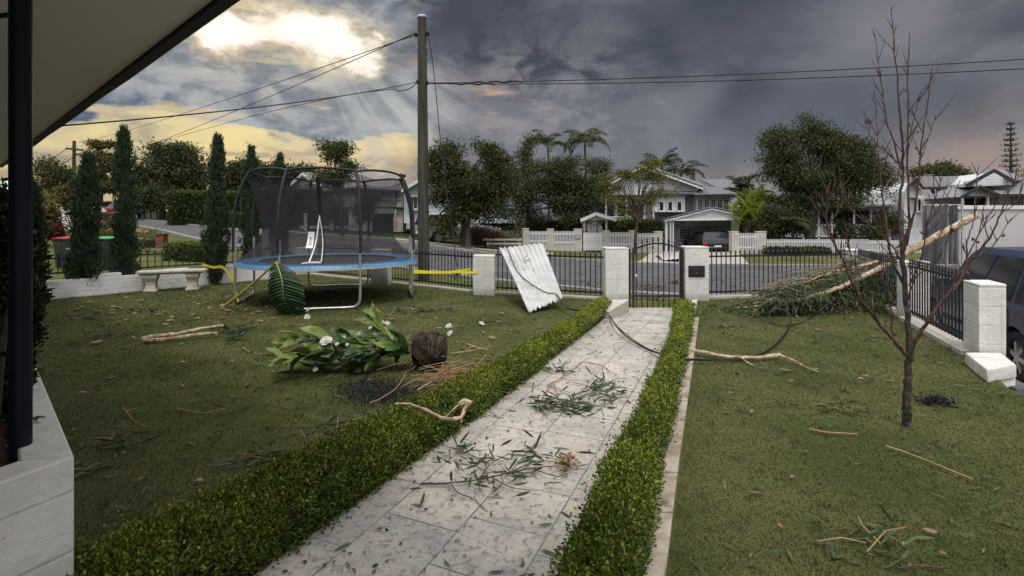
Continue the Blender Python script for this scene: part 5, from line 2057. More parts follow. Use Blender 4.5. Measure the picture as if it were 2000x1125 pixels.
stick('path_branch', 'twiggy gum branch with dry cluster lying on the near path', 'branch', [gr(822, 945, .02), gr(870, 944, .025), gr(935, 937, .03), gr(1000, 922, .03), gr(1040, 915, .04), gr(1085, 910, .04)], .006, .003, 'red_bark',
      forks=[([gr(880, 944, .03), gr(895, 962, .03), gr(925, 975, .02), gr(952, 1000, .01)], .004, .0015), ([gr(935, 937, .03), gr(960, 905, .04), gr(1000, 885, .03), gr(1066, 865, .02)], .004, .0015),
             ([gr(960, 932, .03), gr(1000, 952, .03), gr(1050, 958, .02)], .0035, .0015), ([gr(1000, 920, .03), gr(1050, 900, .05), gr(1100, 905, .05)], .0035, .002),
             ([gr(955, 905, .02), gr(900, 880, .02), gr(860, 868, .015)], .003, .0015), ([gr(1040, 915, .04), gr(1085, 930, .03), gr(1110, 925, .03)], .003, .002)],
      leafpts=[gr(925, 895, .04), gr(915, 900, .03), gr(1020, 895, .04), gr(990, 905, .04), gr(1045, 890, .04), gr(960, 920, .03), gr(1010, 920, .03), gr(945, 945, .03), gr(970, 960, .02), gr(905, 890, .03), gr(1090, 905, .05)],
      nl=120, ll=.105, lw=.16)
c = gr(1108, 910, .04)
mb = MB()
for k in range(46):
    d = Vector((RNG.normal(), RNG.normal(), abs(RNG.normal()))).normalized() * (.04 + .035 * RNG.random())
    mb.tube([c, c + d], [.002, .0015], 4)
    mb.box(c + d, (.012, .012, .010), RNG.random())
solo('seed_cluster', mb, 'straw', 'dry brown gumnut cluster at the end of the near path branch', 'seed cluster', c)

# ------------------------------------------------------------------ uprooted plant with its root ball
RB = Vector(gr(840, 716))
RB.z = .172
root = thing('uprooted_plant', 'uprooted glossy potted plant with white flowers lying on the left lawn', 'plant', (RB.x, RB.y, 0))


def ballfn(a, b):
    th, ph = 2 * math.pi * a, b
    x = lerp(-.19, .18, ph)
    r = .168 * (1 - abs(2 * ph - 1) ** 4.6) ** .5 * (1 + .07 * math.sin(th * 3 + ph * 6) + .05 * math.sin(th * 7 - ph * 13) + .03 * math.sin(th * 17 + ph * 29)) * (1.04 - .10 * ph)
    return (RB.x + x, RB.y + r * math.cos(th), RB.z + .0 + r * math.sin(th) + .004)


mb = MB()
mb.grid(ballfn, 40, 24)
rbo = part('root_ball', mb, 'rootball', root)
mb = MB()
for k in range(120):
    a, b = RNG.random(), .04 + .9 * RNG.random()
    pts = []
    da, db = RNG.normal() * .035, RNG.normal() * .022
    for j in range(5):
        q = Vector(ballfn(a + da * j, min(.98, max(.02, b + db * j))))
        c = Vector((q.x, RB.y, RB.z))
        pts.append(q + (q - c).normalized() * (.002 + .007 * RNG.random()))
    mb.tube(pts, .0012 + .0014 * RNG.random(), 4, caps=False)
part('roots', mb, 'root', rbo)


def big_leaf(mb, p, d, L, W, up, mi, curl=.15):
    d = d.normalized()
    s = d.cross(up)
    s = s.normalized() if s.length > 1e-4 else Vector((0, 1, 0))
    u = s.cross(d).normalized()

    def fn(a, b):
        w = W * math.sin(math.pi * min(1, .05 + a * .95)) ** .75 * (1 - .25 * a)
        c = 2 * b - 1
        q = p + d * (L * a) + s * (w * .5 * c) + u * (abs(c) * w * .22 + curl * L * (a - a * a * 1.6) + .006 * math.sin(a * 9 + c * 3))
        q.z = max(q.z, .012)
        return q
    mb.grid(fn, 7, 4, mi)


stems = [[(800, 688), (740, 684), (680, 686), (620, 690), (556, 704)], [(800, 690), (745, 676), (690, 668), (640, 662), (572, 668)], [(800, 690), (760, 690), (720, 705), (670, 715), (572, 728)],
         [(800, 690), (770, 676), (752, 655), (745, 640), (735, 634)], [(790, 688), (745, 690), (700, 712), (655, 735), (606, 744)]]
mb = MB()
SP = []
for k, st_ in enumerate(stems):
    P = smooth_line([at(x, y, RB.y - .07 + .20 * (k - 2.3) * (i / 4) * .8) for i, (x, y) in enumerate(st_)], 6)
    for p in P:
        p.z = max(p.z, .05)
    mb.tube(P, [lerp(.012, .005, i / (len(P) - 1)) for i in range(len(P))], 7)
    SP.append(P)
part('stem', mb, 'bark', root)
mb = MB()
for P in SP:
    n = len(P)
    for k in range(30):
        t = .03 + .97 * (k / 29)
        p = poly_at(P, t)
        base_d = (P[-1] - P[-4]).normalized()
        d = base_d * (.75 + .6 * t) + Vector((RNG.normal() * .35, RNG.normal() * .90, .16 + RNG.normal() * .55))
        L = (.20 + .11 * RNG.random()) * (1.0 if t < .9 else .9)
        light = RNG.random() < (.14 + 1.15 * max(0, t - .28))
        up = Vector((RNG.normal() * .45, -.55 + RNG.normal() * .45, 1))
        big_leaf(mb, p, d, L, L * .41, up, 1 if light else 0, .10 + .15 * RNG.random())
part('foliage', mb, ['mag_dark', 'mag_light'], root)


def flower(mb, c, r, n=9, facing=Vector((0, -.6, 1))):
    f = facing.normalized()
    a = f.orthogonal().normalized()
    b = f.cross(a)
    for ring, (rr, lift) in enumerate(((1.0, .1), (.72, .4), (.42, .7))):
        for k in range(n - ring * 2):
            th = 6.283 * k / (n - ring * 2) + ring * .4 + RNG.normal() * .1
            d = a * math.cos(th) + b * math.sin(th)
            s = f.cross(d)
            mb.grid(lambda u, v: c + d * (r * rr * u) + s * (r * rr * .42 * (v * 2 - 1) * math.sin(math.pi * (.12 + .80 * u))) + f * (r * lift * u * u + .08 * r * math.sin(v * 7 + k)), 3, 3)


for (x, y, r) in ((637, 666, .060), (658, 672, .020), (678, 673, .018), (616, 722, .028), (723, 640, .018)):
    mb = MB()
    flower(mb, at(x, y, RB.y - .34), r)
    part('flower', mb, 'petal', root)
for i, (x, y, lab) in enumerate(((602, 605, 'white fallen blossom on the grass beneath the trampoline rail'), (600, 619, 'white fallen blossom in front of the trampoline rail'),
                                 (757, 633, 'white blossom resting on the short peeled stick'), (876, 637, 'upright white blossom left of the leaning sheet'),
                                 (879, 651, 'flat white blossom just behind the root ball'), (941, 632, 'white blossom on open lawn in front of the leaning sheet'))):
    c = gr(x, y, .02)
    mb = MB()
    flower(mb, c, .048, 7, Vector((RNG.normal() * .7, -.6 + RNG.normal() * .4, .9)))
    solo('blossom', mb, 'petal', lab, 'blossom', (c.x, c.y, 0), 'white blossoms blown over the lawn')
# spilled potting soil
n = 2600
c1 = gr(735, 765)
r1 = RNG.normal(size=n)
P = np.stack([c1.x + r1 * .20, c1.y + RNG.normal(size=n) * .19 - r1 * .05, np.full(n, .002) + .012 * RNG.random(n)], 1)
c2 = gr(830, 722)
P2 = np.stack([c2.x + RNG.normal(size=700) * .16, c2.y + RNG.normal(size=700) * .05, np.full(700, .004) + .012 * RNG.random(700)], 1)
P = np.concatenate([P, P2])
V, T, _m = leaves(P, rdir(len(P), .1), .012 + .018 * RNG.random(len(P)), .012, .5)
o = tag(link('spilled_soil', np_mesh('spilled_soil', V, T), 'bark_chip'), kind='stuff')

# heap of dry pine needles and twigs by the hedge
c = gr(905, 752)
root = thing('twig_heap', 'heap of dry brown needles and twigs against the left hedge', 'twig heap', c)
mb = MB()
for k in range(170):
    p = Vector((c.x + RNG.normal() * .20, c.y + RNG.normal() * .17, .01 + abs(RNG.normal()) * .07))
    a = .35 + RNG.normal() * .8
    L = .18 + .35 * RNG.random()
    d = Vector((math.cos(a), math.sin(a) * .8, RNG.normal() * .22))
    q = p + d * L
    q.z = max(q.z, .008)
    mb.tube([p - d * L * .5 + Vector((0, 0, .0)), p + Vector((RNG.normal() * .02, 0, .03 * RNG.random())), p + d * L * .5], .0024 + .0022 * RNG.random(), 4)
part('needles', mb, 'straw', root)
mb = MB()
for (a, b, r) in (((815, 762), (925, 708), .006), ((840, 740), (955, 724), .005), ((848, 690), (865, 715), .004), ((940, 770), (935, 715), .012), ((868, 785), (862, 752), .012)):
    p, q = gr(*a, .03), gr(*b, .06)
    mb.tube(smooth_line([p, p.lerp(q, .5) + Vector((0, 0, .03)), q], 4), [r, r, r, r, r * .9, r * .8, r * .7, r * .6, r * .5], 6)
part('twig', mb, 'pale_bark', root)
stick('lawn_twig', 'curved brown frond stalk beside the spilled soil', 'twig', [gr(722, 787, .02), gr(745, 778, .02), (gr(775, 757, .03)), gr(789, 735, .05), gr(792, 727, .08)], .005, .004, 'straw')

# twigs and broken wood scattered behind the root ball
TWG = [((880, 690), (960, 676), .006, 'long grey twig in front of the leaning sheet'), ((912, 672), (955, 683), .008, 'peeled twig with a dry leaf before the hedge end'), ((760, 618), (772, 598), .004, 'curved twig standing right of the trampoline legs'),
       ((850, 640), (905, 634), .005, 'brown twig behind the root ball near the blossoms'), ((700, 626), (740, 626), .004, 'thin twig left of the short peeled stick')]
for a, b, r, lab in TWG:
    stick('lawn_twig', lab, 'twig', [gr(*a, .01), gr((a[0] + b[0]) / 2, (a[1] + b[1]) / 2 + 2, .02), gr(*b, .012)], r, r * .5, 'pale_bark')


# ------------------------------------------------------------------ leaf litter (nobody could count it)
def litter(name, P, mats, L, W, fold, curl, mi=None, up=.15):
    n = len(P)
    D = RNG.normal(size=(n, 3)) * np.array([1, .8, .12])
    N_ = RNG.normal(size=(n, 3)) * .35 + np.array([0, 0, 1])
    V, T, m2 = leaves6(P, D, L, W, fold, curl, mi, N_)
    V[:, 2] = np.maximum(V[:, 2], .003)
    o = link(name, np_mesh(name, V, T, m2), mats)
    o['kind'] = 'stuff'
    return o


def field(n, px0, px1, py0, py1, pw=1.0):
    px = px0 + (px1 - px0) * RNG.random(n)
    py = py0 + (py1 - py0) * RNG.random(n) ** pw
    Y = EYE * F / (py - HZ)
    return (px - 1000) / F * Y, Y


# brown curled leaves, thickest on the far left lawn and under the trampoline
xs, ys_ = [], []
for n, box in ((120, (130, 520, 572, 640, 1)), (90, (420, 830, 562, 625, 1)), (40, (100, 760, 600, 760, 1.4)), (22, (150, 600, 700, 1000, 1)), (44, (800, 1160, 580, 720, 1)), (26, (1400, 1960, 600, 760, 1)),
               (12, (1330, 1990, 740, 1120, 1)), (26, (190, 330, 600, 615, 1))):
    a, b = field(n, *box)
    xs.append(a)
    ys_.append(b)
X, Y = np.concatenate(xs), np.concatenate(ys_)
k = lawn_mask(X, Y)
X, Y = X[k], Y[k]
n = len(X)
P = np.stack([X, Y, .006 + .012 * RNG.random(n)], 1)
sz = np.where(Y > 6, .10, .05) * (.55 + .8 * RNG.random(n))
litter('fallen_leaves', P, ['dead_leaf', 'dead_pink', 'dark_bit'], sz, sz * .48, .30, .14, RNG.choice([0, 1, 1, 2], n))
# slender green gum leaves, mostly on the right lawn and path
xs, ys_ = [], []
for n, box in ((170, (1330, 1990, 640, 1120, 1.25)), (110, (140, 700, 700, 1010, 1)), (60, (480, 1150, 600, 760, 1)), (90, (1380, 1960, 610, 800, 1))):
    a, b = field(n, *box)
    xs.append(a)
    ys_.append(b)
X, Y = np.concatenate(xs), np.concatenate(ys_)
k = lawn_mask(X, Y)
X, Y = X[k], Y[k]
n = len(X)
P = np.stack([X, Y, .007 + .010 * RNG.random(n)], 1)
sz = np.where(Y > 4.5, .11, .085) * (.6 + .7 * RNG.random(n))
litter('gum_leaves', P, ['gum_fresh', 'gum_leaf', 'gum_leaf_dry'], sz, sz * .13, .15, .05, RNG.choice([0, 0, 0, 1, 1, 2], n))
# litter on the stone path
n = 540
Y = 1.9 * (8.8 / 1.9) ** RNG.random(n)
A = np.interp(Y, [p[1] for p in PL], [p[0] for p in PL])
B_ = np.interp(Y, [p[1] for p in PR], [p[0] for p in PR])
t = RNG.random(n)
t = np.where(RNG.random(n) < .35, t ** 2.2, t)
P = np.stack([A + (B_ - A) * t, Y, np.array([path_z(y) for y in Y]) + .006], 1)
mi = RNG.choice([0, 0, 0, 1, 2, 3], n)
sz = np.where(mi == 3, .085, .012 + .022 * RNG.random(n)) * (.6 + .6 * RNG.random(n))
D = RNG.normal(size=(n, 3)) * np.array([1, .8, .1])
V, T, m2 = leaves6(P, D, sz, np.where(mi == 3, sz * .17, sz * .45), .2, .05, mi, RNG.normal(size=(n, 3)) * .3 + np.array([0, 0, 1]))
o = link('path_litter', np_mesh('path_litter', V, T, m2), ['dark_bit', 'dead_leaf', 'rust_leaf', 'gum_fresh'])
o['kind'] = 'stuff'
# fine twigs over the far half of the path
mb = MB()
for k in range(90):
    y = 3.6 + 5.2 * RNG.random()
    x = lerp(xa(PL, y), xa(PR, y), RNG.random())
    a = RNG.random() * 6.28
    L = .06 + .16 * RNG.random()
    z = path_z(y) + .008
    mb.tube([(x, y, z), (x + math.cos(a) * L * .5, y + math.sin(a) * L * .5, z + .008), (x + math.cos(a + .3) * L, y + math.sin(a + .3) * L, z)], .0022, 4)
o = struct('path_twigs', mb, 'red_bark', 'stuff')

# ------------------------------------------------------------------ boulders by the side drive
for (x, y, z, r, lab) in ((4.62, 4.55, -.16, .20, 'grey boulder tucked under the white step block'), (4.72, 4.28, -.30, .27, 'large grey boulder at the edge of the side drive'), (4.62, 3.75, -.34, .28, 'dark boulder below the lawn edge at the right border')):
    n = 0
    mb = MB()
    ph = RNG.random(6) * 6

    def rk(a, b):
        th, f = 2 * math.pi * a, math.pi * b
        v = Vector((math.sin(f) * math.cos(th), math.sin(f) * math.sin(th), math.cos(f)))
        k = 1 + .16 * math.sin(3 * v.x + ph[0] + 2 * v.y) + .12 * math.sin(5 * v.y + ph[1]) + .10 * math.sin(6 * v.z + ph[2]) + .06 * math.sin(13 * v.x + ph[3])
        v = Vector((round(v.x * 2.6) / 2.6 * .4 + v.x * .6, round(v.y * 2.6) / 2.6 * .4 + v.y * .6, v.z * .8))
        return Vector((x, y, z)) + v * r * k
    mb.grid(rk, 22, 14)
    solo('boulder', mb, 'rock', lab, 'boulder', (x, y, z), 'boulders beside the side drive')


# ------------------------------------------------------------------ trees, palms, shrubs
def crown_leaves(ells, n_cl, k, rc, leaf, lw=.45, up=.15, shell=.55, flat=1.0):
    """ells: [(centre, rx, ry, rz)] -> leaf arrays clumped through the crown's outer volume, plus clump centres"""
    wts = np.array([e[1] * e[3] for e in ells])
    idx = RNG.choice(len(ells), n_cl, p=wts / wts.sum())
    n_cl = int(n_cl * 1.15)
    idx = RNG.choice(len(ells), n_cl, p=wts / wts.sum())
    d = unit(RNG.normal(size=(n_cl, 3)))
    ph = RNG.random(4) * 6.28
    bump = 1 + .16 * np.sin(d[:, 0] * 4 + ph[0] + d[:, 2] * 3) + .12 * np.sin(d[:, 2] * 7 + ph[1] + d[:, 0] * 5)
    r = (shell + (1 - shell) * RNG.random(n_cl)) * bump * (1 + .10 * RNG.normal(size=n_cl))
    r = np.where(RNG.random(n_cl) < .14, r * (1.1 + .2 * RNG.random(n_cl)), r)
    C = np.array([tuple(ells[i][0]) for i in idx])
    Rr = np.array([ells[i][1:] for i in idx])
    cc = C + d * Rr * r[:, None]
    sc = 3.2 / max(.4, float(np.ptp(cc[:, 2])))
    void = np.sin(cc[:, 0] * sc * 1.9 + ph[2]) * np.sin(cc[:, 2] * sc * 2.3 + ph[3]) + .5 * np.sin(cc[:, 0] * sc * 4.1 + cc[:, 2] * sc * 3.3)
    cc = cc[void > -.62]
    d = d[void > -.62]
    n_cl = len(cc)
    ks = np.maximum(4, (1.5 * k * (.4 + 1.2 * RNG.random(n_cl))).astype(int))
    j = np.repeat(np.arange(n_cl), ks)
    n = len(j)
    P = cc[j] + RNG.normal(size=(n, 3)) * rc * np.array([1, 1, .62 * flat])
    D = unit(d[j] * .5 + RNG.normal(size=(n, 3)) * .8 + np.array([0, 0, up]))
    L = leaf * .84 * (.6 + .8 * RNG.random(n))
    return P, D, L, L * lw, cc


def tree(name, label, cat, px, Y, ells, n_cl, k, rc, leaf, lm, trunk_r, group=None, bark='bark', limbs=14, lw=.45, up=.1, fork=.45, shell=.5, base_dz=0.0, stems=1, flat=1.0, mats=None, mix_=0.0, depth=.85, lt=.5):
    b = on_ground(px, Y, base_dz)
    root = thing(name, label, cat, b, 0, group)
    sat = []
    for cx, cy, rx, ry in ells:
        for q in range(2):
            a = RNG.random() * 6.283
            f = .30 + .22 * RNG.random()
            sat.append((cx + rx * .92 * math.cos(a), cy - ry * .92 * abs(math.sin(a)) * (1 if RNG.random() < .75 else -.6), rx * f, ry * f))
    ells = list(ells) + sat
    E = [(at(cx, cy, Y), rx * Y / F, rx * Y / F * depth, ry * Y / F) for cx, cy, rx, ry in ells]
    P, D, L, W, cc = crown_leaves(E, n_cl, k, rc, leaf, lw, up, shell, flat)
    mi = None
    mm = [lm]
    if mats:
        mm = [lm, mats]
        mi = (RNG.random(len(P)) < mix_).astype(int)
    P[:, 2] = np.maximum(P[:, 2], b.z + .03)
    V, T, m2 = leaves(P, D, L, W, .2, .06, mi)
    npart('crown', V, T, mm, root, m2)
    mb = MB()
    cen = sum((e[0] for e in E), Vector()) / len(E)
    top = max(e[0].z for e in E)
    for s in range(stems):
        o_ = Vector((RNG.normal() * trunk_r * 2, RNG.normal() * trunk_r, 0)) if stems > 1 else Vector((0, 0, 0))
        f = b + o_ + (Vector((cen.x, cen.y, top)) - b) * fork + Vector((RNG.normal() * .1, RNG.normal() * .1, 0)) * (2 if stems > 1 else 1)
        mb.tube(smooth_line([b + o_ - Vector((0, 0, .1)), (b + o_).lerp(f, .5) + Vector((RNG.normal() * trunk_r * .5, 0, 0)), f], 5), [trunk_r * (1.25 if i == 0 else lerp(1.05, .75, i / 10)) for i in range(11)], 10)
        for q in RNG.choice(len(cc), min(limbs, len(cc)), replace=False):
            e = Vector(cc[q])
            m_ = f.lerp(e, .5) + Vector((0, 0, .12 * (e - f).length)) + Vector((RNG.normal(), RNG.normal(), RNG.normal())) * .06 * (e - f).length
            Q = smooth_line([f - Vector((0, 0, trunk_r)), m_, e], 5)
            mb.tube(Q, [lerp(trunk_r * lt, trunk_r * .07, i / (len(Q) - 1)) for i in range(len(Q))], 6)
    part('trunk', mb, bark, root)
    return root


def hedge_block(label, px0, px1, py0, Y, d, n, leaf, lm='hedge_leaf', topm='hedge_top', group='clipped hedges across the street', topf=.5, py1=None, cat='hedge'):
    b = on_ground((px0 + px1) / 2, Y)
    if py1 is not None:
        b.z = EYE - (py1 - HZ) / F * Y
    root = thing('clipped_hedge', label, cat, b, 0, group)
    x0, x1 = (px0 - 1000) / F * Y, (px1 - 1000) / F * Y
    zt = EYE - (py0 - HZ) / F * Y
    w, h = x1 - x0, zt - b.z
    mb = MB()
    g = leaf * .5
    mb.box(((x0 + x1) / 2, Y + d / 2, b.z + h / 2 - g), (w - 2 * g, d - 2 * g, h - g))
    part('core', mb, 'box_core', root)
    fr, tp_, sd = w * h, w * d, d * h * 2
    u = RNG.random(n) * (fr + tp_ + sd)
    a, c = RNG.random(n), RNG.random(n)
    isf, ist = u < fr, (u >= fr) & (u < fr + tp_)
    sidex = np.where(RNG.random(n) < .5, x0, x1)
    X = np.where(isf | ist, x0 + w * a, sidex)
    Yy = np.where(isf, Y, Y + d * c)
    Z = np.where(isf, b.z + h * c, np.where(ist, zt, b.z + h * a))
    lump = .10 * np.sin(X * 2.3 + Z * 1.7) * np.sin(X * 5.1) * min(1, h * .4)
    P = np.stack([X, Yy - lump * isf, Z + lump * .5 * ist], 1) + RNG.normal(size=(n, 3)) * leaf * .45
    nrm = np.stack([np.where(isf | ist, 0, np.sign(sidex - (x0 + x1) / 2)), np.where(isf, -1.0, 0), np.where(ist, 1.0, .15)], 1)
    D = unit(nrm * .6 + RNG.normal(size=(n, 3)) * .7)
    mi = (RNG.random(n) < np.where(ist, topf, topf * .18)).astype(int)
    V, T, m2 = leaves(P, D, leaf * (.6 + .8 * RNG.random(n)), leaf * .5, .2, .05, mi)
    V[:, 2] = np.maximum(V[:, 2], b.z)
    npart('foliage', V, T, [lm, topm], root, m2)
    return root


def frond_arrays(c, az_, pitch, L, n=34, leaf=.45, droop=.9):
    """a feather frond: rachis points and leaflets"""
    pts = []
    p = Vector(c)
    a = pitch
    st_ = L / 10
    for i in range(11):
        pts.append(p.copy())
        p = p + Vector((math.cos(az_) * math.cos(a), math.sin(az_) * math.cos(a), math.sin(a))) * st_
        a -= droop * 2 / 10 * (.5 + i / 10)
    P, D, LL = [], [], []
    for i in range(n):
        t = .12 + .88 * i / n
        q = poly_at(pts, t)
        d = (poly_at(pts, min(1, t + .05)) - poly_at(pts, t - .05)).normalized()
        s = d.cross(Vector((0, 0, 1))).normalized()
        for sg_ in (-1, 1):
            P.append(q)
            D.append(d * .55 + s * sg_ * .9 + Vector((0, 0, -.45 + RNG.normal() * .2)))
            LL.append(leaf * (math.sin(math.pi * min(1, .15 + .8 * t)) + .15))
    return pts, P, D, LL


def palm(label, px, py, Y, L, nf, trunk_r=.14, leaf=.5, group='palms behind the houses', lm='tree_olive', base_z=None, droop=.9, pitch=(.2, 1.25)):
    c = at(px, py, Y)
    b = Vector((c.x, c.y, ground_z(px, Y) if base_z is None else base_z))
    root = thing('palm_tree', label, 'palm', b, 0, group)
    mb = MB()
    mb.tube(smooth_line([b, b.lerp(c, .5) + Vector((.12, 0, 0)), c], 5), [trunk_r * (1.25 - .5 * i / 10) for i in range(11)], 9)
    part('trunk', mb, 'bark', root)
    mb = MB()
    Ps, Ds, Ls = [], [], []
    for k in range(nf):
        az_ = 6.283 * k / nf + RNG.normal() * .25
        pts, P, D, LL = frond_arrays(c, az_, lerp(pitch[0], pitch[1], RNG.random()), L * (.8 + .3 * RNG.random()), 44, leaf, droop * (.8 + .4 * RNG.random()))
        mb.tube(pts, [lerp(.035, .008, i / 10) for i in range(11)], 5)
        Ps += P
        Ds += D
        Ls += LL
    fr = part('rachis', mb, 'tree_olive', root)
    V, T, _m = leaves(np.array([tuple(p) for p in Ps]), np.array([tuple(d) for d in Ds]), np.array(Ls), .045 * leaf / .5, .1, -.05)
    npart('crown', V, T, lm, root)
    return root


# across the street, from left to right
tree('street_tree', 'bushy olive tree beside the distant power pole', 'tree', 108, 50, [(105, 350, 34, 30), (88, 372, 26, 20), (122, 340, 20, 18), (75, 385, 24, 16)], 210, 34, .38, .30, 'tree_olive', .25, 'trees down the left street', mats='tree_dark', mix_=.4)
tree('street_tree', 'tall tree with flat layered tiers above the parked cars', 'tree', 193, 49, [(200, 284, 20, 7), (186, 304, 22, 7), (214, 310, 20, 7), (196, 334, 28, 9), (206, 360, 34, 17), (176, 352, 18, 9)], 240, 30, .30, .28, 'tree_olive', .24, 'trees down the left street', fork=.7, flat=.6)
tree('street_tree', 'big dark rounded tree behind the tall clipped hedge', 'tree', 338, 52, [(318, 326, 40, 34), (374, 340, 32, 42), (336, 372, 62, 28), (288, 346, 22, 30), (350, 306, 26, 18)], 420, 40, .42, .32, 'tree_dark', .3, 'trees down the left street', limbs=40, mats='tree_mid', mix_=.35, stems=3)
tree('street_tree', 'small dark tree against the pale paling fence', 'tree', 283, 47, [(284, 388, 25, 18), (296, 398, 18, 14)], 110, 34, .34, .26, 'tree_dark', .16, 'trees down the left street')
tree('street_tree', 'low olive tree below the yellow street sign', 'tree', 129, 46, [(131, 382, 20, 14), (118, 390, 16, 10)], 90, 30, .3, .26, 'tree_olive', .16, 'trees down the left street')
tree('street_tree', 'dark tree behind the left edge of the trampoline net', 'tree', 478, 46, [(478, 345, 30, 26), (462, 362, 20, 20)], 170, 36, .4, .3, 'tree_dark', .2, 'trees down the left street')
tree('street_tree', 'dark spreading tree behind the hedge seen through the net', 'tree', 556, 47, [(560, 348, 42, 20), (590, 340, 22, 14), (530, 350, 24, 16)], 220, 36, .4, .3, 'tree_dark', .2, 'trees down the left street')
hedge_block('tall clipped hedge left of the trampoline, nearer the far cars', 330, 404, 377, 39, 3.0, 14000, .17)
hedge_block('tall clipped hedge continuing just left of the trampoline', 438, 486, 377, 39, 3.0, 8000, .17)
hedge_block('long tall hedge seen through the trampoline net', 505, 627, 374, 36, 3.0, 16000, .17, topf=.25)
hedge_block('low hedge beside the street left of the trampoline', 440, 468, 418, 36, 1.0, 2600, .14)
tree('gum_tree', 'young gum rising above the trampoline in front of the house', 'tree', 669, 28.5, [(652, 298, 24, 22), (668, 290, 14, 14), (650, 342, 26, 14), (672, 330, 18, 16), (640, 352, 18, 10), (664, 366, 14, 10)],
     150, 26, .20, .19, 'tree_mid', .10, 'garden trees seen through the net', limbs=40, fork=.55, lw=.4, shell=.25)
tree('garden_shrub', 'bushy shrub in front of the house entry columns', 'shrub', 655, 33, [(650, 404, 13, 14), (642, 420, 11, 12)], 70, 26, .22, .17, 'tree_mid', .06, 'garden trees seen through the net', limbs=8)
tree('garden_shrub', 'loose shrub left of the garage opening seen through the net', 'shrub', 716, 33.5, [(712, 412, 16, 26), (722, 396, 14, 16)], 100, 24, .22, .17, 'tree_dark', .05, 'garden trees seen through the net', limbs=12)
tree('verge_tree', 'broad fig tree with forked trunk in front of the blue house', 'tree', 905, 25.5,
     [(888, 318, 40, 30), (945, 308, 40, 26), (868, 365, 32, 34), (930, 360, 56, 40), (985, 352, 28, 34), (905, 412, 44, 22), (965, 408, 36, 22), (850, 330, 16, 26), (865, 445, 26, 22)],
     520, 34, .23, .17, 'tree_mid', .17, 'trees across the street', limbs=46, stems=2, mats='tree_dark', mix_=.45, lw=.5)
tree('garden_tree', 'dense dark tree behind the far pier fence', 'tree', 1100, 31, [(1075, 345, 36, 34), (1125, 340, 40, 32), (1090, 390, 58, 40), (1145, 385, 34, 40), (1040, 402, 22, 36), (1100, 425, 60, 20), (1012, 400, 26, 46), (1165, 345, 18, 26)],
     520, 38, .30, .18, 'tree_dark', .2, 'trees across the street', limbs=30, lw=.4, mats='tree_mid', mix_=.12)
tree('garden_tree', 'thin airy gum between the fig and the dense dark tree', 'tree', 1026, 33, [(1030, 290, 18, 18), (1022, 318, 18, 20), (1042, 330, 14, 18), (1014, 350, 16, 22), (1036, 276, 10, 12)],
     110, 22, .22, .17, 'tree_mid', .10, 'trees across the street', limbs=30, shell=.2, lw=.38)
tree('garden_tree', 'small tree right of the tall palm beside the grey house', 'tree', 1168, 36, [(1166, 326, 15, 18), (1172, 352, 18, 22), (1160, 380, 18, 24)], 110, 26, .24, .18, 'tree_mid', .09, 'trees across the street')
tree('verge_tree', 'slim yellow-green street tree in front of the grey house', 'tree', 1241, 26.2,
     [(1235, 340, 26, 16), (1285, 345, 34, 16), (1200, 362, 22, 14), (1262, 322, 22, 10), (1310, 362, 18, 12), (1215, 395, 26, 12), (1262, 392, 22, 10), (1185, 385, 12, 10), (1235, 418, 26, 10), (1290, 378, 22, 10), (1180, 350, 12, 8)],
     240, 20, .17, .13, 'tree_yellow', .09, 'trees across the street', bark='bark', limbs=46, fork=.36, shell=.2, lt=.3, lw=.5, mats='tree_mid', mix_=.35, flat=.7)
tree('garden_tree', 'largest round dark tree behind the bare sapling', 'tree', 1578, 31,
     [(1545, 290, 46, 34), (1600, 285, 46, 34), (1640, 320, 56, 42), (1690, 340, 46, 44), (1560, 345, 66, 44), (1620, 385, 76, 34), (1515, 320, 28, 24), (1575, 252, 26, 18), (1712, 372, 30, 28), (1660, 290, 30, 22), (1530, 405, 34, 20)],
     900, 38, .30, .18, 'tree_dark', .30, 'trees across the street', limbs=60, fork=.42, mats='tree_mid', mix_=.42, lw=.45)
tree('garden_shrub', 'dark shrub mass below the largest round tree', 'shrub', 1530, 29.5, [(1530, 430, 30, 26), (1508, 440, 22, 24), (1552, 446, 18, 16)], 150, 30, .26, .17, 'tree_dark', .05, 'shrubs across the street')
tree('garden_shrub', 'dark climbing shrub on the veranda posts behind the pickets', 'shrub', 1655, 30, [(1652, 455, 12, 22), (1700, 450, 22, 22), (1738, 440, 16, 24)], 120, 28, .24, .16, 'tree_dark', .05, 'shrubs across the street')
tree('far_tree', 'rounded flat-topped tree beyond the white house roofs', 'tree', 1832, 64, [(1815, 340, 22, 13), (1850, 340, 26, 12), (1834, 332, 24, 10), (1872, 346, 12, 8)], 190, 36, .45, .34, 'tree_mid', .3, 'trees beyond the white house')
tree('garden_shrub', 'rusty brown shrub near the parked wagon across the street', 'shrub', 948, 27.2, [(948, 460, 26, 14), (930, 464, 14, 12), (966, 464, 16, 10)], 110, 26, .20, .13, 'rust_leaf', .04, 'shrubs across the street', limbs=14)
hedge_block('clipped hedge behind the far picket panels by the grey house', 1186, 1294, 433, 30.5, 1.2, 9000, .12, py1=470)
hedge_block('dark clipped hedge behind the left far pier fence', 1036, 1142, 437, 31, 1.2, 7000, .12, 'hedge_leaf', 'hedge_leaf', py1=475)
hedge_block('low dark planting along the foot of the long picket fence', 1500, 1620, 487, 26.6, .5, 3000, .11, 'tree_dark', 'hedge_leaf')

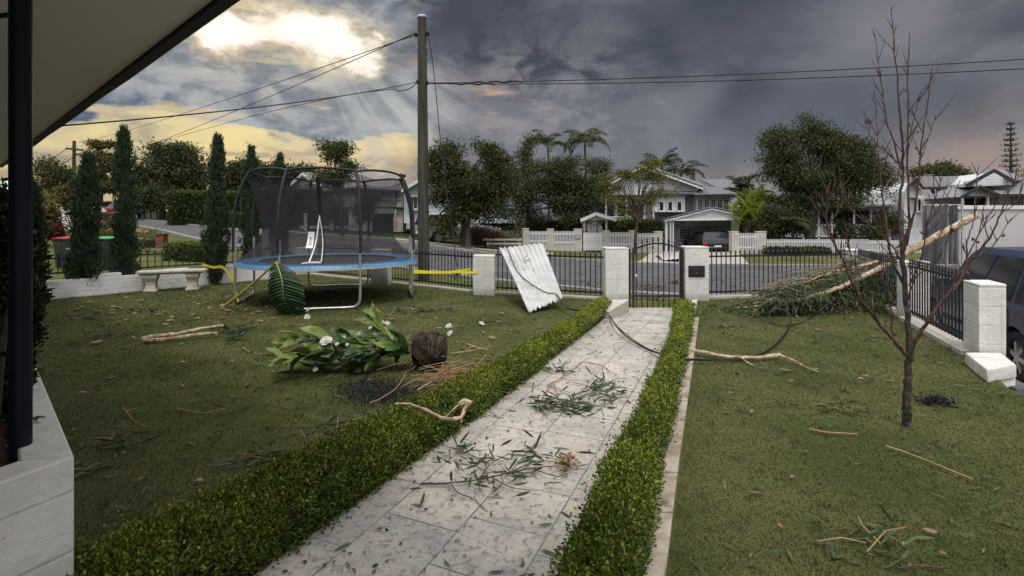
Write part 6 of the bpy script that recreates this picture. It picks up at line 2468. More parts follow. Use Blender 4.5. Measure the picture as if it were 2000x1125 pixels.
palm('tall palm with arching crown above the dense dark tree', 1142, 276, 42, 2.5, 12, .10, .62, lm='tree_mid', droop=1.25, pitch=(.25, 1.4))
palm('shorter palm left of the tall arching palm', 1070, 284, 44, 2.2, 9, .09, .55, lm='tree_mid', droop=1.2, pitch=(.4, 1.4))
palm('spiky palm head right of the grey gable ridge', 1330, 336, 48, 3.0, 13, .2, .6, lm='tree_dark', pitch=(.2, 1.0))
palm('spiky palm head behind the grey gable peak', 1292, 322, 49, 2.4, 11, .18, .55, lm='tree_dark')
palm('shaggy dark palm right of the grey house roofs', 1447, 372, 38, 1.9, 16, .2, .5, lm='tree_dark', pitch=(.0, 1.4))
palm('shaggy low palm behind the bright ginger leaves', 1470, 392, 36, 1.7, 13, .2, .5, lm='tree_mid', pitch=(.0, 1.3))
palm('low palm sprouting under the largest round tree', 1545, 440, 29, 1.3, 10, .08, .35, 'shrubs across the street', pitch=(.1, 1.0), lm='tree_mid')

# bright broad-leaved ginger clumps
for px, py, lab, sc in ((1468, 420, 'tall bright lime ginger clump beside the carport', 1.0), (1500, 425, 'lower bright lime ginger clump under the dark tree', .7)):
    b = on_ground(px, 31.5)
    root = thing('ginger_plant', lab, 'plant', b, 0, 'bright ginger clumps beside the carport')
    mb, sm_ = MB(), MB()
    for k in range(52):
        a = RNG.random() * 6.283
        top = at(px + RNG.normal() * 14 * sc, lerp(378, 432, RNG.random() ** .8) + (1 - sc) * 40, 31.5 + RNG.normal() * .3)
        sm_.tube([b + Vector((RNG.normal() * .15, RNG.normal() * .15, 0)), top], [.02, .008], 5)
        for q in range(4):
            d = Vector((math.cos(a + q * 1.6), math.sin(a + q * 1.6) * .7, .75 + RNG.normal() * .3))
            big_leaf(mb, top - Vector((0, 0, .12 * q)), d, .85 * sc + .3 * RNG.random(), .25, Vector((0, 0, 1)), 0, .05)
    part('foliage', mb, 'tree_lime', root)
    part('stem', sm_, 'tree_mid', root)

# Norfolk pine
b = on_ground(1975, 75)
root = thing('norfolk_pine', 'tall open-tiered pine at the right edge of the picture', 'pine', b)
mb = MB()
tpn = at(1974, 240, 75)
mb.tube([b, tpn], [.4, .05], 8)
P, D, Ls = [], [], []
for i in range(17):
    t = i / 16
    z = lerp(EYE + 1.5, tpn.z - .3, t)
    rad = lerp(2.5, .35, t ** .9)
    for k in range(7):
        a = 6.283 * k / 7 + i * .5 + RNG.normal() * .1
        L = rad * (.8 + .3 * RNG.random())
        p0 = Vector((tpn.x, tpn.y, z))
        e = p0 + Vector((math.cos(a) * L, math.sin(a) * L, .10 * L))
        mb.tube([p0, p0.lerp(e, .6) - Vector((0, 0, .05 * L)), e], [.05, .04, .02], 4)
        for s in range(7):
            q = p0.lerp(e, .35 + .65 * s / 6)
            for w in range(1):
                P.append(q + Vector((RNG.normal(), RNG.normal(), RNG.normal() + .3)) * .09)
                D.append(Vector((RNG.normal() * .5 + math.cos(a) * .6, RNG.normal() * .5, .8)))
                Ls.append(.34)
part('trunk', mb, 'bark', root)
V, T, _m = leaves(np.array([tuple(p) for p in P]), np.array([tuple(d) for d in D]), np.array(Ls), .13, .2)
npart('crown', V, T, 'tree_dark', root)

# neighbour's garden on the left
tree('croton_bush', 'tall croton bush with orange tips by the neighbour lawn', 'bush', 86, 20, [(86, 428, 17, 30), (96, 412, 12, 16), (80, 450, 16, 16), (100, 450, 10, 14)], 170, 26, .11, .13, 'orange_leaf', .04, 'neighbour garden shrubs', mats='tree_dark', mix_=.68, limbs=12)
tree('croton_bush', 'low bright red bush beside the tall croton', 'bush', 111, 19.5, [(111, 452, 9, 10), (104, 460, 8, 6)], 70, 22, .08, .12, 'red_leaf', .03, 'neighbour garden shrubs', limbs=8)
tree('garden_shrub', 'dark broad bush under the striped awning', 'shrub', 12, 14, [(8, 420, 26, 30), (-10, 440, 30, 40), (20, 455, 16, 26)], 150, 26, .14, .12, 'tree_mid', .05, 'neighbour garden shrubs')
tree('garden_shrub', 'small lime bush behind the dark veranda post', 'shrub', 74, 30, [(76, 386, 9, 9), (70, 396, 10, 8)], 50, 24, .16, .16, 'tree_yellow', .05, 'neighbour garden shrubs')
for px, ells, lab, ncl in ((212, [(205, 435, 14, 18), (225, 440, 12, 20), (212, 452, 18, 10)], 'pink rose bush between the two front cypresses', 60), (290, [(278, 462, 14, 12), (300, 455, 12, 10), (285, 472, 16, 8)], 'sparse rose bush beside the brick pillar', 26)):
    root = tree('rose_bush', lab, 'rose bush', px, 19.0, ells, ncl, 14, .10, .085, 'tree_mid', .018, 'neighbour garden shrubs', limbs=24, fork=.2, stems=2, shell=.2)
    for k in range(11 if px < 250 else 3):
        mb = MB()
        cx, cy, rx, ry = random.choice(ells)
        c = at(cx + RNG.normal() * rx * .6, cy - ry * .4 + RNG.normal() * ry * .5, 18.8)
        flower(mb, c, .065, 6)
        part('flower', mb, 'pink_petal', root)
hedge_block('low leafy box border in the neighbour front garden', 322, 402, 479, 16.5, 1.1, 9000, .07, 'box_leaf', 'box_new', 'neighbour garden shrubs', .2)
hedge_block('ragged green border below the pink rose bush', 184, 238, 457, 18.6, .7, 3500, .09, 'box_leaf', 'hedge_leaf', 'neighbour garden shrubs', .3)
b = at(311, 479, 17.6)
root = thing('brick_pillar', 'short red brick pillar beside the neighbour rose bush', 'pillar', b)
mb = MB()
mb.pbox(303.5, 458, 318, 485, 17.6, .27)
part('shaft', mb, 'brick', root)
mb = MB()
mb.pbox(302.5, 456.6, 319, 458.4, 17.57, .33)
part('cap', mb, 'brick', root)
mb = MB()
mb.pbox(284, 469, 303, 484, 17.7, .22)
part('low_wall', mb, 'soil', root)
# slatted white fence and cap wall beyond the neighbour lawn
root = thing('slat_fence', 'white horizontal slat fence beyond the red bush', 'fence', on_ground(121, 24))
mb = MB()
for i in range(9):
    mb.pbox(104, 420 + i * 3.7, 139, 422.6 + i * 3.7, 24, .05)
part('slats', mb, 'trim_white', root)
for x in (103, 121, 139):
    mb = MB()
    mb.pbox(x, 417, x + 2.4, 458, 24.06, .1)
    part('post', mb, 'trim_white', root)
mb = MB()
mb.pbox(100, 412, 141, 417.5, 24.2, .3)
part('cap_wall', mb, 'concrete', root)
root = thing('awning', 'striped green and white awning at the far left edge', 'awning', at(5, 390, 15))
mb, m2_ = MB(), MB()
for i in range(9):
    (mb if i % 2 else m2_).bar(at(-20 + i * 5, 350 + i * .4, 15.0 + .6), at(-20 + i * 5, 381, 14.4), .074, .02)
part('white_stripes', mb, 'trim_white', root)
part('green_stripes', m2_, 'lid_green', root)
mb = MB()
mb.pbox(-30, 380, 24, 386, 14.35, .1)
mb.pbox(-30, 380, -26, 470, 14.4, .1)
part('frame', mb, 'trim_dark', root)


# ------------------------------------------------------------------ houses
def window(root, x0, y0, x1, y1, Y, nx=1, ny=1, fr='trim_white', gl='dim_glass', t=1.6, sill=True):
    a, b = at(x0, y0, Y), at(x1, y1, Y)
    w = t / F * Y
    mb = MB()
    mb.box(((a.x + b.x) / 2, Y - .02, a.z), (b.x - a.x + w, .10, w))
    mb.box(((a.x + b.x) / 2, Y - .02, b.z), (b.x - a.x + w, .10, w))
    for x in (a.x, b.x):
        mb.box((x, Y - .02, (a.z + b.z) / 2), (w, .096, a.z - b.z))
    for i in range(1, nx):
        mb.box((lerp(a.x, b.x, i / nx), Y - .02, (a.z + b.z) / 2), (w * .55, .06, a.z - b.z))
    for i in range(1, ny):
        mb.box(((a.x + b.x) / 2, Y - .02, lerp(a.z, b.z, i / ny)), (b.x - a.x, .05, w * .55))
    if sill:
        mb.box(((a.x + b.x) / 2, Y - .06, b.z - w * .9), (b.x - a.x + 2.2 * w, .2, w * .6))
    o = part('window', mb, fr, root, smooth=False)
    mb = MB()
    mb.box(((a.x + b.x) / 2, Y + .005, (a.z + b.z) / 2), (b.x - a.x, .03, a.z - b.z))
    part('pane', mb, gl, o, smooth=False)
    return o


def wall_poly(root, pts, Y, d, m_, name='wall'):
    mb = MB()
    mb.prism([at(x, y, Y) for x, y in pts], (0, d, 0))
    return part(name, mb, m_, root, smooth=False)


def roof_slab(root, quad, m_, th=.12, name='roof'):
    """quad of (px, py, Y)"""
    mb = MB()
    mb.prism([at(x, y, Y) for x, y, Y in quad], (0, 0, th))
    return part(name, mb, m_, root, smooth=False)


def barge(root, pts, Y, w, m_='trim_dark', name='bargeboard', d=.08):
    mb = MB()
    for (a, b) in zip(pts, pts[1:]):
        mb.bar(at(*a, Y), at(*b, Y), d, w, up=(0, 0, 1))
    return part(name, mb, m_, root, smooth=False)


# the grey weatherboard house with the carport
root = thing('weatherboard_house', 'large grey weatherboard house with gable and white slatted carport', 'house', on_ground(1310, 38))
wall_poly(root, [(1170, 373), (1256, 326), (1362, 366), (1362, 381), (1170, 381)], 37.0, 9, 'boards_white', 'gable_wall')
wall_poly(root, [(1178, 380), (1365, 380), (1365, 470), (1178, 470)], 37.4, 8, 'boards_grey')
roof_slab(root, [(1254, 323, 36.4), (1374, 366, 36.4), (1376, 362, 46), (1258, 330, 46)], 'roof_grey')
roof_slab(root, [(1256, 323, 36.4), (1160, 373, 36.4), (1175, 368, 46), (1258, 330, 46)], 'roof_grey')
barge(root, [(1158, 374), (1255, 324), (1374, 367)], 36.35, .26, 'trim_white')
barge(root, [(1158, 372), (1255, 322), (1374, 365)], 36.32, .07, 'trim_dark', 'barge_trim')
roof_slab(root, [(1262, 380.5, 36.2), (1357, 379.5, 36.2), (1352, 374, 37.2), (1262, 374, 37.2)], 'roof_grey', .08, 'skirt_roof')
barge(root, [(1262, 381), (1358, 380)], 36.15, .10, 'trim_dark', 'gutter')
wall_poly(root, [(1279, 382), (1338, 382), (1338, 416), (1279, 416)], 36.5, 1.0, 'trim_white', 'bay')
for x in (1287, 1304, 1322):
    window(root, x, 394, x + 9, 412, 36.45, 1, 1, gl='dark_room')
barge(root, [(1278, 415.5), (1339, 415.5)], 36.4, .10, 'trim_dark', 'bay_sill')
# right wing with the row of five windows
wall_poly(root, [(1360, 383), (1427, 383), (1427, 470), (1360, 470)], 36.4, 7, 'boards_white', 'wing_wall')
roof_slab(root, [(1356, 382, 35.7), (1441, 381, 35.7), (1402, 368, 40), (1368, 367, 40)], 'roof_grey', .1)
roof_slab(root, [(1441, 381, 35.7), (1440, 376, 42), (1402, 368, 40), (1402, 368.3, 40)], 'roof_grey', .1)
barge(root, [(1356, 382.5), (1442, 381.5)], 35.65, .14, 'trim_dark', 'gutter')
roof_slab(root, [(1402, 369.5, 41), (1436, 369.5, 41), (1434, 352.5, 45), (1366, 352, 45)], 'roof_grey', .1)
barge(root, [(1401, 370), (1436, 370)], 40.9, .16, 'trim_dark', 'gutter')
wall_poly(root, [(1405, 371), (1433, 371), (1433, 390), (1405, 390)], 41.3, 3, 'boards_white', 'rear_wall')
for i in range(5):
    x = 1362.5 + i * 12.8
    window(root, x, 389.5, x + 9.2, 409.5, 36.35, 2, 4, t=1.0, sill=False)
# open veranda on the left with posts
mb = MB()
mb.pbox(1164, 394, 1200, 440, 37.2, .1)
mb.pbox(1208, 400, 1258, 436, 37.25, .1)
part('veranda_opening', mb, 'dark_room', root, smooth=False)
for x in (1182, 1222, 1257, 1275):
    mb = MB()
    mb.pbox(x, 384, x + 3.4, 440, 36.6, .14)
    part('veranda_post', mb, 'trim_white', root, smooth=False)
mb = MB()
for i in range(34):
    mb.pbox(1184 + i * 2.2, 424, 1185.1 + i * 2.2, 438, 36.7, .04)
mb.pbox(1183, 422.4, 1260, 424, 36.66, .1)
part('balustrade', mb, 'trim_white', root, smooth=False)
# carport
CY = 31.6
mb = MB()
for i in range(92):
    t = (i + .5) / 92
    x = lerp(1300, 1479, t)
    yt = lerp(429, 407.5, (x - 1297) / (1390 - 1297)) if x < 1390 else lerp(407.5, 425.5, (x - 1390) / (1482 - 1390))
    if 428 - yt > 2:
        mb.pbox(x - .62, yt, x + .62, 428, CY, .03)
part('gable_slats', mb, 'trim_white', root, smooth=False)
barge(root, [(1295, 431), (1390, 407), (1484, 426)], CY - .08, .20, 'boards_grey')
barge(root, [(1295, 429), (1390, 405.2), (1484, 424)], CY - .10, .06, 'trim_dark', 'barge_trim')
barge(root, [(1299, 429.4), (1481, 427.6)], CY - .02, .12, 'trim_white', 'beam')
roof_slab(root, [(1390, 405, CY - .1), (1484, 424, CY - .1), (1470, 424, 36), (1390, 407, 36)], 'roof_grey', .06)
roof_slab(root, [(1390, 405, CY - .1), (1295, 429, CY - .1), (1306, 428, 36), (1390, 407, 36)], 'roof_grey', .06)
for x, w, yb in ((1299.5, 4.2, 503), (1309, 2, 500), (1314, 2, 500), (1475.5, 4.4, 500)):
    mb = MB()
    mb.pbox(x, 428, x + w, yb, CY + .05, .13)
    part('carport_post', mb, 'trim_white', root, smooth=False)
wall_poly(root, [(1314, 430), (1428, 430), (1428, 512), (1314, 512)], 35.2, 1.0, 'boards_grey', 'carport_wall')
window(root, 1327, 447, 1348, 467, 35.15, 4, 4, t=1.0)
for i in range(4):
    x = 1367 + i * 12.8
    window(root, x, 448, x + 10.5, 488, 35.15, 2, 5, t=1.2, sill=False)
mb = MB()
mb.pbox(1338, 431, 1428, 441, 34.9, .25)
part('door_track', mb, 'boards_white', root, smooth=False)
mb = MB()
mb.box((at(1269, 318, 44).x, 44, at(1269, 318, 44).z), (.5, .5, .9))
mb.box((at(1269, 318, 44).x, 44, at(1269, 309, 44).z), (.62, .62, .1))
part('chimney', mb, 'roof_grey', root)

# gatehouse over the pedestrian gate
root = thing('gatehouse', 'small white gabled gatehouse in the far pier fence', 'gatehouse', on_ground(1163, 28))
for x in (1140, 1183):
    mb = MB()
    mb.pbox(x, 429, x + 3, 492, 28.0, .12)
    part('post', mb, 'trim_white', root, smooth=False)
roof_slab(root, [(1164, 416.5, 27.6), (1204, 429, 27.6), (1198, 428.5, 30), (1164, 417.5, 30)], 'roof_pale', .08)
roof_slab(root, [(1164, 416.5, 27.6), (1134, 430, 27.6), (1139, 429.5, 30), (1164, 417.5, 30)], 'roof_pale', .08)
barge(root, [(1134, 431), (1164, 418), (1204, 430)], 27.55, .16, 'trim_white')
mb = MB()
for i in range(18):
    x = 1146 + i * 2.1
    mb.pbox(x, lerp(421, 428, abs(x - 1164) / 22), x + 1, 430, 27.7, .03)
part('gable_slats', mb, 'trim_white', root, smooth=False)
mb = MB()
for i in range(9):
    mb.bar(at(1143 + i * 4, 432, 28.3), at(1143 + i * 4 - 8, 452, 28.3), .03, .02)
    mb.bar(at(1143 + i * 4, 452, 28.3), at(1143 + i * 4 - 8, 432, 28.3), .03, .02)
part('lattice', mb, 'trim_white', root, smooth=False)

# the pale house behind the trampoline
root = thing('two_storey_house', 'cream two-storey house with hip roof seen through the net', 'house', on_ground(700, 37))
BY_ = 37.0
wall_poly(root, [(631, 368), (787, 368), (787, 453), (631, 453)], BY_, 9, 'boards_cream')
wall_poly(root, [(572, 361), (590.6, 343), (618, 361), (625, 376), (572, 376)], BY_ + 4, 5, 'boards_white', 'side_gable_wall')
wall_poly(root, [(572, 374), (631, 374), (631, 452), (572, 452)], BY_ + 4, 5, 'boards_white', 'side_wall')
roof_slab(root, [(590.6, 339, BY_ + 3.6), (563, 364, BY_ + 3.6), (570, 362, BY_ + 9), (596, 341, BY_ + 9)], 'roof_brown')
roof_slab(root, [(590.6, 339, BY_ + 3.6), (616, 358, BY_ + 3.6), (640, 358, BY_ + 9), (624, 341, BY_ + 9)], 'roof_brown')
barge(root, [(563, 364.5), (590.6, 340), (616, 359)], BY_ + 3.5, .2, 'trim_white')
wall_poly(root, [(630, 372), (664, 331), (702, 360), (702, 372)], BY_ + 1.8, 3, 'boards_cream', 'gable_wall')
roof_slab(root, [(664, 327, BY_ + 1.5), (618, 372, BY_ + 1.5), (640, 350, BY_ + 9), (690, 327, BY_ + 9)], 'roof_brown')
roof_slab(root, [(664, 327, BY_ + 1.5), (704, 357, BY_ + 1.5), (744, 348, BY_ + 9), (710, 327.5, BY_ + 6)], 'roof_brown')
barge(root, [(617, 373), (664, 328), (705, 358)], BY_ + 1.4, .2, 'trim_white')
roof_slab(root, [(700, 358, BY_ + 1.5), (790, 362, BY_ + 3), (744, 348, BY_ + 8), (711, 328, BY_ + 6)], 'roof_brown')
roof_slab(root, [(744, 347.5, BY_ + 6.2), (794, 356, BY_ + 3), (784, 343, BY_ + 8), (752, 341.5, BY_ + 8)], 'roof_brown')
roof_slab(root, [(686, 368, BY_ - .6), (792, 374, BY_ - .6), (764, 357, BY_ + 2), (690, 356, BY_ + 2)], 'roof_brown', .1)
roof_slab(root, [(630, 374, BY_ - .6), (690, 369, BY_ - .6), (690, 357, BY_ + 2), (650, 360, BY_ + 1.5)], 'roof_brown', .1)
barge(root, [(630, 375), (688, 369), (792, 375)], BY_ - .65, .12, 'trim_dark', 'gutter')
for x0, x1, nx in ((642, 653, 1), (655, 668, 2), (692, 735, 4), (744, 754, 1), (770, 779, 1)):
    window(root, x0, 375, x1, 389, BY_ - .05, nx, 1, gl='dim_glass')
mb = MB()
mb.pbox(631, 404.5, 788, 407, BY_ - .3, .3)
part('floor_band', mb, 'trim_dark', root, smooth=False)
mb = MB()
mb.pbox(636, 410, 684, 450, BY_ - .1, .1)
mb.pbox(728, 416, 768, 452, BY_ - .1, .1)
part('garage_opening', mb, 'dark_room', root, smooth=False)
for x0, x1 in ((644, 652), (681, 696), (722, 727), (768, 774)):
    mb = MB()
    mb.pbox(x0, 407, x1, 453, BY_ - .25, .3)
    part('column', mb, 'cream', root, smooth=False)
roof_slab(root, [(722, 418, BY_ - 1.6), (774, 418, BY_ - 1.6), (766, 408, BY_ - .2), (730, 408, BY_ - .2)], 'roof_pale', .06, 'garage_awning')
mb = MB()
mb.pbox(585, 441, 690, 447, BY_ - 3, .2)
part('low_wall', mb, 'cream', root, smooth=False)
mb = MB()
mb.bar(at(706, 323, BY_ + 6), at(706, 329, BY_ + 6), .05)
mb.bar(at(703, 322, BY_ + 6), at(728, 324, BY_ + 6), .05)
for i in range(6):
    mb.bar(at(706 + i * 4, 321.4, BY_ + 5.7), at(706 + i * 4, 324, BY_ + 6.3), .03)
part('antenna', mb, 'galv', root, smooth=False)
b = on_ground(597, 30)
root = thing('gate_post', 'single cream square post with cap on the far verge', 'post', b)
mb = MB()
mb.pbox(593.5, 420, 600, 452, 30, .2)
part('post', mb, 'cream', root)
mb = MB()
mb.pbox(592.5, 417, 601, 420, 29.96, .28)
part('cap', mb, 'cream', root)

# the pale blue house
root = thing('weatherboard_house', 'pale blue weatherboard house with white front stairs', 'house', on_ground(880, 34))
wall_poly(root, [(789, 372), (826, 352), (870, 372), (1005, 372), (1005, 436), (789, 436)], 34, 8, 'boards_blue')
roof_slab(root, [(826, 347, 33.4), (784, 372, 33.4), (792, 368, 42), (830, 349, 42)], 'roof_pale')
roof_slab(root, [(826, 347, 33.4), (872, 374, 33.4), (1008, 374, 33.6), (980, 352, 38)], 'roof_pale')
barge(root, [(783, 373), (826, 348), (873, 375)], 33.3, .2, 'boards_blue')
window(root, 800, 385, 816, 408, 33.95, 2, 1)
window(root, 905, 395, 918, 408, 33.95, 2, 1)
mb = MB()
mb.pbox(796, 382, 821, 384, 33.5, .5)
mb.pbox(800, 408, 822, 411, 33.7, .3)
part('window_hood', mb, 'cream', root, smooth=False)
mb = MB()
for i in range(15):
    mb.pbox(794 + i * 2.4, 432, 795.2 + i * 2.4, 447, 32.4, .04)
mb.pbox(793, 430.5, 831, 432, 32.38, .08)
part('rail', mb, 'trim_white', root, smooth=False)
mb = MB()
for i in range(14):
    t = i / 13
    x, yy = lerp(833, 862, t), lerp(434, 416, t)
    mb.pbox(x, yy, x + 1.2, yy + 16, 32 + t * 1.5, .04)
mb.bar(at(832, 433, 32), at(864, 414, 33.5), .05, .08)
mb.bar(at(832, 452, 32), at(864, 431, 33.5), .05, .2)
part('stair', mb, 'trim_white', root, smooth=False)
mb = MB()
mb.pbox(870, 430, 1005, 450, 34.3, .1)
part('undercroft', mb, 'dark_room', root, smooth=False)

# far green-trimmed gable
root = thing('distant_house', 'distant white gable with green trim above the hedge', 'house', on_ground(447, 62))
wall_poly(root, [(434, 366), (448, 350), (466, 366), (466, 400), (434, 400)], 62, 8, 'boards_white')
roof_slab(root, [(448, 345, 61.4), (430, 368, 61.4), (436, 366, 70), (452, 348, 70)], 'roof_pale')
roof_slab(root, [(448, 345, 61.4), (470, 366, 61.4), (478, 362, 70), (456, 348, 70)], 'roof_pale')
barge(root, [(430, 369), (448, 346.5), (470, 367)], 61.3, .34, 'lid_green')

# white veranda house behind the big tree
root = thing('veranda_house', 'white veranda house behind the long picket fence', 'house', on_ground(1640, 37))
wall_poly(root, [(1510, 405), (1745, 405), (1745, 470), (1510, 470)], 38.5, 6, 'boards_grey')
mb = MB()
mb.pbox(1520, 412, 1740, 462, 38.2, .1)
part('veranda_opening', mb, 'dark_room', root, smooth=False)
roof_slab(root, [(1500, 406, 35.4), (1752, 402, 35.4), (1720, 380, 41), (1530, 384, 41)], 'roof_pale')
for x in (1527, 1568, 1598, 1624, 1667, 1700, 1737):
    mb = MB()
    mb.pbox(x, 404, x + 3, 468, 36, .12)
    part('veranda_post', mb, 'trim_white', root, smooth=False)
for x0, x1 in ((1528, 1624), (1667, 1740)):
    mb = MB()
    for i in range(int((x1 - x0) / 2.6)):
        mb.pbox(x0 + i * 2.6, 441, x0 + 1.4 + i * 2.6, 461, 36.06, .03)
    mb.pbox(x0, 438.5, x1, 441, 36.0, .1)
    mb.pbox(x0, 461, x1, 463, 36.0, .1)
    part('balustrade', mb, 'trim_white', root, smooth=False)
mb = MB()
mb.bar(at(1628, 440, 35.5), at(1640, 468, 34), .06, .25)
mb.bar(at(1660, 440, 35.5), at(1652, 468, 34), .06, .25)
part('stair', mb, 'trim_white', root, smooth=False)

# white house group on the right
root = thing('weatherboard_house', 'white weatherboard house with pale hipped roofs at the right', 'house', on_ground(1890, 36))
wall_poly(root, [(1766, 374), (1782, 356), (1798, 369), (1806, 384), (1845, 384), (1845, 478), (1766, 478)], 36.5, 7, 'boards_white')
wall_poly(root, [(1800, 386), (2040, 380), (2040, 478), (1800, 478)], 37.5, 8, 'boards_white', 'main_wall')
roof_slab(root, [(1790, 347.5, 36.0), (1802, 367, 36.0), (1848, 366, 38), (1872, 347.5, 40)], 'roof_pale')
roof_slab(root, [(1790, 347.5, 36.0), (1772, 366, 36.0), (1776, 364, 42), (1872, 347, 42)], 'roof_pale')
barge(root, [(1772, 367), (1790, 349), (1803, 368), (1850, 367)], 35.9, .16, 'trim_dark')
roof_slab(root, [(1806, 391, 35.6), (2060, 380, 35.6), (1990, 352, 42), (1880, 350, 42)], 'roof_pale')
roof_slab(root, [(1942, 332, 38), (1888, 363, 36.2), (1872, 352, 42), (1925, 334, 44)], 'roof_pale')
roof_slab(root, [(1942, 332, 38), (1980, 354, 36.4), (2000, 352, 42), (1960, 334, 44)], 'roof_pale')
wall_poly(root, [(1900, 358), (1942, 337), (1976, 355), (1976, 361), (1900, 364)], 37.2, 3, 'boards_white', 'gable_wall')
barge(root, [(1887, 363), (1942, 333), (1981, 355)], 36.0, .22, 'trim_dark')
barge(root, [(1806, 391.5), (1882, 386)], 35.5, .14, 'trim_dark', 'gutter')
barge(root, [(1948, 381), (2060, 380)], 35.5, .14, 'trim_dark', 'gutter')
roof_slab(root, [(1914.5, 363.5, 34), (1879, 384, 34), (1884, 384, 37), (1915, 365, 37)], 'roof_pale', .08)
roof_slab(root, [(1914.5, 363.5, 34), (1950, 380, 34), (1950, 380, 37), (1916, 365, 37)], 'roof_pale', .08)
wall_poly(root, [(1888, 381), (1914.5, 367), (1942, 379), (1942, 383), (1888, 383)], 34.4, .2, 'boards_white', 'porch_gable')
barge(root, [(1878, 385), (1914.5, 364.5), (1951, 381)], 33.9, .18, 'trim_dark')
mb = MB()
mb.pbox(1889, 384, 1928, 404, 37.0, .1)
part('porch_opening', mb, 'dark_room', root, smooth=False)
for x in (1880, 1929):
    mb = MB()
    mb.pbox(x, 383, x + 3, 406, 34.3, .12)
    part('porch_post', mb, 'trim_white', root, smooth=False)
window(root, 1791, 389, 1798, 413, 36.45, 1, 1, gl='dark_room')
window(root, 1936, 384, 1951, 401, 37.4, 4, 2)
window(root, 1980, 382, 2003, 402, 37.4, 4, 2)
mb = MB()
mb.pbox(1786, 383, 1801, 386, 36.0, .5)
part('window_hood', mb, 'trim_white', root, smooth=False)
mb = MB()
mb.bar(at(1816, 341, 40), at(1816, 347, 40), .05)
for i in range(5):
    mb.bar(at(1806 + i * 4, 341, 39.7), at(1806 + i * 4, 342.5, 40.3), .03)
mb.bar(at(1804, 342, 40), at(1824, 341, 40), .04)
part('antenna', mb, 'galv', root, smooth=False)

# tall rendered wall and hung shade cloth at the right
root = thing('rendered_wall', 'tall plain white rendered wall behind the blue car', 'wall', on_ground(1940, 14.5))
mb = MB()
mb.pbox(1874, 408, 2300, 520, 14.5, .22)
part('wall', mb, 'render_white', root)
mb = MB()
mb.pbox(1872, 401, 2302, 408.5, 14.45, .32)
part('cap', mb, 'trim_white', root)
b = at(1840, 515, 13.6)
root = thing('shade_cloth', 'grey shade cloth hung on a frame beside the white wall', 'shade cloth', b)
for x0, x1, k in ((1804, 1852, 0), (1850, 1878, 1)):
    a0, a1 = at(x0, 401, 13.5), at(x1, 516, 13.5)
    mb = MB()
    mb.grid(lambda a, c: (lerp(a0.x, a1.x, a) + .03 * math.sin(c * 4 + k) * (c), 13.5 + k * .12 + .05 * math.sin(a * 14 + 1.5 * c + k) * (.3 + c) + .02 * math.sin(a * 31), lerp(a0.z, a1.z, c) + .02 * math.sin(a * 9) * (1 - c)), 40, 24)
    part('cloth', mb, 'shade_cloth', root)
mb = MB()
mb.tube([at(1802, 401, 13.55), at(1880, 401, 13.7)], .025, 8)
for x in (1803, 1850, 1879):
    mb.tube([at(x, 398, 13.6), at(x, 530, 13.6)], .025, 8)
part('frame', mb, 'galv', root)


# ------------------------------------------------------------------ fences across the street
FY = 27.4


def far_pier(label, x0, x1, y0, y1, Y=FY):
    b = on_ground((x0 + x1) / 2, Y)
    root = thing('street_pier', label, 'pier', b, 0, 'cream rendered piers across the street')
    mb = MB()
    mb.pbox(x0, y0 + 1.2, x1, y1 + 6, Y, .42)
    part('shaft', mb, 'cream', root, bevel=.01)
    mb = MB()
    mb.pbox(x0 - .5, y0, x1 + .5, y0 + 1.4, Y - .02, .46)
    part('cap', mb, 'cream', root, bevel=.01)
    return root


far_pier('leftmost cream pier beside the low timber rail', 1021, 1033, 446, 484)
far_pier('cream pier between two white picket panels on the left', 1069, 1082, 447, 488)
mp = far_pier('cream pier with grey letterbox beside the boarded gate', 1122, 1137, 447, 491)
mb = MB()
mb.pbox(1123, 457, 1134, 466, FY - .05, .06)
part('letterbox', mb, 'galv', mp)
far_pier('cream pier with number plate right of the boarded gate', 1178, 1191, 450, 494)
far_pier('cream pier behind the slim street tree trunk', 1231, 1244, 450, 495)
far_pier('cream pier at the left side of the driveway', 1280, 1294, 452, 498)
rp = far_pier('cream pier at the right side of the driveway', 1430, 1444, 452, 498)
mb = MB()
mb.pbox(1436, 455, 1440, 459, FY - .05, .06)
part('number_plate', mb, 'trim_white', rp)
far_pier('wide cream pier right of the short picket panel', 1481, 1497, 452, 497)


def picket_panel(label, x0, x1, y0, y1, sp, Y=FY, base=None, m_='trim_white', w=.55, cat='fence'):
    b = on_ground((x0 + x1) / 2, Y)
    root = thing('picket_fence', label, cat, b, 0, 'white picket fencing across the street')
    a, c = at(x0, y0, Y), at(x1, y1, Y)
    pit = sp / F * Y
    n = max(2, min(98, int((c.x - a.x) / pit)))
    mb = MB()
    h = a.z - c.z
    mb.prism([(-pit * w / 2, 0, 0), (pit * w / 2, 0, 0), (pit * w / 2, 0, h - pit * .3), (0, 0, h), (-pit * w / 2, 0, h - pit * .3)], (0, .02, 0))
    me_ = mb.mesh('picket', None, False)
    me_.materials.append(M[m_])
    for i in range(n):
        o = bpy.data.objects.new('picket', me_)
        COL.objects.link(o)
        o.parent = root
        o.location = Vector((lerp(a.x, c.x, (i + .5) / n), Y, c.z)) - b
    for t in (.2, .8):
        mb = MB()
        mb.box(((a.x + c.x) / 2, Y + .05, lerp(c.z, a.z, t)), (c.x - a.x, .05, .08))
        part('rail', mb, m_, root, smooth=False)
    if base:
        mb = MB()
        mb.pbox(x0, y1 + .6, x1, base + 4, Y + .02, .3)
        part('base_wall', mb, 'cream', root, smooth=False)
    return root


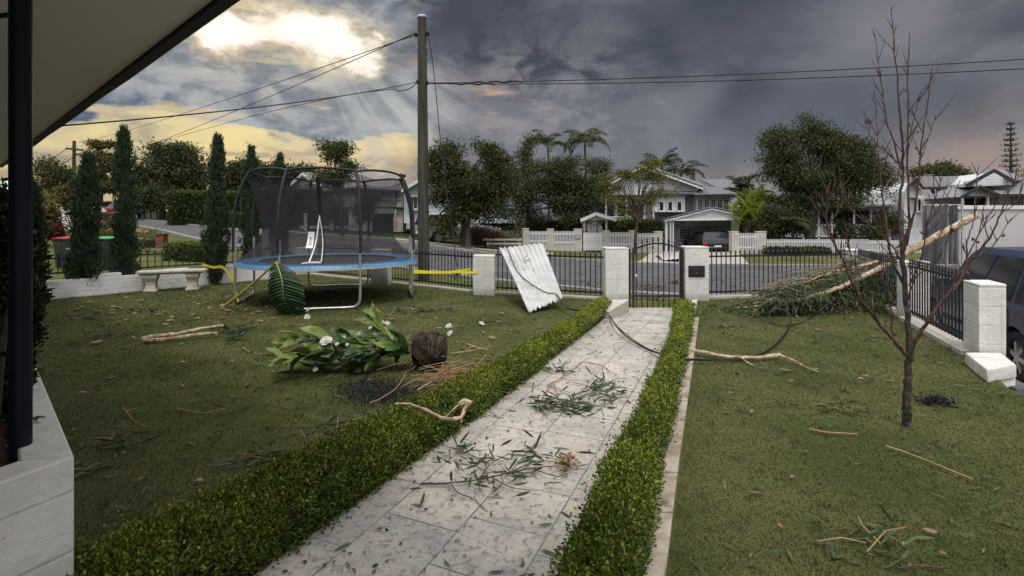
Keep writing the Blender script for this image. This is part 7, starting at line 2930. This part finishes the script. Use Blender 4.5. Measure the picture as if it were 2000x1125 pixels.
picket_panel('white picket panel between the two left cream piers', 1033, 1069, 451, 476, 2.7, base=486)
picket_panel('white picket panel left of the grey letterbox pier', 1082, 1122, 451, 479, 2.7, base=490)
picket_panel('boarded white gate under the gatehouse roof', 1139, 1177, 454, 489, 3.0, w=.88, cat='gate')
picket_panel('white picket panel left of the slim street tree', 1191, 1231, 453, 483, 3.0, base=494)
picket_panel('white picket panel right of the slim street tree', 1244, 1280, 455, 485, 3.0, base=495)
picket_panel('short white picket panel right of the driveway', 1444, 1481, 455, 490, 3.1, base=496)
picket_panel('long low white picket fence below the largest round tree', 1498, 1664, 467, 493, 3.2)
picket_panel('grey boarded section at the end of the low picket fence', 1664, 1697, 467, 491, 2.6, m_='boards_grey', w=.9)
picket_panel('low white picket fence behind the bare tree stems', 1697, 1800, 469, 494, 3.0)
root = thing('sleeper_rail', 'low pale timber rail beside the rusty shrub', 'rail', on_ground(985, 26.6))
for i, (x0, y0, x1, y1) in enumerate(((943, 466, 1019, 470), (950, 474, 1019, 478))):
    mb = MB()
    mb.pbox(x0, y0, x1, y1, 26.6, .1)
    part('plank', mb, 'cream', root, smooth=False)
for x in (952, 984, 1011):
    mb = MB()
    mb.pbox(x, 466, x + 3, 482, 26.72, .1)
    part('post', mb, 'cream', root, smooth=False)
# pale palings at the far end of the street
root = thing('paling_fence', 'pale paling fence along the far bend of the street', 'fence', on_ground(300, 53))
mb = MB()
for i in range(34):
    mb.pbox(268 + i * 2.05, 411 + i * .06, 269.85 + i * 2.05, 429 + i * .05, 53, .03)
part('palings', mb, 'trim_white', root, smooth=False)
for x in (270, 293, 306, 320, 334):
    mb = MB()
    mb.pbox(x, 410, x + 1.4, 430, 52.9, .1)
    part('post', mb, 'trim_dark', root, smooth=False)
root = thing('paling_fence', 'grey paling fence behind the parked white car', 'fence', on_ground(205, 60))
mb = MB()
for i in range(30):
    mb.pbox(180 + i * 2.05, 402, 181.8 + i * 2.05, 420, 60, .03)
part('palings', mb, 'cream', root, smooth=False)


# ------------------------------------------------------------------ cars
def car(name, label, loc, heading, paint, L=4.75, W=1.86, H=1.85, wheel=.37, belt=1.06, cab=(-2.28, 1.05, -2.02, .25), group=None, cladding=None, spare=False):
    """heading in degrees of the local +x (forward) axis; parts in local coordinates"""
    root = thing(name, label, 'car', loc, R(heading), group)
    hl, hw = L / 2, W / 2
    ra, fa = -hl + .95, hl - .92
    ar = wheel + .075

    def arch(cx):
        return [(cx + ar * math.cos(math.pi * i / 10), wheel + ar * math.sin(math.pi * i / 10)) for i in range(11)]
    gc = wheel * .85
    prof = [(-hl + .10, gc + .05)] + [(x, z) for x, z in reversed(arch(ra))] + [(x, z) for x, z in reversed(arch(fa))] + [(hl - .12, gc), (hl, gc + .22), (hl - .03, belt * .72), (hl - .22, belt * .88),
            (cab[1] + .12, belt), (-hl + .06, belt), (-hl, belt * .8), (-hl + .0, gc + .2)]
    mb = MB()
    # lofted across the width so the flanks are slightly barrelled
    rowsy = [(-1.0, .94), (-.985, .985), (-.93, 1.0), (.93, 1.0), (.985, .985), (1.0, .94)]
    cz = belt * .6
    n = len(prof)
    for yy, k in rowsy:
        for x, z in prof:
            mb.v.append((x * (.985 + .015 * k if abs(yy) > .95 else 1), yy * hw, cz + (z - cz) * k))
    for i in range(len(rowsy) - 1):
        for j in range(n):
            a = i * n + j
            b2 = i * n + (j + 1) % n
            mb.f.append((a, b2, b2 + n, a + n))
            mb.mi.append(0)
    mb.f.append(tuple(range(n)))
    mb.f.append(tuple(reversed(range((len(rowsy) - 1) * n, len(rowsy) * n))))
    mb.mi += [0, 0]
    part('body', mb, paint, root, world=False)
    # greenhouse
    bx0, bx1, tx0, tx1 = cab
    yb, yt = hw * .965, hw * .76

    def gh(u, v, side):
        """u 0 rear..1 front, v 0 belt..1 roof"""
        x = lerp(lerp(bx0, bx1, u), lerp(tx0, tx1, u), v)
        return Vector((x, side * lerp(yb, yt, v), lerp(belt - .02, H - .05, v)))
    mb = MB()
    ns = 8
    for i in range(ns + 1):
        v = i / ns
        k = 1 - .10 * max(0, v - .85) / .15
        for u, s in ((0, -1), (1, -1), (1, 1), (0, 1)):
            p = gh(u, v, s)
            mb.v.append((p.x, p.y * k, p.z))
    for i in range(ns):
        for j in range(4):
            a = i * 4 + j
            b2 = i * 4 + (j + 1) % 4
            mb.f.append((a, b2, b2 + 4, a + 4))
            mb.mi.append(0)
    o_ = ns * 4
    p = [Vector(mb.v[o_ + i]) for i in range(4)]
    mb.grid(lambda a, c: p[0].lerp(p[1], a).lerp(p[3].lerp(p[2], a), c) + Vector((0, 0, .05 * math.sin(math.pi * a) ** .5 * math.sin(math.pi * c) ** .5)), 8, 6)
    part('cabin', mb, paint, root, world=False)
    for s in (-1, 1):
        for (u0, u1, v1) in ((.07, .28, .86), (.315, .60, .88), (.635, .92, .88)):
            mb = MB()
            off = Vector((0, s * .008, .002))
            q = [gh(u0, .06, s) + off, gh(u1 + (.03 if u1 > .9 else 0), .06, s) + off, gh(u1, v1, s) + off, gh(u0, v1, s) + off]
            mb.prism(q, (0, -s * .006, 0))
            part('side_window', mb, 'glass', root, world=False, smooth=False)
        # door handles, mirror, sill strip
        for x in (lerp(bx0, bx1, .36), lerp(bx0, bx1, .66)):
            mb = MB()
            mb.box((x, s * (hw + .012), belt - .13), (.16, .03, .035))
            part('door_handle', mb, paint, root, world=False)
        mb = MB()
        mb.box((bx1 - .22, s * (hw + .10), belt + .10), (.16, .20, .15))
        part('mirror', mb, paint, root, world=False, bevel=.03)
        mb = MB()
        mb.box(((ra + fa) / 2, s * (hw + .006), belt * .50), (fa - ra - 2 * ar - .1, .02, .07))
        mb.box(((ra + fa) / 2, s * (hw - .04), gc + .02), (fa - ra - 2 * ar, .10, .06))
        part('sill', mb, cladding or 'trim_dark', root, world=False)
        mb = MB()
        for xx in (lerp(bx0, bx1, .30), lerp(bx0, bx1, .615)):
            mb.box((xx, s * (hw + .001), belt * .62), (.008, .012, belt * .62))
        part('door_gap', mb, 'rubber', root, world=False)
        mb = MB()
        mb.box((hl - .12, s * (hw - .18), belt * .74), (.20, .32, .16))
        part('headlight', mb, 'white_plastic', root, world=False, bevel=.03)
        mb = MB()
        mb.box((-hl + .03, s * (hw - .12), belt * .80), (.14, .26, .16))
        part('tail_light', mb, 'red_lamp', root, world=False, bevel=.02)
        mb = MB()
        mb.box((hl - .10, s * (hw - .02), belt * .74), (.16, .05, .10))
        part('indicator', mb, 'amber_lamp', root, world=False)
        for cx in (ra, fa):
            mb = MB()
            y0 = s * (hw - .24)
            y1 = s * (hw - .015)
            c = lambda r, y: [(cx + r * math.cos(2 * math.pi * i / 28), y, wheel + r * math.sin(2 * math.pi * i / 28)) for i in range(28)]
            prof_ = [(wheel * .60, y1 - s * .04), (wheel * .66, y1 - s * .005), (wheel * .92, y1), (wheel, y1 - s * .035), (wheel, y0 + s * .03), (wheel * .9, y0)]
            for r_, yy in prof_:
                mb.v += c(r_, yy)
            for i in range(len(prof_) - 1):
                for j in range(28):
                    a, b2 = i * 28 + j, i * 28 + (j + 1) % 28
                    mb.f.append((a, b2, b2 + 28, a + 28))
                    mb.mi.append(0)
            wo = part('wheel', mb, 'rubber', root, world=False)
            mb = MB()
            rr = wheel * .66
            yo = y1 - s * .02
            mb.tube([(cx, yo - s * .10, wheel), (cx, yo - s * .085, wheel)], rr, 24)
            for k in range(6):
                a = k * math.pi / 3 + .2
                d = Vector((math.cos(a), 0, math.sin(a)))
                mb.bar(Vector((cx, yo - s * .012, wheel)), Vector((cx, yo - s * .035, wheel)) + d * rr * .97, .04, .06, up=Vector((-d.z, 0, d.x)))
            mb.tube([(cx + rr * math.cos(t * .2618), yo - s * .02, wheel + rr * math.sin(t * .2618)) for t in range(25)], .014, 6)
            mb.tube([(cx, yo - s * .05, wheel), (cx, yo, wheel)], .07, 14)
            part('rim', mb, 'rim', wo, world=False)
    mb = MB()
    zf, zr = .10, .88
    for u, x_off, nm in ((1, .012, 'windscreen'), (0, -.012, 'rear_window')):
        mb = MB()
        q = [gh(u, .10, -.92), gh(u, .10, .92), gh(u, .86, .92), gh(u, .86, -.92)]
        mb.prism([p + Vector((x_off, 0, 0)) for p in q], (-x_off * .5, 0, 0))
        part(nm, mb, 'glass', root, world=False, smooth=False)
    mb = MB()
    mb.box((-hl - .005, 0, belt * .62), (.02, .42, .12))
    part('number_plate', mb, 'white_plastic', root, world=False)
    mb = MB()
    mb.box((-hl + .02, 0, gc + .18), (.16, W * .93, .16))
    part('bumper', mb, cladding or paint, root, world=False, bevel=.04)
    mb = MB()
    mb.box((hl - .04, 0, gc + .16), (.16, W * .93, .18))
    part('bumper', mb, cladding or paint, root, world=False, bevel=.04)
    mb = MB()
    mb.box((hl - .02, 0, belt * .74), (.06, W * .42, .13))
    part('grille', mb, 'rubber', root, world=False)
    mb = MB()
    mb.box((ra, 0, wheel + .1), (1.0, W * .86, wheel * 1.4))
    mb.box((fa, 0, wheel + .1), (1.0, W * .86, wheel * 1.4))
    mb.box((0, 0, gc + .12), (L * .8, W * .8, .2))
    part('underbody', mb, 'rubber', root, world=False)
    if spare:
        mb = MB()
        for s in (-1, 1):
            mb.bar((tx0 + .2, s * hw * .62, H + .05), (tx1 - .2, s * hw * .62, H + .05), .04, .04)
        part('roof_rail', mb, 'trim_dark', root, world=False)
    return root


sd = Vector((.375, .927, 0)).normalized()
car('parked_car', 'dark blue four-wheel drive parked beside the right fence', (8.66, 8.42, -.86), math.degrees(math.atan2(sd.y, sd.x)), 'car_navy', 4.9, 1.88, 1.93, .375, 1.12, (-2.36, 1.0, -2.12, .22))
cl_ = on_ground(1379, 33.2)
cl_.z = -.72
car('parked_car', 'black hatchback parked in the carport, rear towards the street', cl_, 88, 'car_black', 4.2, 1.78, 1.46, .32, .90, (-2.0, 1.05, -1.55, .25), 'parked cars across the street')
w_ = on_ground(893, 29.2)
car('parked_car', 'pale silver wagon parked behind the fig tree trunk', w_, 28, 'car_silver', 4.7, 1.84, 1.75, .37, 1.02, group='parked cars across the street', cladding='trim_dark')
w_ = on_ground(206, 50)
w_.z = at(206, 424.5, 50).z
car('parked_car', 'white wagon parked at the far bend of the street', w_, -72, 'car_white', 4.5, 1.84, 1.66, .34, .98, group='parked cars across the street')
w_ = on_ground(233, 47)
w_.z = at(233, 426, 47).z
car('parked_car', 'small red car parked in front of the white wagon', w_, -70, 'car_red', 3.6, 1.6, 1.40, .30, .86, (-1.7, .9, -1.35, .2), 'parked cars across the street')
w_ = on_ground(250, 52)
w_.z = at(250, 424.5, 52).z
car('parked_car', 'blue car mostly hidden by the tallest cypress', w_, -75, 'car_blue', 4.0, 1.7, 1.5, .31, .9, (-1.9, .95, -1.5, .2), 'parked cars across the street')

c = on_ground(1659, 11.6)
root = thing('traffic_cone', 'small orange cone glimpsed through the fence left of the corner pier', 'cone', c)
mb = MB()
mb.lathe((c.x, c.y, c.z), [(.13, 0), (.13, .03), (.09, .04), (.06, .25), (.03, .45), (.02, .46)], 16)
part('body', mb, 'orange_plastic', root)
mb = MB()
mb.lathe((c.x, c.y, c.z), [(.066, .23), (.071, .235), (.055, .33), (.049, .33)], 16)
part('band', mb, 'white_plastic', root)
# debris on and over the road
dq = [at(1276, 499, 25.5), at(1330, 509, 21.6)]
b = on_ground(1300, 23.5)
mb = MB()
mb.grid(lambda a, c: (lerp(b.x - .55, b.x + .75, a) + .5 * c, lerp(b.y - 1.4, b.y + 1.6, c) - .5 * a, ground_z(1300, 23.5) + .07 + .02 * math.sin(a * 44) + .10 * math.sin(c * 3 + a * 2)), 44, 10)
o = solo('roof_sheet', mb, 'sheet', 'corrugated sheet lying flat on the driveway opposite', 'roof sheet', b)
so = o.modifiers.new('thickness', 'SOLIDIFY')
so.thickness = .004
b = on_ground(1322, 14.6, .03)
root = thing('palm_frond', 'dry brown palm frond lying on the road beyond the gate', 'palm frond', b)
pts, P, D, LL = frond_arrays(b + Vector((-.28, .0, .02)), .25, .35, .75, 26, .22, .5)
mb = MB()
mb.tube(pts, [lerp(.014, .004, i / 10) for i in range(11)], 5)
part('stalk', mb, 'straw', root)
V, T, _m = leaves(np.array([tuple(p) for p in P]), np.array([tuple(d) for d in D]), np.array(LL), .03, .1)
V[:, 2] = np.maximum(V[:, 2], b.z - .02)
npart('leaflets', V, T, 'rust_leaf', root)
for px0, px1, Y0, Y1, n_, nm, mts in ((1236, 1300, 11.2, 14.2, 420, 'road_litter', ['dead_pink', 'dead_leaf', 'dark_bit']), (960, 1190, 11.8, 14.5, 240, 'road_litter', ['gum_fresh', 'dead_leaf', 'dark_bit']), (1390, 1660, 12.2, 19, 130, 'road_litter', ['dark_bit', 'dead_leaf', 'gum_fresh'])):
    pxs = px0 + (px1 - px0) * RNG.random(n_)
    Ys = Y0 + (Y1 - Y0) * RNG.random(n_)
    P = np.array([tuple(on_ground(a, c, .014)) for a, c in zip(pxs, Ys)])
    V, T, m2 = leaves(P, RNG.normal(size=(n_, 3)) * np.array([1, .8, .15]), .05 + .05 * RNG.random(n_), .035, .25, .1, RNG.integers(0, 3, n_), RNG.normal(size=(n_, 3)) * .3 + np.array([0, 0, 1]))
    o = link(nm, np_mesh(nm, V, T, m2), mts)
    o['kind'] = 'stuff'
